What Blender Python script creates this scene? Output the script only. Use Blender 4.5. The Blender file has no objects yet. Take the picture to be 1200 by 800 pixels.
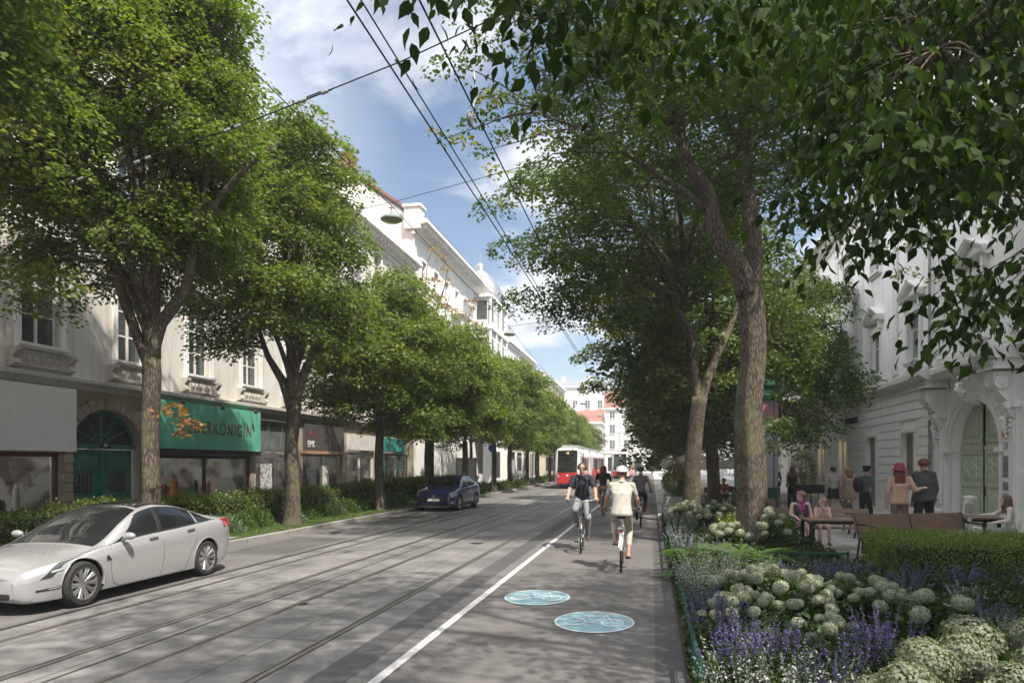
import bpy, bmesh, math, random
import numpy as np
from mathutils import Vector, Matrix, noise
random.seed(7); rng = np.random.default_rng(7)
R = math.radians; PI = math.pi
sc = bpy.context.scene
col = sc.collection

# ---------------------------------------------------------------- camera, light, exposure
cam = bpy.data.objects.new('camera', bpy.data.cameras.new('camera')); col.objects.link(cam)
cam.location = (0, 0, 1.9)
cam.rotation_euler = (R(90), 0, 0.18843)
cam.data.sensor_width = 36; cam.data.lens = 25.8; cam.data.shift_y = 0.1192
cam.data.clip_end = 5000; cam.data.clip_start = 0.05
sc.camera = cam
SUN_EL, SUN_AZ = R(55), (0.707, -0.707)          # towards the sun: behind the camera, to the right
world = bpy.data.worlds.new('World'); sc.world = world; world.use_nodes = True
wt = world.node_tree; wt.nodes.clear()
def N(t, kind, **kw):
    n = t.nodes.new(kind)
    for k, v in kw.items(): setattr(n, k, v)
    return n
sky = N(wt, 'ShaderNodeTexSky', sky_type='NISHITA', sun_disc=False)
sky.sun_elevation = SUN_EL; sky.sun_rotation = R(135); sky.air_density = 1.0; sky.dust_density = 1.6; sky.ozone_density = 1.4
tc = N(wt, 'ShaderNodeTexCoord'); sep = N(wt, 'ShaderNodeSeparateXYZ'); wt.links.new(tc.outputs['Generated'], sep.inputs[0])
def wm(op, a, b=None, c=None, clamp=False):
    n = N(wt, 'ShaderNodeMath', operation=op); n.use_clamp = clamp
    for i, v in enumerate((a, b, c)):
        if v is None: continue
        if isinstance(v, (int, float)): n.inputs[i].default_value = v
        else: wt.links.new(v, n.inputs[i])
    return n.outputs[0]
zz = wm('MAXIMUM', wm('ADD', sep.outputs[2], 0.12), 0.05)
cx = wm('DIVIDE', sep.outputs[0], zz); cy = wm('DIVIDE', sep.outputs[1], zz)
cmb = N(wt, 'ShaderNodeCombineXYZ'); wt.links.new(cx, cmb.inputs[0]); wt.links.new(cy, cmb.inputs[1])
mp = N(wt, 'ShaderNodeMapping'); wt.links.new(cmb.outputs[0], mp.inputs[0]); mp.inputs[1].default_value = (3.35, 0.9, 0.0)
cn = N(wt, 'ShaderNodeTexNoise'); cn.inputs['Scale'].default_value = 1.15; cn.inputs['Detail'].default_value = 9; cn.inputs['Roughness'].default_value = 0.56
cn.inputs['Distortion'].default_value = 0.25; wt.links.new(mp.outputs[0], cn.inputs['Vector'])
cr = N(wt, 'ShaderNodeValToRGB'); cr.color_ramp.elements[0].position = 0.46; cr.color_ramp.elements[1].position = 0.62
cr.color_ramp.interpolation = 'EASE'
wt.links.new(cn.outputs[0], cr.inputs[0])
cn2 = N(wt, 'ShaderNodeTexNoise'); cn2.inputs['Scale'].default_value = 2.6; cn2.inputs['Detail'].default_value = 5; wt.links.new(mp.outputs[0], cn2.inputs['Vector'])
cr2 = N(wt, 'ShaderNodeValToRGB'); wt.links.new(cn2.outputs[0], cr2.inputs[0])
cr2.color_ramp.elements[0].position = 0.35; cr2.color_ramp.elements[0].color = (2.6, 2.8, 3.2, 1)
cr2.color_ramp.elements[1].position = 0.62; cr2.color_ramp.elements[1].color = (5.0, 5.05, 5.1, 1)
gain = N(wt, 'ShaderNodeMix', data_type='RGBA', blend_type='MULTIPLY'); gain.inputs[0].default_value = 1
wt.links.new(sky.outputs[0], gain.inputs[6]); gain.inputs[7].default_value = (0.70, 0.66, 0.64, 1)
mx = N(wt, 'ShaderNodeMix', data_type='RGBA'); west = wm('MULTIPLY', wm('SUBTRACT', wm('MULTIPLY', sep.outputs[0], -1.0), 0.30), 2.6, clamp=True)      # broad bright cloud bank added in unseen sky to light the right facade
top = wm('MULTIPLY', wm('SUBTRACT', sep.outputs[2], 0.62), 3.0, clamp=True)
fill_bank = wm('MULTIPLY', wm('MAXIMUM', west, top), wm('ADD', wm('MULTIPLY', cn.outputs[0], 0.9), 0.5, clamp=True))
wt.links.new(wm('MAXIMUM', wm('MULTIPLY', cr.outputs[0], 0.93), fill_bank), mx.inputs[0])
wt.links.new(gain.outputs[2], mx.inputs[6]); bb = N(wt, 'ShaderNodeMix', data_type='RGBA'); wt.links.new(fill_bank, bb.inputs[0]); wt.links.new(cr2.outputs[0], bb.inputs[6]); bb.inputs[7].default_value = (12.5, 12.6, 12.9, 1); wt.links.new(bb.outputs[2], mx.inputs[7])
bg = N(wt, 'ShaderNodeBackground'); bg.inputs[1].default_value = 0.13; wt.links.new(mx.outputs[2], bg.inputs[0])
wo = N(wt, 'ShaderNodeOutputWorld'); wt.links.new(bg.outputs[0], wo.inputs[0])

sl = bpy.data.lights.new('sun', 'SUN'); sl.energy = 3.9; sl.angle = R(0.9); sl.color = (1.0, 0.93, 0.82)
so = bpy.data.objects.new('sun', sl); col.objects.link(so)
sdir = Vector((SUN_AZ[0]*math.cos(SUN_EL), SUN_AZ[1]*math.cos(SUN_EL), math.sin(SUN_EL)))
so.rotation_euler = sdir.to_track_quat('Z', 'Y').to_euler(); so.location = (20, -20, 30)
sc.view_settings.view_transform = 'Standard'; sc.view_settings.look = 'None'
sc.view_settings.exposure = 1.05; sc.view_settings.gamma = 1.0; sc.view_settings.use_curve_mapping = False
sc.render.film_transparent = False
try:
    sc.cycles.max_bounces = 6; sc.cycles.diffuse_bounces = 4; sc.cycles.glossy_bounces = 3; sc.cycles.transmission_bounces = 4
    sc.cycles.transparent_max_bounces = 6; sc.cycles.use_denoising = True; sc.cycles.caustics_reflective = False; sc.cycles.caustics_refractive = False
except Exception: pass

# ---------------------------------------------------------------- materials
def lin(c):
    return tuple(((x/12.92) if x <= 0.04045 else ((x+0.055)/1.055)**2.4) for x in c)
_m = {}
def mat(name, c, rough=0.7, metal=0.0, c2=None, scale=3.0, detail=5, bump=0.0, bscale=40.0, stretch=(1,1,1), spec=0.5, ramp=(0.35,0.65), coat=0.0, emit=None, estr=1.0):
    if name in _m: return _m[name]
    m = bpy.data.materials.new(name); m.use_nodes = True; t = m.node_tree; b = t.nodes['Principled BSDF']
    b.inputs['Base Color'].default_value = (*c, 1); b.inputs['Roughness'].default_value = rough; b.inputs['Metallic'].default_value = metal
    b.inputs['Specular IOR Level'].default_value = spec; b.inputs['Coat Weight'].default_value = coat
    if emit: b.inputs['Emission Color'].default_value = (*emit, 1); b.inputs['Emission Strength'].default_value = estr
    tcn = N(t, 'ShaderNodeTexCoord'); mpn = N(t, 'ShaderNodeMapping'); mpn.inputs[3].default_value = stretch
    t.links.new(tcn.outputs['Object'], mpn.inputs[0])
    if c2 is None: c2 = tuple(x*0.82 for x in c)
    nz = N(t, 'ShaderNodeTexNoise'); nz.inputs['Scale'].default_value = scale; nz.inputs['Detail'].default_value = detail
    t.links.new(mpn.outputs[0], nz.inputs['Vector'])
    rp = N(t, 'ShaderNodeValToRGB'); rp.color_ramp.elements[0].position = ramp[0]; rp.color_ramp.elements[1].position = ramp[1]
    rp.color_ramp.elements[0].color = (*c2, 1); rp.color_ramp.elements[1].color = (*c, 1)
    t.links.new(nz.outputs[0], rp.inputs[0]); t.links.new(rp.outputs[0], b.inputs['Base Color'])
    if bump:
        n2 = N(t, 'ShaderNodeTexNoise'); n2.inputs['Scale'].default_value = bscale; n2.inputs['Detail'].default_value = 6
        t.links.new(mpn.outputs[0], n2.inputs['Vector'])
        bp = N(t, 'ShaderNodeBump'); bp.inputs['Strength'].default_value = min(1, bump); bp.inputs['Distance'].default_value = 0.02
        t.links.new(n2.outputs[0], bp.inputs['Height']); t.links.new(bp.outputs[0], b.inputs['Normal'])
    _m[name] = m; return m
def leaf_mat(name, c_a, c_b, c_c=None, trans=0.35, rough=0.5, spec=0.35):
    """foliage: the colour of each leaf comes from its own random value"""
    if name in _m: return _m[name]
    m = bpy.data.materials.new(name); m.use_nodes = True; t = m.node_tree; b = t.nodes['Principled BSDF']; out = t.nodes['Material Output']
    at = N(t, 'ShaderNodeAttribute', attribute_name='lv'); rp = N(t, 'ShaderNodeValToRGB'); t.links.new(at.outputs['Fac'], rp.inputs[0])
    rp.color_ramp.elements[0].color = (*c_a, 1); rp.color_ramp.elements[1].color = (*c_b, 1)
    if c_c: rp.color_ramp.elements[1].position = 0.9; e = rp.color_ramp.elements.new(0.97); e.color = (*c_c, 1)
    t.links.new(rp.outputs[0], b.inputs['Base Color']); b.inputs['Roughness'].default_value = rough; b.inputs['Specular IOR Level'].default_value = spec
    tr = N(t, 'ShaderNodeBsdfTranslucent'); g = N(t, 'ShaderNodeMix', data_type='RGBA', blend_type='MULTIPLY'); g.inputs[0].default_value = 1
    t.links.new(rp.outputs[0], g.inputs[6]); g.inputs[7].default_value = (1.5, 1.7, 0.6, 1); t.links.new(g.outputs[2], tr.inputs[0])
    ms = N(t, 'ShaderNodeMixShader'); ms.inputs[0].default_value = trans
    t.links.new(b.outputs[0], ms.inputs[1]); t.links.new(tr.outputs[0], ms.inputs[2]); t.links.new(ms.outputs[0], out.inputs[0])
    _m[name] = m; return m
def bark_mat(name, c, c2):
    if name in _m: return _m[name]
    m = bpy.data.materials.new(name); m.use_nodes = True; t = m.node_tree; b = t.nodes['Principled BSDF']
    tcn = N(t, 'ShaderNodeTexCoord'); mpn = N(t, 'ShaderNodeMapping'); mpn.inputs[3].default_value = (1, 1, 0.22); t.links.new(tcn.outputs['Object'], mpn.inputs[0])
    nz = N(t, 'ShaderNodeTexNoise'); nz.inputs['Scale'].default_value = 5; nz.inputs['Detail'].default_value = 6; t.links.new(mpn.outputs[0], nz.inputs['Vector'])
    ad = N(t, 'ShaderNodeVectorMath', operation='MULTIPLY_ADD'); t.links.new(nz.outputs['Color'], ad.inputs[0]); ad.inputs[1].default_value = (0.12, 0.12, 0.12); t.links.new(mpn.outputs[0], ad.inputs[2])
    vo = N(t, 'ShaderNodeTexVoronoi', feature='DISTANCE_TO_EDGE'); vo.inputs['Scale'].default_value = 24; t.links.new(ad.outputs[0], vo.inputs['Vector'])
    rp = N(t, 'ShaderNodeValToRGB'); rp.color_ramp.elements[0].position = 0.02; rp.color_ramp.elements[1].position = 0.34
    rp.color_ramp.elements[0].color = (*c2, 1); rp.color_ramp.elements[1].color = (*c, 1); t.links.new(vo.outputs[0], rp.inputs[0])
    n3 = N(t, 'ShaderNodeTexNoise'); n3.inputs['Scale'].default_value = 2.2; n3.inputs['Detail'].default_value = 8; t.links.new(tcn.outputs['Object'], n3.inputs['Vector'])
    mxn = N(t, 'ShaderNodeMix', data_type='RGBA'); r3 = N(t, 'ShaderNodeValToRGB'); r3.color_ramp.elements[0].position = .45; r3.color_ramp.elements[1].position = .7
    t.links.new(n3.outputs[0], r3.inputs[0]); mm = N(t, 'ShaderNodeMath', operation='MULTIPLY'); mm.inputs[1].default_value = 0.55; t.links.new(r3.outputs[0], mm.inputs[0]); t.links.new(mm.outputs[0], mxn.inputs[0])
    t.links.new(rp.outputs[0], mxn.inputs[6]); mxn.inputs[7].default_value = (c[0]*1.1, c[1]*1.25, c[2]*0.9, 1)
    t.links.new(mxn.outputs[2], b.inputs['Base Color']); b.inputs['Roughness'].default_value = 0.9; b.inputs['Specular IOR Level'].default_value = 0.2
    bp = N(t, 'ShaderNodeBump'); bp.inputs['Strength'].default_value = 1.0; bp.inputs['Distance'].default_value = 0.05
    t.links.new(rp.outputs[0], bp.inputs['Height']); t.links.new(bp.outputs[0], b.inputs['Normal'])
    _m[name] = m; return m
def facade_mat(name, c, c2, dirt):
    """plaster: broad tone drift, fine grain, vertical weather streaks"""
    if name in _m: return _m[name]
    m = mat(name, c, 0.85, c2=c2, scale=0.7, bump=0.25, bscale=60)
    t = m.node_tree; b = t.nodes['Principled BSDF']; src = b.inputs['Base Color'].links[0].from_socket
    tcn = N(t, 'ShaderNodeTexCoord'); mpn = N(t, 'ShaderNodeMapping'); mpn.inputs[3].default_value = (2.2, 2.2, 0.18); t.links.new(tcn.outputs['Object'], mpn.inputs[0])
    nz = N(t, 'ShaderNodeTexNoise'); nz.inputs['Scale'].default_value = 3; nz.inputs['Detail'].default_value = 7; t.links.new(mpn.outputs[0], nz.inputs['Vector'])
    r3 = N(t, 'ShaderNodeValToRGB'); r3.color_ramp.elements[0].position = .5; r3.color_ramp.elements[1].position = .75; t.links.new(nz.outputs[0], r3.inputs[0])
    mm = N(t, 'ShaderNodeMath', operation='MULTIPLY'); mm.inputs[1].default_value = 0.72; t.links.new(r3.outputs[0], mm.inputs[0])
    mxn = N(t, 'ShaderNodeMix', data_type='RGBA'); t.links.new(mm.outputs[0], mxn.inputs[0]); t.links.new(src, mxn.inputs[6]); mxn.inputs[7].default_value = (*dirt, 1)
    t.links.new(mxn.outputs[2], b.inputs['Base Color']); return m
def glass_mat(name, c, rough=0.04):
    return mat(name, c, rough, c2=tuple(x*0.55 for x in c), scale=1.1, detail=3, spec=0.9)
def wood_mat(name, c, c2):
    if name in _m: return _m[name]
    m = mat(name, c, 0.6, c2=c2, scale=2.0, detail=7, bump=0.2, bscale=30, stretch=(1.2, 14, 14), ramp=(.3,.7)); return m
def tiles_mat(name, c, c2, mortar, w, h, msize=0.012, rough=0.85, bump=0.35, off=0.5, stain=0.25, rot=0.0, grain=90):
    """slabs or setts: brick pattern on the object's xy plane"""
    if name in _m: return _m[name]
    m = bpy.data.materials.new(name); m.use_nodes = True; t = m.node_tree; b = t.nodes['Principled BSDF']
    tcn = N(t, 'ShaderNodeTexCoord'); mpn = N(t, 'ShaderNodeMapping'); mpn.inputs[2].default_value = (0, 0, rot); t.links.new(tcn.outputs['Object'], mpn.inputs[0])
    br = N(t, 'ShaderNodeTexBrick'); br.offset = off; br.inputs['Scale'].default_value = 1; br.inputs['Brick Width'].default_value = w; br.inputs['Row Height'].default_value = h
    br.inputs['Mortar Size'].default_value = msize; br.inputs['Mortar Smooth'].default_value = 0.3
    br.inputs['Color1'].default_value = (*c, 1); br.inputs['Color2'].default_value = (*c2, 1); br.inputs['Mortar'].default_value = (*mortar, 1)
    t.links.new(mpn.outputs[0], br.inputs['Vector'])
    nz = N(t, 'ShaderNodeTexNoise'); nz.inputs['Scale'].default_value = 0.9; nz.inputs['Detail'].default_value = 9; nz.inputs['Roughness'].default_value = .65; t.links.new(tcn.outputs['Object'], nz.inputs['Vector'])
    r3 = N(t, 'ShaderNodeValToRGB'); r3.color_ramp.elements[0].position = .35; r3.color_ramp.elements[1].position = .68
    v = 1 - stain*1.6; r3.color_ramp.elements[0].color = (v, v, v*0.99, 1); r3.color_ramp.elements[1].color = (1.06, 1.05, 1.03, 1); t.links.new(nz.outputs[0], r3.inputs[0])
    n4 = N(t, 'ShaderNodeTexNoise'); n4.inputs['Scale'].default_value = grain; n4.inputs['Detail'].default_value = 3; t.links.new(tcn.outputs['Object'], n4.inputs['Vector'])
    r4 = N(t, 'ShaderNodeValToRGB'); r4.color_ramp.elements[0].position = .3; r4.color_ramp.elements[1].position = .7; r4.color_ramp.elements[0].color = (.72,.72,.72,1); r4.color_ramp.elements[1].color = (1.15,1.15,1.15,1)
    t.links.new(n4.outputs[0], r4.inputs[0])
    m1 = N(t, 'ShaderNodeMix', data_type='RGBA', blend_type='MULTIPLY'); m1.inputs[0].default_value = 1; t.links.new(br.outputs['Color'], m1.inputs[6]); t.links.new(r3.outputs[0], m1.inputs[7])
    m2 = N(t, 'ShaderNodeMix', data_type='RGBA', blend_type='MULTIPLY'); m2.inputs[0].default_value = 1; t.links.new(m1.outputs[2], m2.inputs[6]); t.links.new(r4.outputs[0], m2.inputs[7])
    t.links.new(m2.outputs[2], b.inputs['Base Color']); b.inputs['Roughness'].default_value = rough
    bp = N(t, 'ShaderNodeBump'); bp.inputs['Strength'].default_value = bump; bp.inputs['Distance'].default_value = 0.01
    iv = N(t, 'ShaderNodeMath', operation='SUBTRACT'); t.links.new(n4.outputs[0], iv.inputs[0]); t.links.new(br.outputs['Fac'], iv.inputs[1])
    t.links.new(iv.outputs[0], bp.inputs['Height']); t.links.new(bp.outputs[0], b.inputs['Normal'])
    _m[name] = m; return m

# ---------------------------------------------------------------- mesh helpers
class MB:
    def __init__(s): s.v = []; s.f = []; s.m = []; s.cur = 0
    def mi(s, i): s.cur = i; return s
    def add(s, vs, fs):
        o = len(s.v); s.v += [tuple(x) for x in vs]
        for f in fs: s.f.append(tuple(i+o for i in f)); s.m.append(s.cur)
        return s
    def box(s, x0, x1, y0, y1, z0, z1):
        if x0 > x1: x0, x1 = x1, x0
        if y0 > y1: y0, y1 = y1, y0
        if z0 > z1: z0, z1 = z1, z0
        return s.add([(x0,y0,z0),(x1,y0,z0),(x1,y1,z0),(x0,y1,z0),(x0,y0,z1),(x1,y0,z1),(x1,y1,z1),(x0,y1,z1)],
            [(0,3,2,1),(4,5,6,7),(0,1,5,4),(1,2,6,5),(2,3,7,6),(3,0,4,7)])
    def obox(s, c, ax, ay, az, hx, hy, hz):
        c = Vector(c); ax = Vector(ax).normalized()*hx; ay = Vector(ay).normalized()*hy; az = Vector(az).normalized()*hz
        vs = [c+ax*i+ay*j+az*k for k in (-1,1) for j in (-1,1) for i in (-1,1)]
        return s.add(vs, [(0,2,3,1),(4,5,7,6),(0,1,5,4),(1,3,7,5),(3,2,6,7),(2,0,4,6)])
    def quad(s, a, b, c, d): return s.add([a,b,c,d], [(0,1,2,3)])
    def tube(s, pts, rad, n=8, cap=True, closed=False):
        pts = [Vector(p) for p in pts]; L = len(pts)
        if not hasattr(rad, '__len__'): rad = [rad]*L
        vs = []; prev = None
        for i, p in enumerate(pts):
            if closed: d = pts[(i+1) % L]-pts[i-1]
            else: d = pts[min(i+1, L-1)]-pts[max(i-1, 0)]
            d.normalize()
            if prev is None:
                a = Vector((0,0,1)) if abs(d.z) < 0.9 else Vector((1,0,0)); u = d.cross(a).normalized()
            else: u = (prev-d*prev.dot(d)).normalized()
            prev = u; w = d.cross(u)
            for k in range(n):
                an = 2*PI*k/n; vs.append(p+(u*math.cos(an)+w*math.sin(an))*rad[i])
        fs = []
        for i in range(L if closed else L-1):
            j = (i+1) % L
            for k in range(n): fs.append((i*n+k, i*n+(k+1) % n, j*n+(k+1) % n, j*n+k))
        if cap and not closed: fs.append(tuple(range(n-1, -1, -1))); fs.append(tuple((L-1)*n+k for k in range(n)))
        return s.add(vs, fs)
    def lathe(s, prof, n=24, c=(0,0,0), axis='z', cap=True):
        vs = []; fs = []
        for r, z in prof:
            for k in range(n):
                a = 2*PI*k/n; x, y = r*math.cos(a), r*math.sin(a)
                p = (x, y, z) if axis == 'z' else ((z, x, y) if axis == 'x' else (y, z, x))
                vs.append((p[0]+c[0], p[1]+c[1], p[2]+c[2]))
        for i in range(len(prof)-1):
            for k in range(n): fs.append((i*n+k, i*n+(k+1) % n, (i+1)*n+(k+1) % n, (i+1)*n+k))
        if cap:
            if prof[0][0] > 1e-5: fs.append(tuple(range(n-1, -1, -1)))
            if prof[-1][0] > 1e-5: fs.append(tuple((len(prof)-1)*n+k for k in range(n)))
        return s.add(vs, fs)
    def ball(s, c, r, n=12, sc_=(1,1,1)):
        m = n//2; vs = []; fs = []
        for i in range(m+1):
            t = PI*i/m
            for k in range(n):
                a = 2*PI*k/n; vs.append((c[0]+r*sc_[0]*math.sin(t)*math.cos(a), c[1]+r*sc_[1]*math.sin(t)*math.sin(a), c[2]+r*sc_[2]*math.cos(t)))
        for i in range(m):
            for k in range(n): fs.append((i*n+k, (i+1)*n+k, (i+1)*n+(k+1) % n, i*n+(k+1) % n))
        return s.add(vs, fs)
    def prism(s, poly, plane, a0, a1):
        """poly: 2-D outline; plane 'yz' is pushed along x, 'xz' along y, 'xy' along z"""
        def P(p, a): return {'yz': (a, p[0], p[1]), 'xz': (p[0], a, p[1]), 'xy': (p[0], p[1], a)}[plane]
        n = len(poly); vs = [P(p, a0) for p in poly]+[P(p, a1) for p in poly]
        fs = [tuple(range(n-1, -1, -1)), tuple(range(n, 2*n))]+[(i, (i+1) % n, n+(i+1) % n, n+i) for i in range(n)]
        return s.add(vs, fs)
    def mesh(s, name, mats, smooth=False, fix=True):
        me = bpy.data.meshes.new(name); me.from_pydata(s.v, [], s.f)
        for m in (mats if isinstance(mats, (list, tuple)) else [mats]): me.materials.append(m)
        if any(s.m): me.polygons.foreach_set('material_index', s.m)
        if fix:
            bm = bmesh.new(); bm.from_mesh(me); bmesh.ops.remove_doubles(bm, verts=bm.verts, dist=1e-5); bmesh.ops.recalc_face_normals(bm, faces=bm.faces); bm.to_mesh(me); bm.free()
        if smooth:
            me.polygons.foreach_set('use_smooth', [True]*len(me.polygons))
            if smooth != 'all': me.set_sharp_from_angle(angle=R(38))
        me.update(); return me
    def build(s, name, mats, parent=None, smooth=False, loc=None, fix=True, bevel=0):
        return link(name, s.mesh(name, mats, smooth, fix), parent, loc, bevel)
def link(name, me, parent=None, loc=None, bevel=0):
    o = bpy.data.objects.new(name, me); col.objects.link(o)
    if parent is not None: o.parent = parent
    if loc is not None: o.location = loc
    if bevel:
        b = o.modifiers.new('bevel', 'BEVEL'); b.width = bevel; b.segments = 2; b.limit_method = 'ANGLE'; b.harden_normals = False
    return o
def tag(o, label=None, cat=None, group=None, kind=None):
    if label: o['label'] = label
    if cat: o['category'] = cat
    if group: o['group'] = group
    if kind: o['kind'] = kind
    return o
def thing(name, label, cat, loc=(0,0,0), rz=0, group=None, scale=1):
    o = bpy.data.objects.new(name, None); col.objects.link(o); o.location = loc; o.rotation_euler = (0, 0, rz); o.empty_display_size = 0.2
    if scale != 1: o.scale = (scale,)*3
    return tag(o, label, cat, group)
def kids(o): return [c for c in bpy.data.objects if c.parent is o]
def copy_tree(o, parent=None, label=None, group=None, loc=None, rz=None, scale=None, swap=None):
    c = o.copy(); col.objects.link(c)
    if parent is not None: c.parent = parent
    if label: c['label'] = label
    if group: c['group'] = group
    if loc is not None: c.location = loc
    if rz is not None: c.rotation_euler = (0, 0, rz)
    if scale is not None: c.scale = scale if hasattr(scale, '__len__') else (scale,)*3
    for ch in kids(o): copy_tree(ch, c, swap=swap)
    return c
def text(name, s, size, m, parent, loc, rot, extrude=0.01, align='CENTER', sx=1.0, space=1.0):
    cu = bpy.data.curves.new(name, 'FONT'); cu.body = s; cu.size = size; cu.extrude = extrude; cu.align_x = align; cu.align_y = 'CENTER'; cu.space_character = space
    cu.materials.append(m); tmp = bpy.data.objects.new(name, cu); me = bpy.data.meshes.new_from_object(tmp); bpy.data.objects.remove(tmp)
    o = bpy.data.objects.new(name, me); col.objects.link(o); o.location = loc; o.rotation_euler = rot; o.scale = (sx, 1, 1)
    if parent is not None: o.parent = parent
    return o
def leaves(name, P, D, L, W, mats, parent=None, shape=4, lv=None, droop=0.0, mi=None, up=None):
    """P centres (n,3), D leaf directions (n,3), L lengths, W widths: one mesh of separate folded leaves"""
    n = len(P); P = np.asarray(P, float); D = np.asarray(D, float); D /= np.linalg.norm(D, axis=1)[:, None]+1e-9
    L = np.broadcast_to(np.asarray(L, float), (n,))[:, None]; W = np.broadcast_to(np.asarray(W, float), (n,))[:, None]
    if up is None: up = rng.normal(0, 0.55, (n, 3)); up[:, 2] += 1.0
    S = np.cross(D, up); S /= np.linalg.norm(S, axis=1)[:, None]+1e-9
    U = np.cross(S, D)
    if shape == 4:
        K = [(-.5, 0, 0), (-0.02, .5, .12), (.5, 0, -.12), (-0.02, -.5, .12)]; F = [(0, 1, 2, 3)]
    elif shape == 8:
        K = [(-.5, 0, 0), (-.30, .34, .05), (0, .47, .12), (.30, .22, .02), (.62, 0, -.24), (.30, -.22, .02), (0, -.47, .12), (-.30, -.34, .05), (.02, 0, .0)]; F = [(0, 1, 2, 8), (8, 2, 3, 4), (0, 8, 6, 7), (8, 4, 5, 6)]
    elif shape == 6:
        K = [(-.5, 0, 0), (-.22, .42, .10), (.12, .42, .06), (.5, 0, -.18), (.12, -.42, .06), (-.22, -.42, .10)]; F = [(0, 1, 2, 3), (0, 3, 4, 5)]
    else:   # long pointed leaf, bent
        K = [(-.5, 0, 0), (-.2, .5, .10), (.1, .42, .10), (.5, 0, -.22), (.1, -.42, .10), (-.2, -.5, .10)]; F = [(0, 1, 2, 3), (0, 3, 4, 5)]
    k = len(K); V = np.empty((n, k, 3))
    for i, (a, b, c) in enumerate(K): V[:, i] = P+D*(a*L)+S*(b*W)+U*(c*W)
    me = bpy.data.meshes.new(name); me.vertices.add(n*k); me.vertices.foreach_set('co', V.reshape(-1).astype(np.float32))
    nf = len(F); q = len(F[0]); idx = (np.arange(n)[:, None, None]*k+np.array(F)[None]).reshape(-1)
    me.loops.add(n*nf*q); me.loops.foreach_set('vertex_index', idx.astype(np.int32))
    me.polygons.add(n*nf); me.polygons.foreach_set('loop_start', (np.arange(n*nf)*q).astype(np.int32))
    for m in (mats if isinstance(mats, (list, tuple)) else [mats]): me.materials.append(m)
    if lv is None: lv = rng.random(n)
    at = me.attributes.new('lv', 'FLOAT', 'FACE'); at.data.foreach_set('value', np.repeat(lv, nf).astype(np.float32))
    if mi is not None: me.polygons.foreach_set('material_index', np.repeat(mi, nf).astype(np.int32))
    me.update(calc_edges=True); me.validate()
    if parent is False: return me
    return link(name, me, parent)
# ---------------------------------------------------------------- ground, road, paths
def sheet(name, x0, x1, y0, y1, z, m, th=0.0):
    b = MB()
    if th: b.box(x0, x1, y0, y1, z-th, z)
    else: b.quad((x0,y0,z),(x1,y0,z),(x1,y1,z),(x0,y1,z))
    return tag(b.build(name, m), kind='structure')
M_asph = tiles_mat('asphalt', (.155,.15,.148), (.15,.146,.144), (.15,.145,.142), 30, 30, 0.001, 0.88, 0.5, grain=130, stain=.16)
M_lane = tiles_mat('lane_asphalt', (.15,.142,.138), (.145,.138,.135), (.14,.134,.132), 40, 40, 0.001, 0.85, 0.6, grain=150, stain=.22)
M_dark = tiles_mat('dark_asphalt', (.088,.085,.088), (.096,.093,.095), (.05,.05,.05), 40, 40, 0.001, 0.8, 0.6, grain=150, stain=.2)
M_slab = tiles_mat('track_slab', (.236,.229,.224), (.205,.20,.196), (.07,.065,.062), 1.33, 2.45, 0.010, 0.8, 0.5, off=0.0, grain=110, stain=.36)
M_pave = tiles_mat('paving', (.30,.285,.27), (.26,.25,.24), (.12,.115,.11), 0.6, 0.4, 0.008, 0.85, 0.3, grain=80, stain=.22)
M_pave2 = tiles_mat('plaza_paving', (.46,.45,.44), (.42,.41,.40), (.24,.235,.23), 0.8, 0.4, 0.008, 0.8, 0.3, grain=80, stain=.18)
M_curb = tiles_mat('kerb_stone', (.33,.315,.30), (.28,.27,.26), (.12,.11,.1), 40, 1.0, 0.012, 0.85, 0.4, off=0, grain=120, stain=.2)
M_soil = mat('soil', (.055,.038,.026), 0.95, c2=(.03,.02,.014), scale=9, bump=.9, bscale=25)
M_white = mat('road_paint', (.55,.54,.53), 0.6, c2=(.34,.33,.32), scale=14, detail=8, ramp=(.28,.5), bump=.2, bscale=90)
M_steel = mat('rail_steel', (.55,.52,.50), 0.32, .9, c2=(.36,.32,.29), scale=2.5, stretch=(30,1,30))
M_groove = mat('rail_groove', (.025,.022,.02), 0.9)
sheet('ground', -400, 400, -90, 900, -0.03, M_asph)
sheet('road', -9.5, -2.44, -14, 260, 0.0, M_asph)
sheet('track_bed', -7.28, -2.98, -14, 260, 0.004, M_slab)
sheet('joint_strip', -2.98, -2.62, -14, 260, 0.004, M_dark)
sheet('cycle_path', -2.44, 0.03, -14, 260, 0.0, M_lane)
sheet('edge_strip', 0.03, 0.22, -14, 27.2, 0.004, M_dark)
sheet('lane_line', -2.42, -2.32, -14, 120, 0.008, M_white)
sheet('pavement_left', -15.3, -9.62, -14, 260, 0.12, M_pave, 0.15)
sheet('pavement_right', 0.22, 9.3, 27.2, 260, 0.03, M_pave2, 0.06)
sheet('plaza', 3.3, 9.3, -14, 27.2, 0.03, M_pave2, 0.06)
b = MB()
for k in range(-14, 200): b.box(-9.62, -9.47, k+0.003, k+0.997, -0.02, 0.125)
tag(b.build('kerb', M_curb, bevel=0.012), kind='structure')
b = MB()
for k in range(-14, 27): b.box(0.22, 0.30, k+0.003, min(k+0.997, 27.2), -0.02, 0.016)
tag(b.build('kerb_edging', M_dark), kind='structure')
sheet('planting_soil', 0.30, 3.3, -14, 27.2, 0.06, M_soil, 0.08)
sheet('planting_soil_front', 3.3, 9.0, -14, 12.6, 0.06, M_soil, 0.06)
sheet('verge_soil', -12.0, -9.62, -14, 55, 0.135, M_soil)
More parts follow.
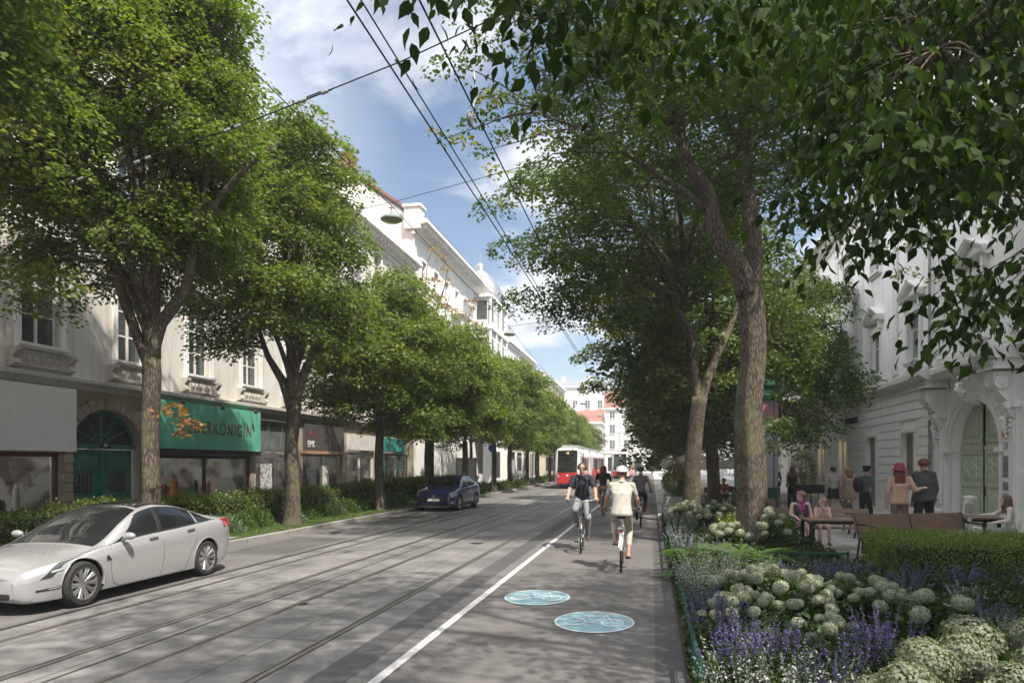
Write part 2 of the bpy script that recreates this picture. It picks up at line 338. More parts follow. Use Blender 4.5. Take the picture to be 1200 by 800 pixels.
# tram rails: head, groove, outer head, one object each
for i, x in enumerate((-3.42, -4.72, -5.62, -6.85)):
    sgn = 1 if i in (0, 2) else -1
    t = thing('tram_rail', ['polished grooved tram rail nearest the white cycle lane line', 'second grooved tram rail from the cycle lane, left side of the near track',
        'third grooved tram rail from the cycle lane, right side of the far track', 'outermost grooved tram rail beside the parked cars'][i], 'rail', (x, 0, 0), 0, 'tram rails set in the road')
    b = MB(); b.box(-.03, .03, -14, 240, 0.004, 0.0125); b.build('rail_head', M_steel, t)
    b = MB(); b.box(-.03-.045*sgn, .03-.045*sgn-0.014*sgn, -14, 240, 0.0045, 0.008) if False else b.box(*sorted((-.03*sgn, -.056*sgn)), -14, 240, 0.0045, 0.0075); b.build('groove', M_groove, t)
    b = MB(); b.box(*sorted((-.056*sgn, -.07*sgn)), -14, 240, 0.0045, 0.0115); b.build('check_rail', M_steel, t)
    b = MB(); b.box(*sorted((.03*sgn, .038*sgn)), -14, 240, 0.0045, 0.0085); b.build('sealing_strip', M_groove, t)
# bitumen seams across and along the track bed
b = MB()
b.box(-5.2, -5.17, -14, 240, 0.0045, 0.0075)
b.box(-7.34, -7.26, -14, 240, 0.0045, 0.0075)
tag(b.build('joint_seam', M_groove), kind='structure')
# road marks: pale blue ovals with a bicycle drawn in line
M_blue = mat('mark_blue', (.24,.39,.44), 0.6, c2=(.18,.31,.36), scale=12, detail=8, ramp=(.25,.6), bump=.2, bscale=90)
M_line = mat('mark_line', (.56,.60,.61), 0.6, c2=(.5,.52,.52), scale=14, ramp=(.25,.5))
def ring(b, cx, cy, rx, ry, w, z, n=48, a0=0, a1=2*PI, wy=None):
    wy = wy or w
    vs = []; fs = []
    for i in range(n+1):
        a = a0+(a1-a0)*i/n
        vs += [(cx+(rx-w)*math.cos(a), cy+(ry-wy)*math.sin(a), z), (cx+rx*math.cos(a), cy+ry*math.sin(a), z)]
    for i in range(n): fs.append((2*i, 2*i+1, 2*i+3, 2*i+2))
    b.add(vs, fs)
def stroke(b, p, q, w, z):
    p = Vector(p); q = Vector(q); d = (q-p).normalized()*w/2; n_ = Vector((-d.y, d.x))
    b.quad((*(p-n_-d), z), (*(q-n_+d), z), (*(q+n_+d), z), (*(p+n_-d), z))
for i, (x, y, rx, ry, flip) in enumerate(((-1.60, 10.30, .46, .60, 1), (-0.68, 8.84, .475, .60, 1))):
    t = thing('bicycle_mark', ['pale blue oval with white bicycle, the farther one in the sun', 'pale blue oval with white bicycle, the nearer one beside the planting'][i], 'road marking', (x, y, 0), 0.0, 'blue bicycle ovals painted on the cycle lane')
    b = MB(); vs = [(rx*math.cos(a*PI/32), ry*math.sin(a*PI/32), 0.006) for a in range(64)]; b.add(vs, [tuple(range(64))]); b.build('painted_oval', M_blue, t)
    b = MB(); ring(b, 0, 0, rx, ry, 0.020, 0.010, wy=.05); b.build('oval_border', M_line, t)
    b = MB(); k = 0.011; s = rx*0.40; w = 0.016
    A = (-.23, -.05); B = (.22, -.05)
    ring(b, A[0], A[1], .135, .21, w, k, 32, wy=.05); ring(b, B[0], B[1], .135, .21, w, k+.0004, 32, wy=.05)
    pts = dict(bb=(-.0, -.10), st=(-.09, .26), hd=(.13, .30))
    k2 = k+.001
    for p, q in ((A, pts['st']), (A, pts['bb']), (pts['bb'], pts['st']), (pts['bb'], pts['hd']), (pts['st'], pts['hd']), (B, (.12, .40)), ((.12, .40), (.20, .42)), ((-.13, .31), (-.05, .31))):
        stroke(b, p, q, w*(1+1.1*abs(q[0]-p[0])/(abs(q[0]-p[0])+abs(q[1]-p[1]))), k2); k2 += .0002
    b.build('bicycle_drawing', M_line, t, fix=False)
M_patch = tiles_mat('asphalt_patch', (.115,.112,.112), (.11,.107,.107), (.1,.1,.1), 40, 40, .001, .85, .6, grain=140, stain=.25)
sheet('road_patch', -9.0, -7.6, 14.2, 17.6, .004, M_patch); sheet('lane_patch', -1.2, -.35, 17.4, 19.8, .004, M_patch); sheet('road_patch', -8.9, -8.1, 22, 30, .004, M_patch)
# manhole covers
M_iron = mat('cast_iron', (.06,.055,.052), .55, .8, c2=(.03,.028,.026), scale=30, bump=.8, bscale=60)
for i, (x, y) in enumerate(((-5.05+.4, 9.2), (-8.6, 19.0), (-4.1, 17.0))):
    b = MB(); b.lathe([(0, 0), (.16 if i else .09, 0), (.16 if i else .09, .004)], 20, (x, y, .006)); o = b.build('manhole_cover', M_iron)
    tag(o, ['small iron cap let into the near slab between the rails', 'round iron cover in the asphalt behind the white car', 'round iron cover between the near rails further on'][i], 'manhole cover', 'iron covers in the road')
# grass strip on the verge
M_turf = mat('turf', (.075,.12,.028), .95, c2=(.045,.075,.02), scale=4, bump=.8, bscale=60)
b = MB(); b.box(-10.9, -9.62, 3, 55, .12, .155); tag(b.build('verge_turf', M_turf), kind='structure')
sheet('verge_crossing', -12.0, -9.62, 15.1, 15.9, 0.162, M_pave)
M_grass = leaf_mat('grass', (.06,.12,.02), (.14,.19,.05), trans=.3)
n = 26000; P = np.stack([rng.uniform(-10.85, -9.6, n), 5+rng.beta(1, 2.2, n)*34, np.full(n, .175)], 1)
P = P[(P[:,1] < 15.05) | (P[:,1] > 15.95)]; D = rng.normal(0, .45, (len(P), 3)); D[:, 2] = 1
g = leaves('verge_grass', P, D, rng.uniform(.05, .10, len(P)), .012, M_grass); tag(g, 'short green grass strip between kerb and hedge', 'grass', kind='stuff')
# ---------------------------------------------------------------- buildings
M_stuccoL = facade_mat('stucco_left', (.62,.60,.56), (.54,.52,.48), (.36,.34,.30))
M_stuccoW = facade_mat('stucco_white', (.78,.77,.74), (.70,.69,.66), (.55,.54,.52))
M_stuccoR = facade_mat('stucco_right', (.85,.84,.83), (.80,.79,.785), (.66,.65,.64))
M_brown = facade_mat('stucco_brown', (.36,.30,.235), (.29,.24,.19), (.2,.17,.14))
M_trim = facade_mat('stone_trim', (.50,.47,.43), (.42,.395,.36), (.28,.26,.235))
M_trimW = facade_mat('stone_trim_white', (.78,.765,.75), (.70,.685,.67), (.47,.455,.44))
M_tile = mat('roof_tile', (.27,.125,.09), .85, c2=(.18,.085,.065), scale=8, bump=.8, bscale=14)
M_zinc = mat('zinc', (.36,.37,.38), .5, .6, c2=(.27,.28,.29), scale=3)
M_wframe = mat('window_paint', (.66,.64,.60), .5, c2=(.55,.53,.49), scale=8)
M_glass = glass_mat('window_glass', (.075,.085,.09))
M_glassL = glass_mat('window_glass_pale', (.16,.18,.19), .08)
M_dkgreen = mat('door_green', (.016,.15,.11), .38, c2=(.010,.09,.07), scale=6, bump=.1)
M_black = mat('black_metal', (.02,.02,.022), .45, .3)
M_shop = glass_mat('shop_glass', (.05,.055,.06), .03)
M_curt = mat('curtain', (.5,.49,.46), .9, c2=(.36,.35,.33), scale=5, stretch=(1, 12, .3))
def holes_wall(b, x, y0, y1, z0, z1, holes, depth, sx, back=True):
    """wall sheet in the plane x with rectangular openings (y0,y1,z0,z1) and reveals going back by depth; sx = outward sign"""
    ys = sorted({y0, y1, *[h[0] for h in holes], *[h[1] for h in holes]}); zs = sorted({z0, z1, *[h[2] for h in holes], *[h[3] for h in holes]})
    ys = [y for y in ys if y0 <= y <= y1]; zs = [z for z in zs if z0 <= z <= z1]
    for a, c in zip(ys, ys[1:]):
        for d, e in zip(zs, zs[1:]):
            my, mz = (a+c)/2, (d+e)/2
            if any(h[0] < my < h[1] and h[2] < mz < h[3] for h in holes): continue
            b.quad((x,a,d),(x,c,d),(x,c,e),(x,a,e))
    X = x-sx*depth
    for h in holes:
        a, c, d, e = h
        b.quad((x,a,d),(X,a,d),(X,a,e),(x,a,e)); b.quad((x,c,d),(X,c,d),(X,c,e),(x,c,e))
        b.quad((x,a,d),(X,a,d),(X,c,d),(x,c,d)); b.quad((x,a,e),(X,a,e),(X,c,e),(x,c,e))
        if back and not (sx < 0 and e < 3.2): b.quad((X-sx*.25,a-.02,d-.02),(X-sx*.25,c+.02,d-.02),(X-sx*.25,c+.02,e+.02),(X-sx*.25,a-.02,e+.02))
def band(b, x, sx, y0, y1, z, prof):
    """moulding along y: prof is (out, up) outline from the wall"""
    b.prism([(x+sx*o, z+u) for o, u in prof], 'xz', y0, y1)
def window(parent, x, sx, y, z0, w, h, mf, mg, mullion=1, transom=(.66,), sill=True, surround=None, pediment=None, keys=False, simple=False, blind=True):
    """casement window centred at y, frame > pane, sill, surround"""
    X = x-sx*.16; b = MB(); t = .07; a, c = y-w/2, y+w/2; e = z0+h
    b.box(X-.03, X+.03, a, a+t, z0, e); b.box(X-.03, X+.03, c-t, c, z0, e); b.box(X-.03, X+.03, a+t, c-t, e-t, e); b.box(X-.03, X+.03, a+t, c-t, z0, z0+t)
    for i in range(mullion):
        m = a+(c-a)*(i+1)/(mullion+1); b.box(X-.035, X+.035, m-.045, m+.045, z0+t, e-t)
    for tr in transom:
        zt = z0+h*tr
        edges = [a+t]+[a+(c-a)*(i+1)/(mullion+1) for i in range(mullion)]+[c-t]
        for i in range(len(edges)-1): b.box(X-.024, X+.024, edges[i]+(.045 if i else 0), edges[i+1]-(.045 if i < len(edges)-2 else 0), zt-.025, zt+.025)
    f = b.build('window', mf, parent)
    b = MB(); b.box(X-.012, X+.008, a+t*.6, c-t*.6, z0+t*.6, e-t*.6); b.build('pane', mg, f)
    if blind:
        b = MB(); zb = e-t-h*random.choice((.12, .25, .4, .18)); b.box(X-sx*.07-.004, X-sx*.07+.004, a+t, c-t, zb, e-t); b.build('blind', M_curt, f)
    if simple: return f
    if sill:
        b = MB(); band(b, x, sx, a-.18, c+.18, z0-.14, [(-.1,0),(.10,0),(.16,.06),(.20,.07),(.20,.14),(-.1,.14)]); b.build('sill', surround or M_trim, f)
    if surround:
        b = MB(); s = .17
        b.prism([(a-s, z0-.0), (a-.002, z0-.0), (a-.002, e+.002), (c+.002, e+.002), (c+.002, z0), (c+s, z0), (c+s, e+s), (a-s, e+s)], 'yz', x-.05*sx, x+sx*.07)
        b.build('surround', surround, f)
        if pediment == 'tri':
            b = MB(); zb = e+.42; W = w/2+.42
            band(b, x, sx, y-W, y+W, zb, [(-.05,0),(.16,0),(.24,.07),(.26,.12),(-.05,.12)])
            for sg in (-1, 1):
                vs = []
                for o, u in [(-.05,0),(.24,0),(.30,.12),(-.05,.12)]: vs.append((x+sx*o, y+sg*(W+.02), zb+.122+u)); 
                for o, u in [(-.05,0),(.24,0),(.30,.12),(-.05,.12)]: vs.append((x+sx*o, y, zb+.60+u))
                b.add(vs, [(0,1,2,3),(7,6,5,4),(0,4,5,1),(1,5,6,2),(2,6,7,3),(3,7,4,0)])
            b.prism([(y-W+.1, zb+.12), (y+W-.1, zb+.12), (y, zb+.58)], 'yz', x-sx*.04, x+sx*.07)
            for sg in (-1, 1): b.box(x-.02*sx, x+sx*.16, y+sg*(W-.28)-.07, y+sg*(W-.28)+.07, zb-.30, zb-.002)
            b.build('pediment', surround, f)
        if pediment == 'flat':
            b = MB(); zb = e+.34; W = w/2+.36
            band(b, x, sx, y-W, y+W, zb, [(-.05,0),(.12,0),(.22,.08),(.27,.10),(.27,.17),(-.05,.2)])
            for sg in (-1, 1): b.prism([(x-.02*sx, zb-.36), (x+sx*.07, zb-.36), (x+sx*.2, zb-.1), (x+sx*.2, zb-.002), (x-.02*sx, zb-.002)], 'xz', y+sg*(W-.2)-.08, y+sg*(W-.2)+.08)
            b.build('lintel_cornice', surround, f)
    return f
def arch_fill(b, x, x2, yc, hw, zs, rise, ztop, n=20):
    """wall left over between an elliptic arch and the rectangle over it"""
    for i in range(n):
        a0, a1 = PI*i/n, PI*(i+1)/n
        y0, z0_, y1, z1_ = yc-hw*math.cos(a0), zs+rise*math.sin(a0), yc-hw*math.cos(a1), zs+rise*math.sin(a1)
        b.quad((x,y0,z0_),(x,y1,z1_),(x,y1,ztop),(x,y0,ztop)); b.quad((x,y0,z0_),(x2,y0,z0_),(x2,y1,z1_),(x,y1,z1_))
def arch_ring(b, x0, x1, yc, hw, zs, rise, wd, n=24, gap=0.0, a_from=0, a_to=PI):
    vs = []; fs = []
    for i in range(n+1):
        a = a_from+(a_to-a_from)*i/n; ca, sa = -math.cos(a), math.sin(a)
        vs += [(x0, yc+hw*ca, zs+rise*sa), (x0, yc+(hw+wd)*ca, zs+(rise+wd)*sa), (x1, yc+(hw+wd)*ca, zs+(rise+wd)*sa), (x1, yc+hw*ca, zs+rise*sa)]
    for i in range(n):
        for k in range(4): fs.append((4*i+k, 4*i+(k+1) % 4, 4*i+4+(k+1) % 4, 4*i+4+k))
    fs += [(0,1,2,3), (4*n+3, 4*n+2, 4*n+1, 4*n)]
    b.add(vs, fs)

# ---- left near house: shops below, tall windows above
LX = -15.3
def left_house():
    t = thing('town_house', 'long pale stucco house behind the left trees with shops and arched green door', 'building', (0,0,0))
    Y0, Y1 = -8, 45.96; win = [16.1+3.32*i for i in range(-7, 9)]
    shops = [(9.3, 16.75, .32, 2.2), (17.12, 19.76, .12, 3.43), (20.35, 26.1, .32, 2.28), (26.45, 29.9, .3, 3.7), (30.4, 34.6, .3, 3.7), (35.2, 38.9, .3, 3.4), (39.4, 44.9, .3, 3.4), (1.5, 8.6, .32, 2.9)]
    holes = [(w-.62, w+.62, z, z+h) for w in win for z, h in ((4.9, 2.35), (8.75, 2.2), (12.1, 1.7)) if Y0 < w-1 and w+1 < Y1]
    b = MB(); holes_wall(b, LX, Y0, Y1, 4.0, 14.6, holes, .2, 1)
    b.quad((LX,Y1,0),(LX-11,Y1,0),(LX-11,Y1,14.6),(LX,Y1,14.6)); b.quad((LX,Y0,0),(LX-11,Y0,0),(LX-11,Y0,14.6),(LX,Y0,14.6))
    b.build('wall', M_stuccoL, t, fix=False)
    b = MB(); holes_wall(b, LX, Y0, Y1, 0.1, 4.0, shops, .3, 1, back=False); b.build('ground_floor_wall', M_brown, t, fix=False)
    b = MB(); band(b, LX, 1, Y0, Y1, 3.92, [(-.1,0),(.06,0),(.10,.08),(.22,.14),(.30,.16),(.30,.26),(-.1,.34)]); b.build('shop_cornice', M_trim, t)
    b = MB(); band(b, LX, 1, Y0, Y1, 14.3, [(-.1,0),(.08,0),(.15,.2),(.45,.35),(.62,.4),(.62,.6),(-.1,.7)])
    for k in range(int((Y1-Y0)/.55)): b.box(LX-.02, LX+.42, Y0+.2+k*.55, Y0+.2+k*.55+.2, 14.42, 14.63)
    b.build('cornice', M_trimW, t)
    b = MB(); b.prism([(LX+.5, 14.98), (LX-5.5, 17.6), (LX-11, 14.98)], 'xz', Y0, Y1-.3); b.build('roof', M_tile, t)
    for i, w in enumerate(win):
        if not (Y0 < w-1 and w+1 < Y1): continue
        f = window(t, LX, 1, w, 4.9, 1.24, 2.35, M_wframe, M_glass, 1, (.33, .64), surround=M_trimW, pediment='flat')
        # breast under the sill, with two scroll brackets
        b = MB(); b.box(LX-.02, LX+.10, w-.8, w+.8, 4.32, 4.74)
        for sg in (-1, 1): b.prism([(LX-.02, 4.28), (LX+.10, 4.28), (LX+.24, 4.36), (LX+.15, 4.52), (LX+.26, 4.66), (LX+.26, 4.745), (LX-.02, 4.745)], 'xz', w+sg*.88-.10, w+sg*.88+.10)
        for q in range(5): b.ball((LX+.10, w-.44+q*.22, 4.52), .07, 8, (.7, 1, 1.3))
        b.build('breast', M_trim, f)
        window(t, LX, 1, w, 8.75, 1.24, 2.2, M_wframe, M_glass, 1, (.64,), surround=M_trimW, pediment='flat'); window(t, LX, 1, w, 12.1, 1.24, 1.7, M_wframe, M_glass, 1, (.6,), surround=M_trimW)
    # the arched entrance
    yc, hw = 18.44, 1.32
    e = MB(); arch_fill(e, LX+.004, LX-.3, yc, hw, 2.45, .98, 3.43); e.build('arch_spandrel', M_brown, t, fix=False)
    q = MB(); n = 15
    for i in range(n): arch_ring(q, LX-.02, LX+.07+.02*(i % 2), yc, hw+.004, 2.45, .984, .30+.05*(i % 2), 3, a_from=PI*i/n+.012, a_to=PI*(i+1)/n-.012)
    for sg in (-1, 1):
        for k in range(9): q.box(LX-.02, LX+.07+.02*(k % 2), yc+sg*(hw+.004), yc+sg*(hw+.30+.05*(k % 2)), .12+k*.257, .12+k*.257+.235)
    q.build('rusticated_surround', M_brown, t, bevel=.015)
    d = MB(); X = LX-.22
    for sg in (-1, 1):
        a, c = sorted((yc+sg*.02, yc+sg*(hw-.04))); d.box(X-.04, X+.0, a, c, .13, 2.30)
        for z0, z1 in ((.28, .86), (1.70, 2.18)): 
            d.box(X, X+.03, a+.16, c-.16, z0, z1); d.box(X+.03, X+.05, a+.24, c-.24, z0+.07, z1-.07)
        d.box(X, X+.04, a+.05, c-.05, 2.2, 2.29); d.box(X, X+.035, a+.05, c-.05, .95, 1.02)
    d.box(X-.01, X+.06, yc-.05, yc+.05, .13, 2.3); d.box(X-.04, X+.10, yc-hw, yc+hw, 2.32, 2.46)
    dr = d.build('door', M_dkgreen, t, bevel=.006)
    for sg in (-1, 1): g = MB(); a, c = sorted((yc+sg*.32, yc+sg*1.02)); g.box(X+.001, X+.016, a, c, 1.08, 1.62); g.build('door_glass', M_shop, dr)
    g = MB()
    for sg in (-1, 1):
        for k in range(5): y = yc+sg*(.38+.145*k); g.box(X+.018, X+.028, y-.007, y+.007, 1.08, 1.62)
        g.box(X+.018, X+.027, *sorted((yc+sg*.32, yc+sg*1.02)), 1.33, 1.345)
    g.build('door_grille', M_black, dr)
    g = MB(); g.tube([(X+.07, yc+.12, 1.1), (X+.12, yc+.12, 1.12), (X+.12, yc+.24, 1.12)], .012); g.build('handle', mat('brass', (.5,.38,.16), .35, 1.0), dr)
    fl = MB(); vs = [(X-.02, yc-hw*math.cos(PI*i/24), 2.46+.96*math.sin(PI*i/24)) for i in range(25)]; fl.add(vs, [tuple(range(25))]); fo = fl.build('fanlight', M_shop, t, fix=False)
    fb = MB()
    for k in range(1, 6):
        a = PI*k/6; fb.tube([(X+.01, yc, 2.47), (X+.01, yc-(hw-.03)*math.cos(a), 2.46+.93*math.sin(a))], .05 if k == 3 else .017, 6)
    arch_ring(fb, X-.01, X+.05, yc, hw-.08, 2.46, .88, .08); arch_ring(fb, X-.01, X+.03, yc, .34, 2.46, .26, .05, 12)
    fb.build('glazing_bar', M_dkgreen, fo, fix=False)
    pl = MB(); pl.box(LX-.10, LX-.085, yc-.13, yc+.22, 2.34, 2.50); po = pl.build('number_plate', M_black, t); text('plate_digits', '60', .14, mat('white_letter', (.8,.8,.78), .5), po, (LX-.083, yc+.045, 2.425), (PI/2, 0, PI/2), .002)
    # shop windows: stall riser, glass, frames
    def shopfront(y0, y1, z0, z1, mfr, mgl, n, name, back, riser=.45):
        f = MB(); X = LX-.12
        f.box(X-.04, X+.05, y0, y1, z0-.02, z0+.10); f.box(X-.04, X+.05, y0, y1, z1-.12, z1)
        for i in range(n+1):
            y = y0+.05+(y1-y0-.1)*i/n; f.box(X-.035, X+.045, y-.05, y+.05, z0+.1, z1-.12)
        fo = f.build(name, mfr, t)
        g = MB(); g.box(X-.01, X+.0, y0+.02, y1-.02, z0+.05, z1-.05); g.build('pane', mgl, fo)
        return fo
    M_dkred = mat('dark_red_frame', (.07,.02,.018), .5); M_alu = mat('alu_frame', (.30,.30,.30), .4, .7)
    M_shopglass = _m.get('shop_clear')
    if not M_shopglass:
        m = bpy.data.materials.new('shop_clear'); m.use_nodes = True; nt = m.node_tree; nt.nodes.clear(); o_ = N(nt, 'ShaderNodeOutputMaterial'); mxs = N(nt, 'ShaderNodeMixShader'); tr = N(nt, 'ShaderNodeBsdfTransparent'); gl = N(nt, 'ShaderNodeBsdfGlossy')
        gl.inputs['Roughness'].default_value = .03; tr.inputs[0].default_value = (.80,.83,.83,1); lw = N(nt, 'ShaderNodeLayerWeight'); lw.inputs['Blend'].default_value = .5; pw = N(nt, 'ShaderNodeMath', operation='POWER'); pw.inputs[1].default_value = 3.0; nt.links.new(lw.outputs['Facing'], pw.inputs[0]); fr = N(nt, 'ShaderNodeMath', operation='MULTIPLY_ADD'); nt.links.new(pw.outputs[0], fr.inputs[0]); fr.inputs[1].default_value = .45; fr.inputs[2].default_value = .07
        nt.links.new(fr.outputs[0], mxs.inputs[0]); nt.links.new(tr.outputs[0], mxs.inputs[1]); nt.links.new(gl.outputs[0], mxs.inputs[2]); nt.links.new(mxs.outputs[0], o_.inputs[0]); _m['shop_clear'] = m; M_shopglass = m
    f1 = shopfront(9.3, 16.75, .34, 2.2, M_dkred, M_shopglass, 3, 'shop_window', None)
    f2 = shopfront(20.35, 26.1, .34, 2.2, M_black, M_shopglass, 2, 'shop_window', None)
    f3 = shopfront(26.45, 29.9, .32, 2.28, M_alu, M_shopglass, 2, 'shop_window', None); f4 = shopfront(26.45, 29.9, 2.42, 3.66, M_alu, M_glassL, 3, 'shop_window', None)
    f5 = shopfront(30.4, 34.6, .32, 2.35, M_alu, M_shopglass, 2, 'shop_window', None); f6 = shopfront(35.2, 38.9, .32, 2.5, M_wframe, M_shopglass, 2, 'shop_window', None); f7 = shopfront(39.4, 44.9, .32, 2.5, M_dkgreen, M_shopglass, 3, 'shop_window', None)
    f8 = shopfront(1.5, 8.6, .34, 2.8, M_black, M_shopglass, 3, 'shop_window', None)
    # interiors seen behind the glass: floor, back wall, furniture blocks and goods
    M_in = mat('shop_interior', (.50,.47,.45), .9, c2=(.12,.10,.10), scale=1.6, ramp=(.42,.55)); M_goods = [mat('goods_red', (.35,.05,.04), .6), mat('goods_white', (.62,.6,.58), .7), mat('goods_green', (.06,.16,.12), .6), mat('goods_orange', (.5,.2,.05), .6), mat('goods_dark', (.04,.04,.045), .6)]
    for (a, c) in ((9.3, 16.75), (20.35, 26.1), (26.45, 29.9), (30.4, 34.6), (35.2, 38.9), (39.4, 44.9)):
        i_ = MB(); X0, X1 = LX-3.2, LX-.305; i_.quad((X1,a,.30),(X0,a,.30),(X0,c,.30),(X1,c,.30)); i_.quad((X0,a,.3),(X0,c,.3),(X0,c,3.2),(X0,a,3.2)); i_.quad((X1,a,.3),(X0,a,.3),(X0,a,3.2),(X1,a,3.2)); i_.quad((X1,c,.3),(X0,c,.3),(X0,c,3.2),(X1,c,3.2)); i_.quad((X1,a,3.2),(X0,a,3.2),(X0,c,3.2),(X1,c,3.2))
        io = i_.build('interior', M_in, t, fix=False)
        g = MB(); [g.box(LX-1.8, LX-1.45, a+.5+k*1.4, a+1.3+k*1.4, 3.1, 3.16) for k in range(int((c-a-.6)/1.4))]; g.build('added_ceiling_light', mat('shop_fill_lamp', (.9,.9,.85), .5, emit=(1,.93,.82), estr=9), io)  # glowing ceiling panels added to brighten the shop interiors
        for k in range(int((c-a)*2.6)):
            g = MB(); y = a+.4+random.random()*(c-a-.8); x = LX-.75-random.random()*.7; w = random.uniform(.07, .22); h = random.uniform(.2, 1.35)
            g.lathe([(w*.7, .30), (w, .34), (w*.9, .3+h*.3), (w*.55, .3+h*.7), (w*.65, .3+h*.85), (w*.3, .3+h)], 10, (x, y, 0)); g.build('display_goods', random.choice(M_goods), io, smooth=True)
    # sign boards
    b = MB(); b.box(LX+.31, LX+.36, 8.9, 16.9, 2.22, 3.86); b.box(LX-.02, LX+.31, 9.0, 16.8, 2.3, 3.8); b.build('blank_sign_board', mat('sign_white', (.72,.72,.72), .5, c2=(.66,.66,.66), scale=2), t)
    b = MB(); b.box(LX+.30, LX+.35, 20.3, 26.2, 2.38, 3.9); b.box(LX-.02, LX+.30, 20.4, 26.1, 2.44, 3.84); so_ = b.build('sign_board', mat('sign_green', (.12,.40,.28), .45, c2=(.10,.34,.24), scale=2), t)
    text('sign_letters', 'FEDERKÖNIGIN', .62, mat('sign_letter_brown', (.14,.07,.05), .6), so_, (LX+.352, 23.45, 3.1), (PI/2, 0, PI/2), .012, sx=.78, space=1.28)
    b = MB(); b.box(LX-.02, LX+.34, 20.2, 26.25, 2.2, 2.372); b.build('awning_box', M_black, t)
    for k in range(3):
        b = MB(); b.tube([(LX+.3, 21+k*2.2, 3.96), (LX+.55, 21+k*2.2, 3.96), (LX+.62, 21+k*2.2, 3.86)], .02, 6); b.lathe([(.02, 0), (.07, -.02), (.07, -.1)], 10, (LX+.62, 21+k*2.2, 3.88)); b.build('sign_lamp', M_black, t)
    b = MB(); b.box(LX-.02, LX+.12, 30.4, 34.6, 2.5, 3.7); bo = b.build('sign_board', mat('sign_dark', (.075,.07,.07), .5), t); text('sign_letters', 'EMK', .42, _m['white_letter'], bo, (LX+.125, 31.0, 2.78), (PI/2, 0, PI/2), .006, sx=.9)
    b = MB(); b.ball((LX+.12, 31.0, 3.25), .16, 12, (.15, 1, 1)); b.build('sign_emblem', mat('emblem_red', (.25,.03,.03), .5), bo)
    b = MB(); b.box(LX-.02, LX+.16, 30.3, 34.7, 2.36, 2.48); b.build('canopy_strip', mat('copper_strip', (.45,.25,.16), .5), t)
    for a, c, z0, z1, nm, mm in ((27.0, 27.9, .75, 1.9, 'poster', (.5,.5,.5)), (31.0, 31.9, .7, 1.7, 'poster', (.06,.07,.08)), (32.6, 33.3, .8, 1.8, 'poster', (.62,.6,.56))):
        b = MB(); b.box(LX-.115, LX-.105, a, c, z0, z1); p_ = b.build(nm, mat('poster_%d' % int(a*10), mm, .6, c2=tuple(x*.3 for x in mm), scale=9, ramp=(.45,.5)), t)
    for y, cc in ((37, (.62,.6,.57)), (42, (.05,.3,.28))):
        b = MB(); b.box(LX-.02, LX+.14, y-1.8, y+1.8, 2.62, 3.4); b.build('sign_board', mat('sign_col_%d' % y, cc, .5), t)
    # drainpipe
    b = MB(); b.tube([(LX+.10, 20.05, .15), (LX+.10, 20.05, 3.9)], .05, 10); b.tube([(LX+.10, 20.05, 4.3), (LX+.10, 20.05, 14.2)], .05, 10); b.build('drainpipe', M_zinc, t, smooth=True)
    for y in (12.7, 22.9, 33.1):
        b = MB(); b.tube([(LX-4, y, 15.2), (LX-4, y, 18.2)], .3, 4); b.build('chimney', M_brown, t)
    return t
left_house()

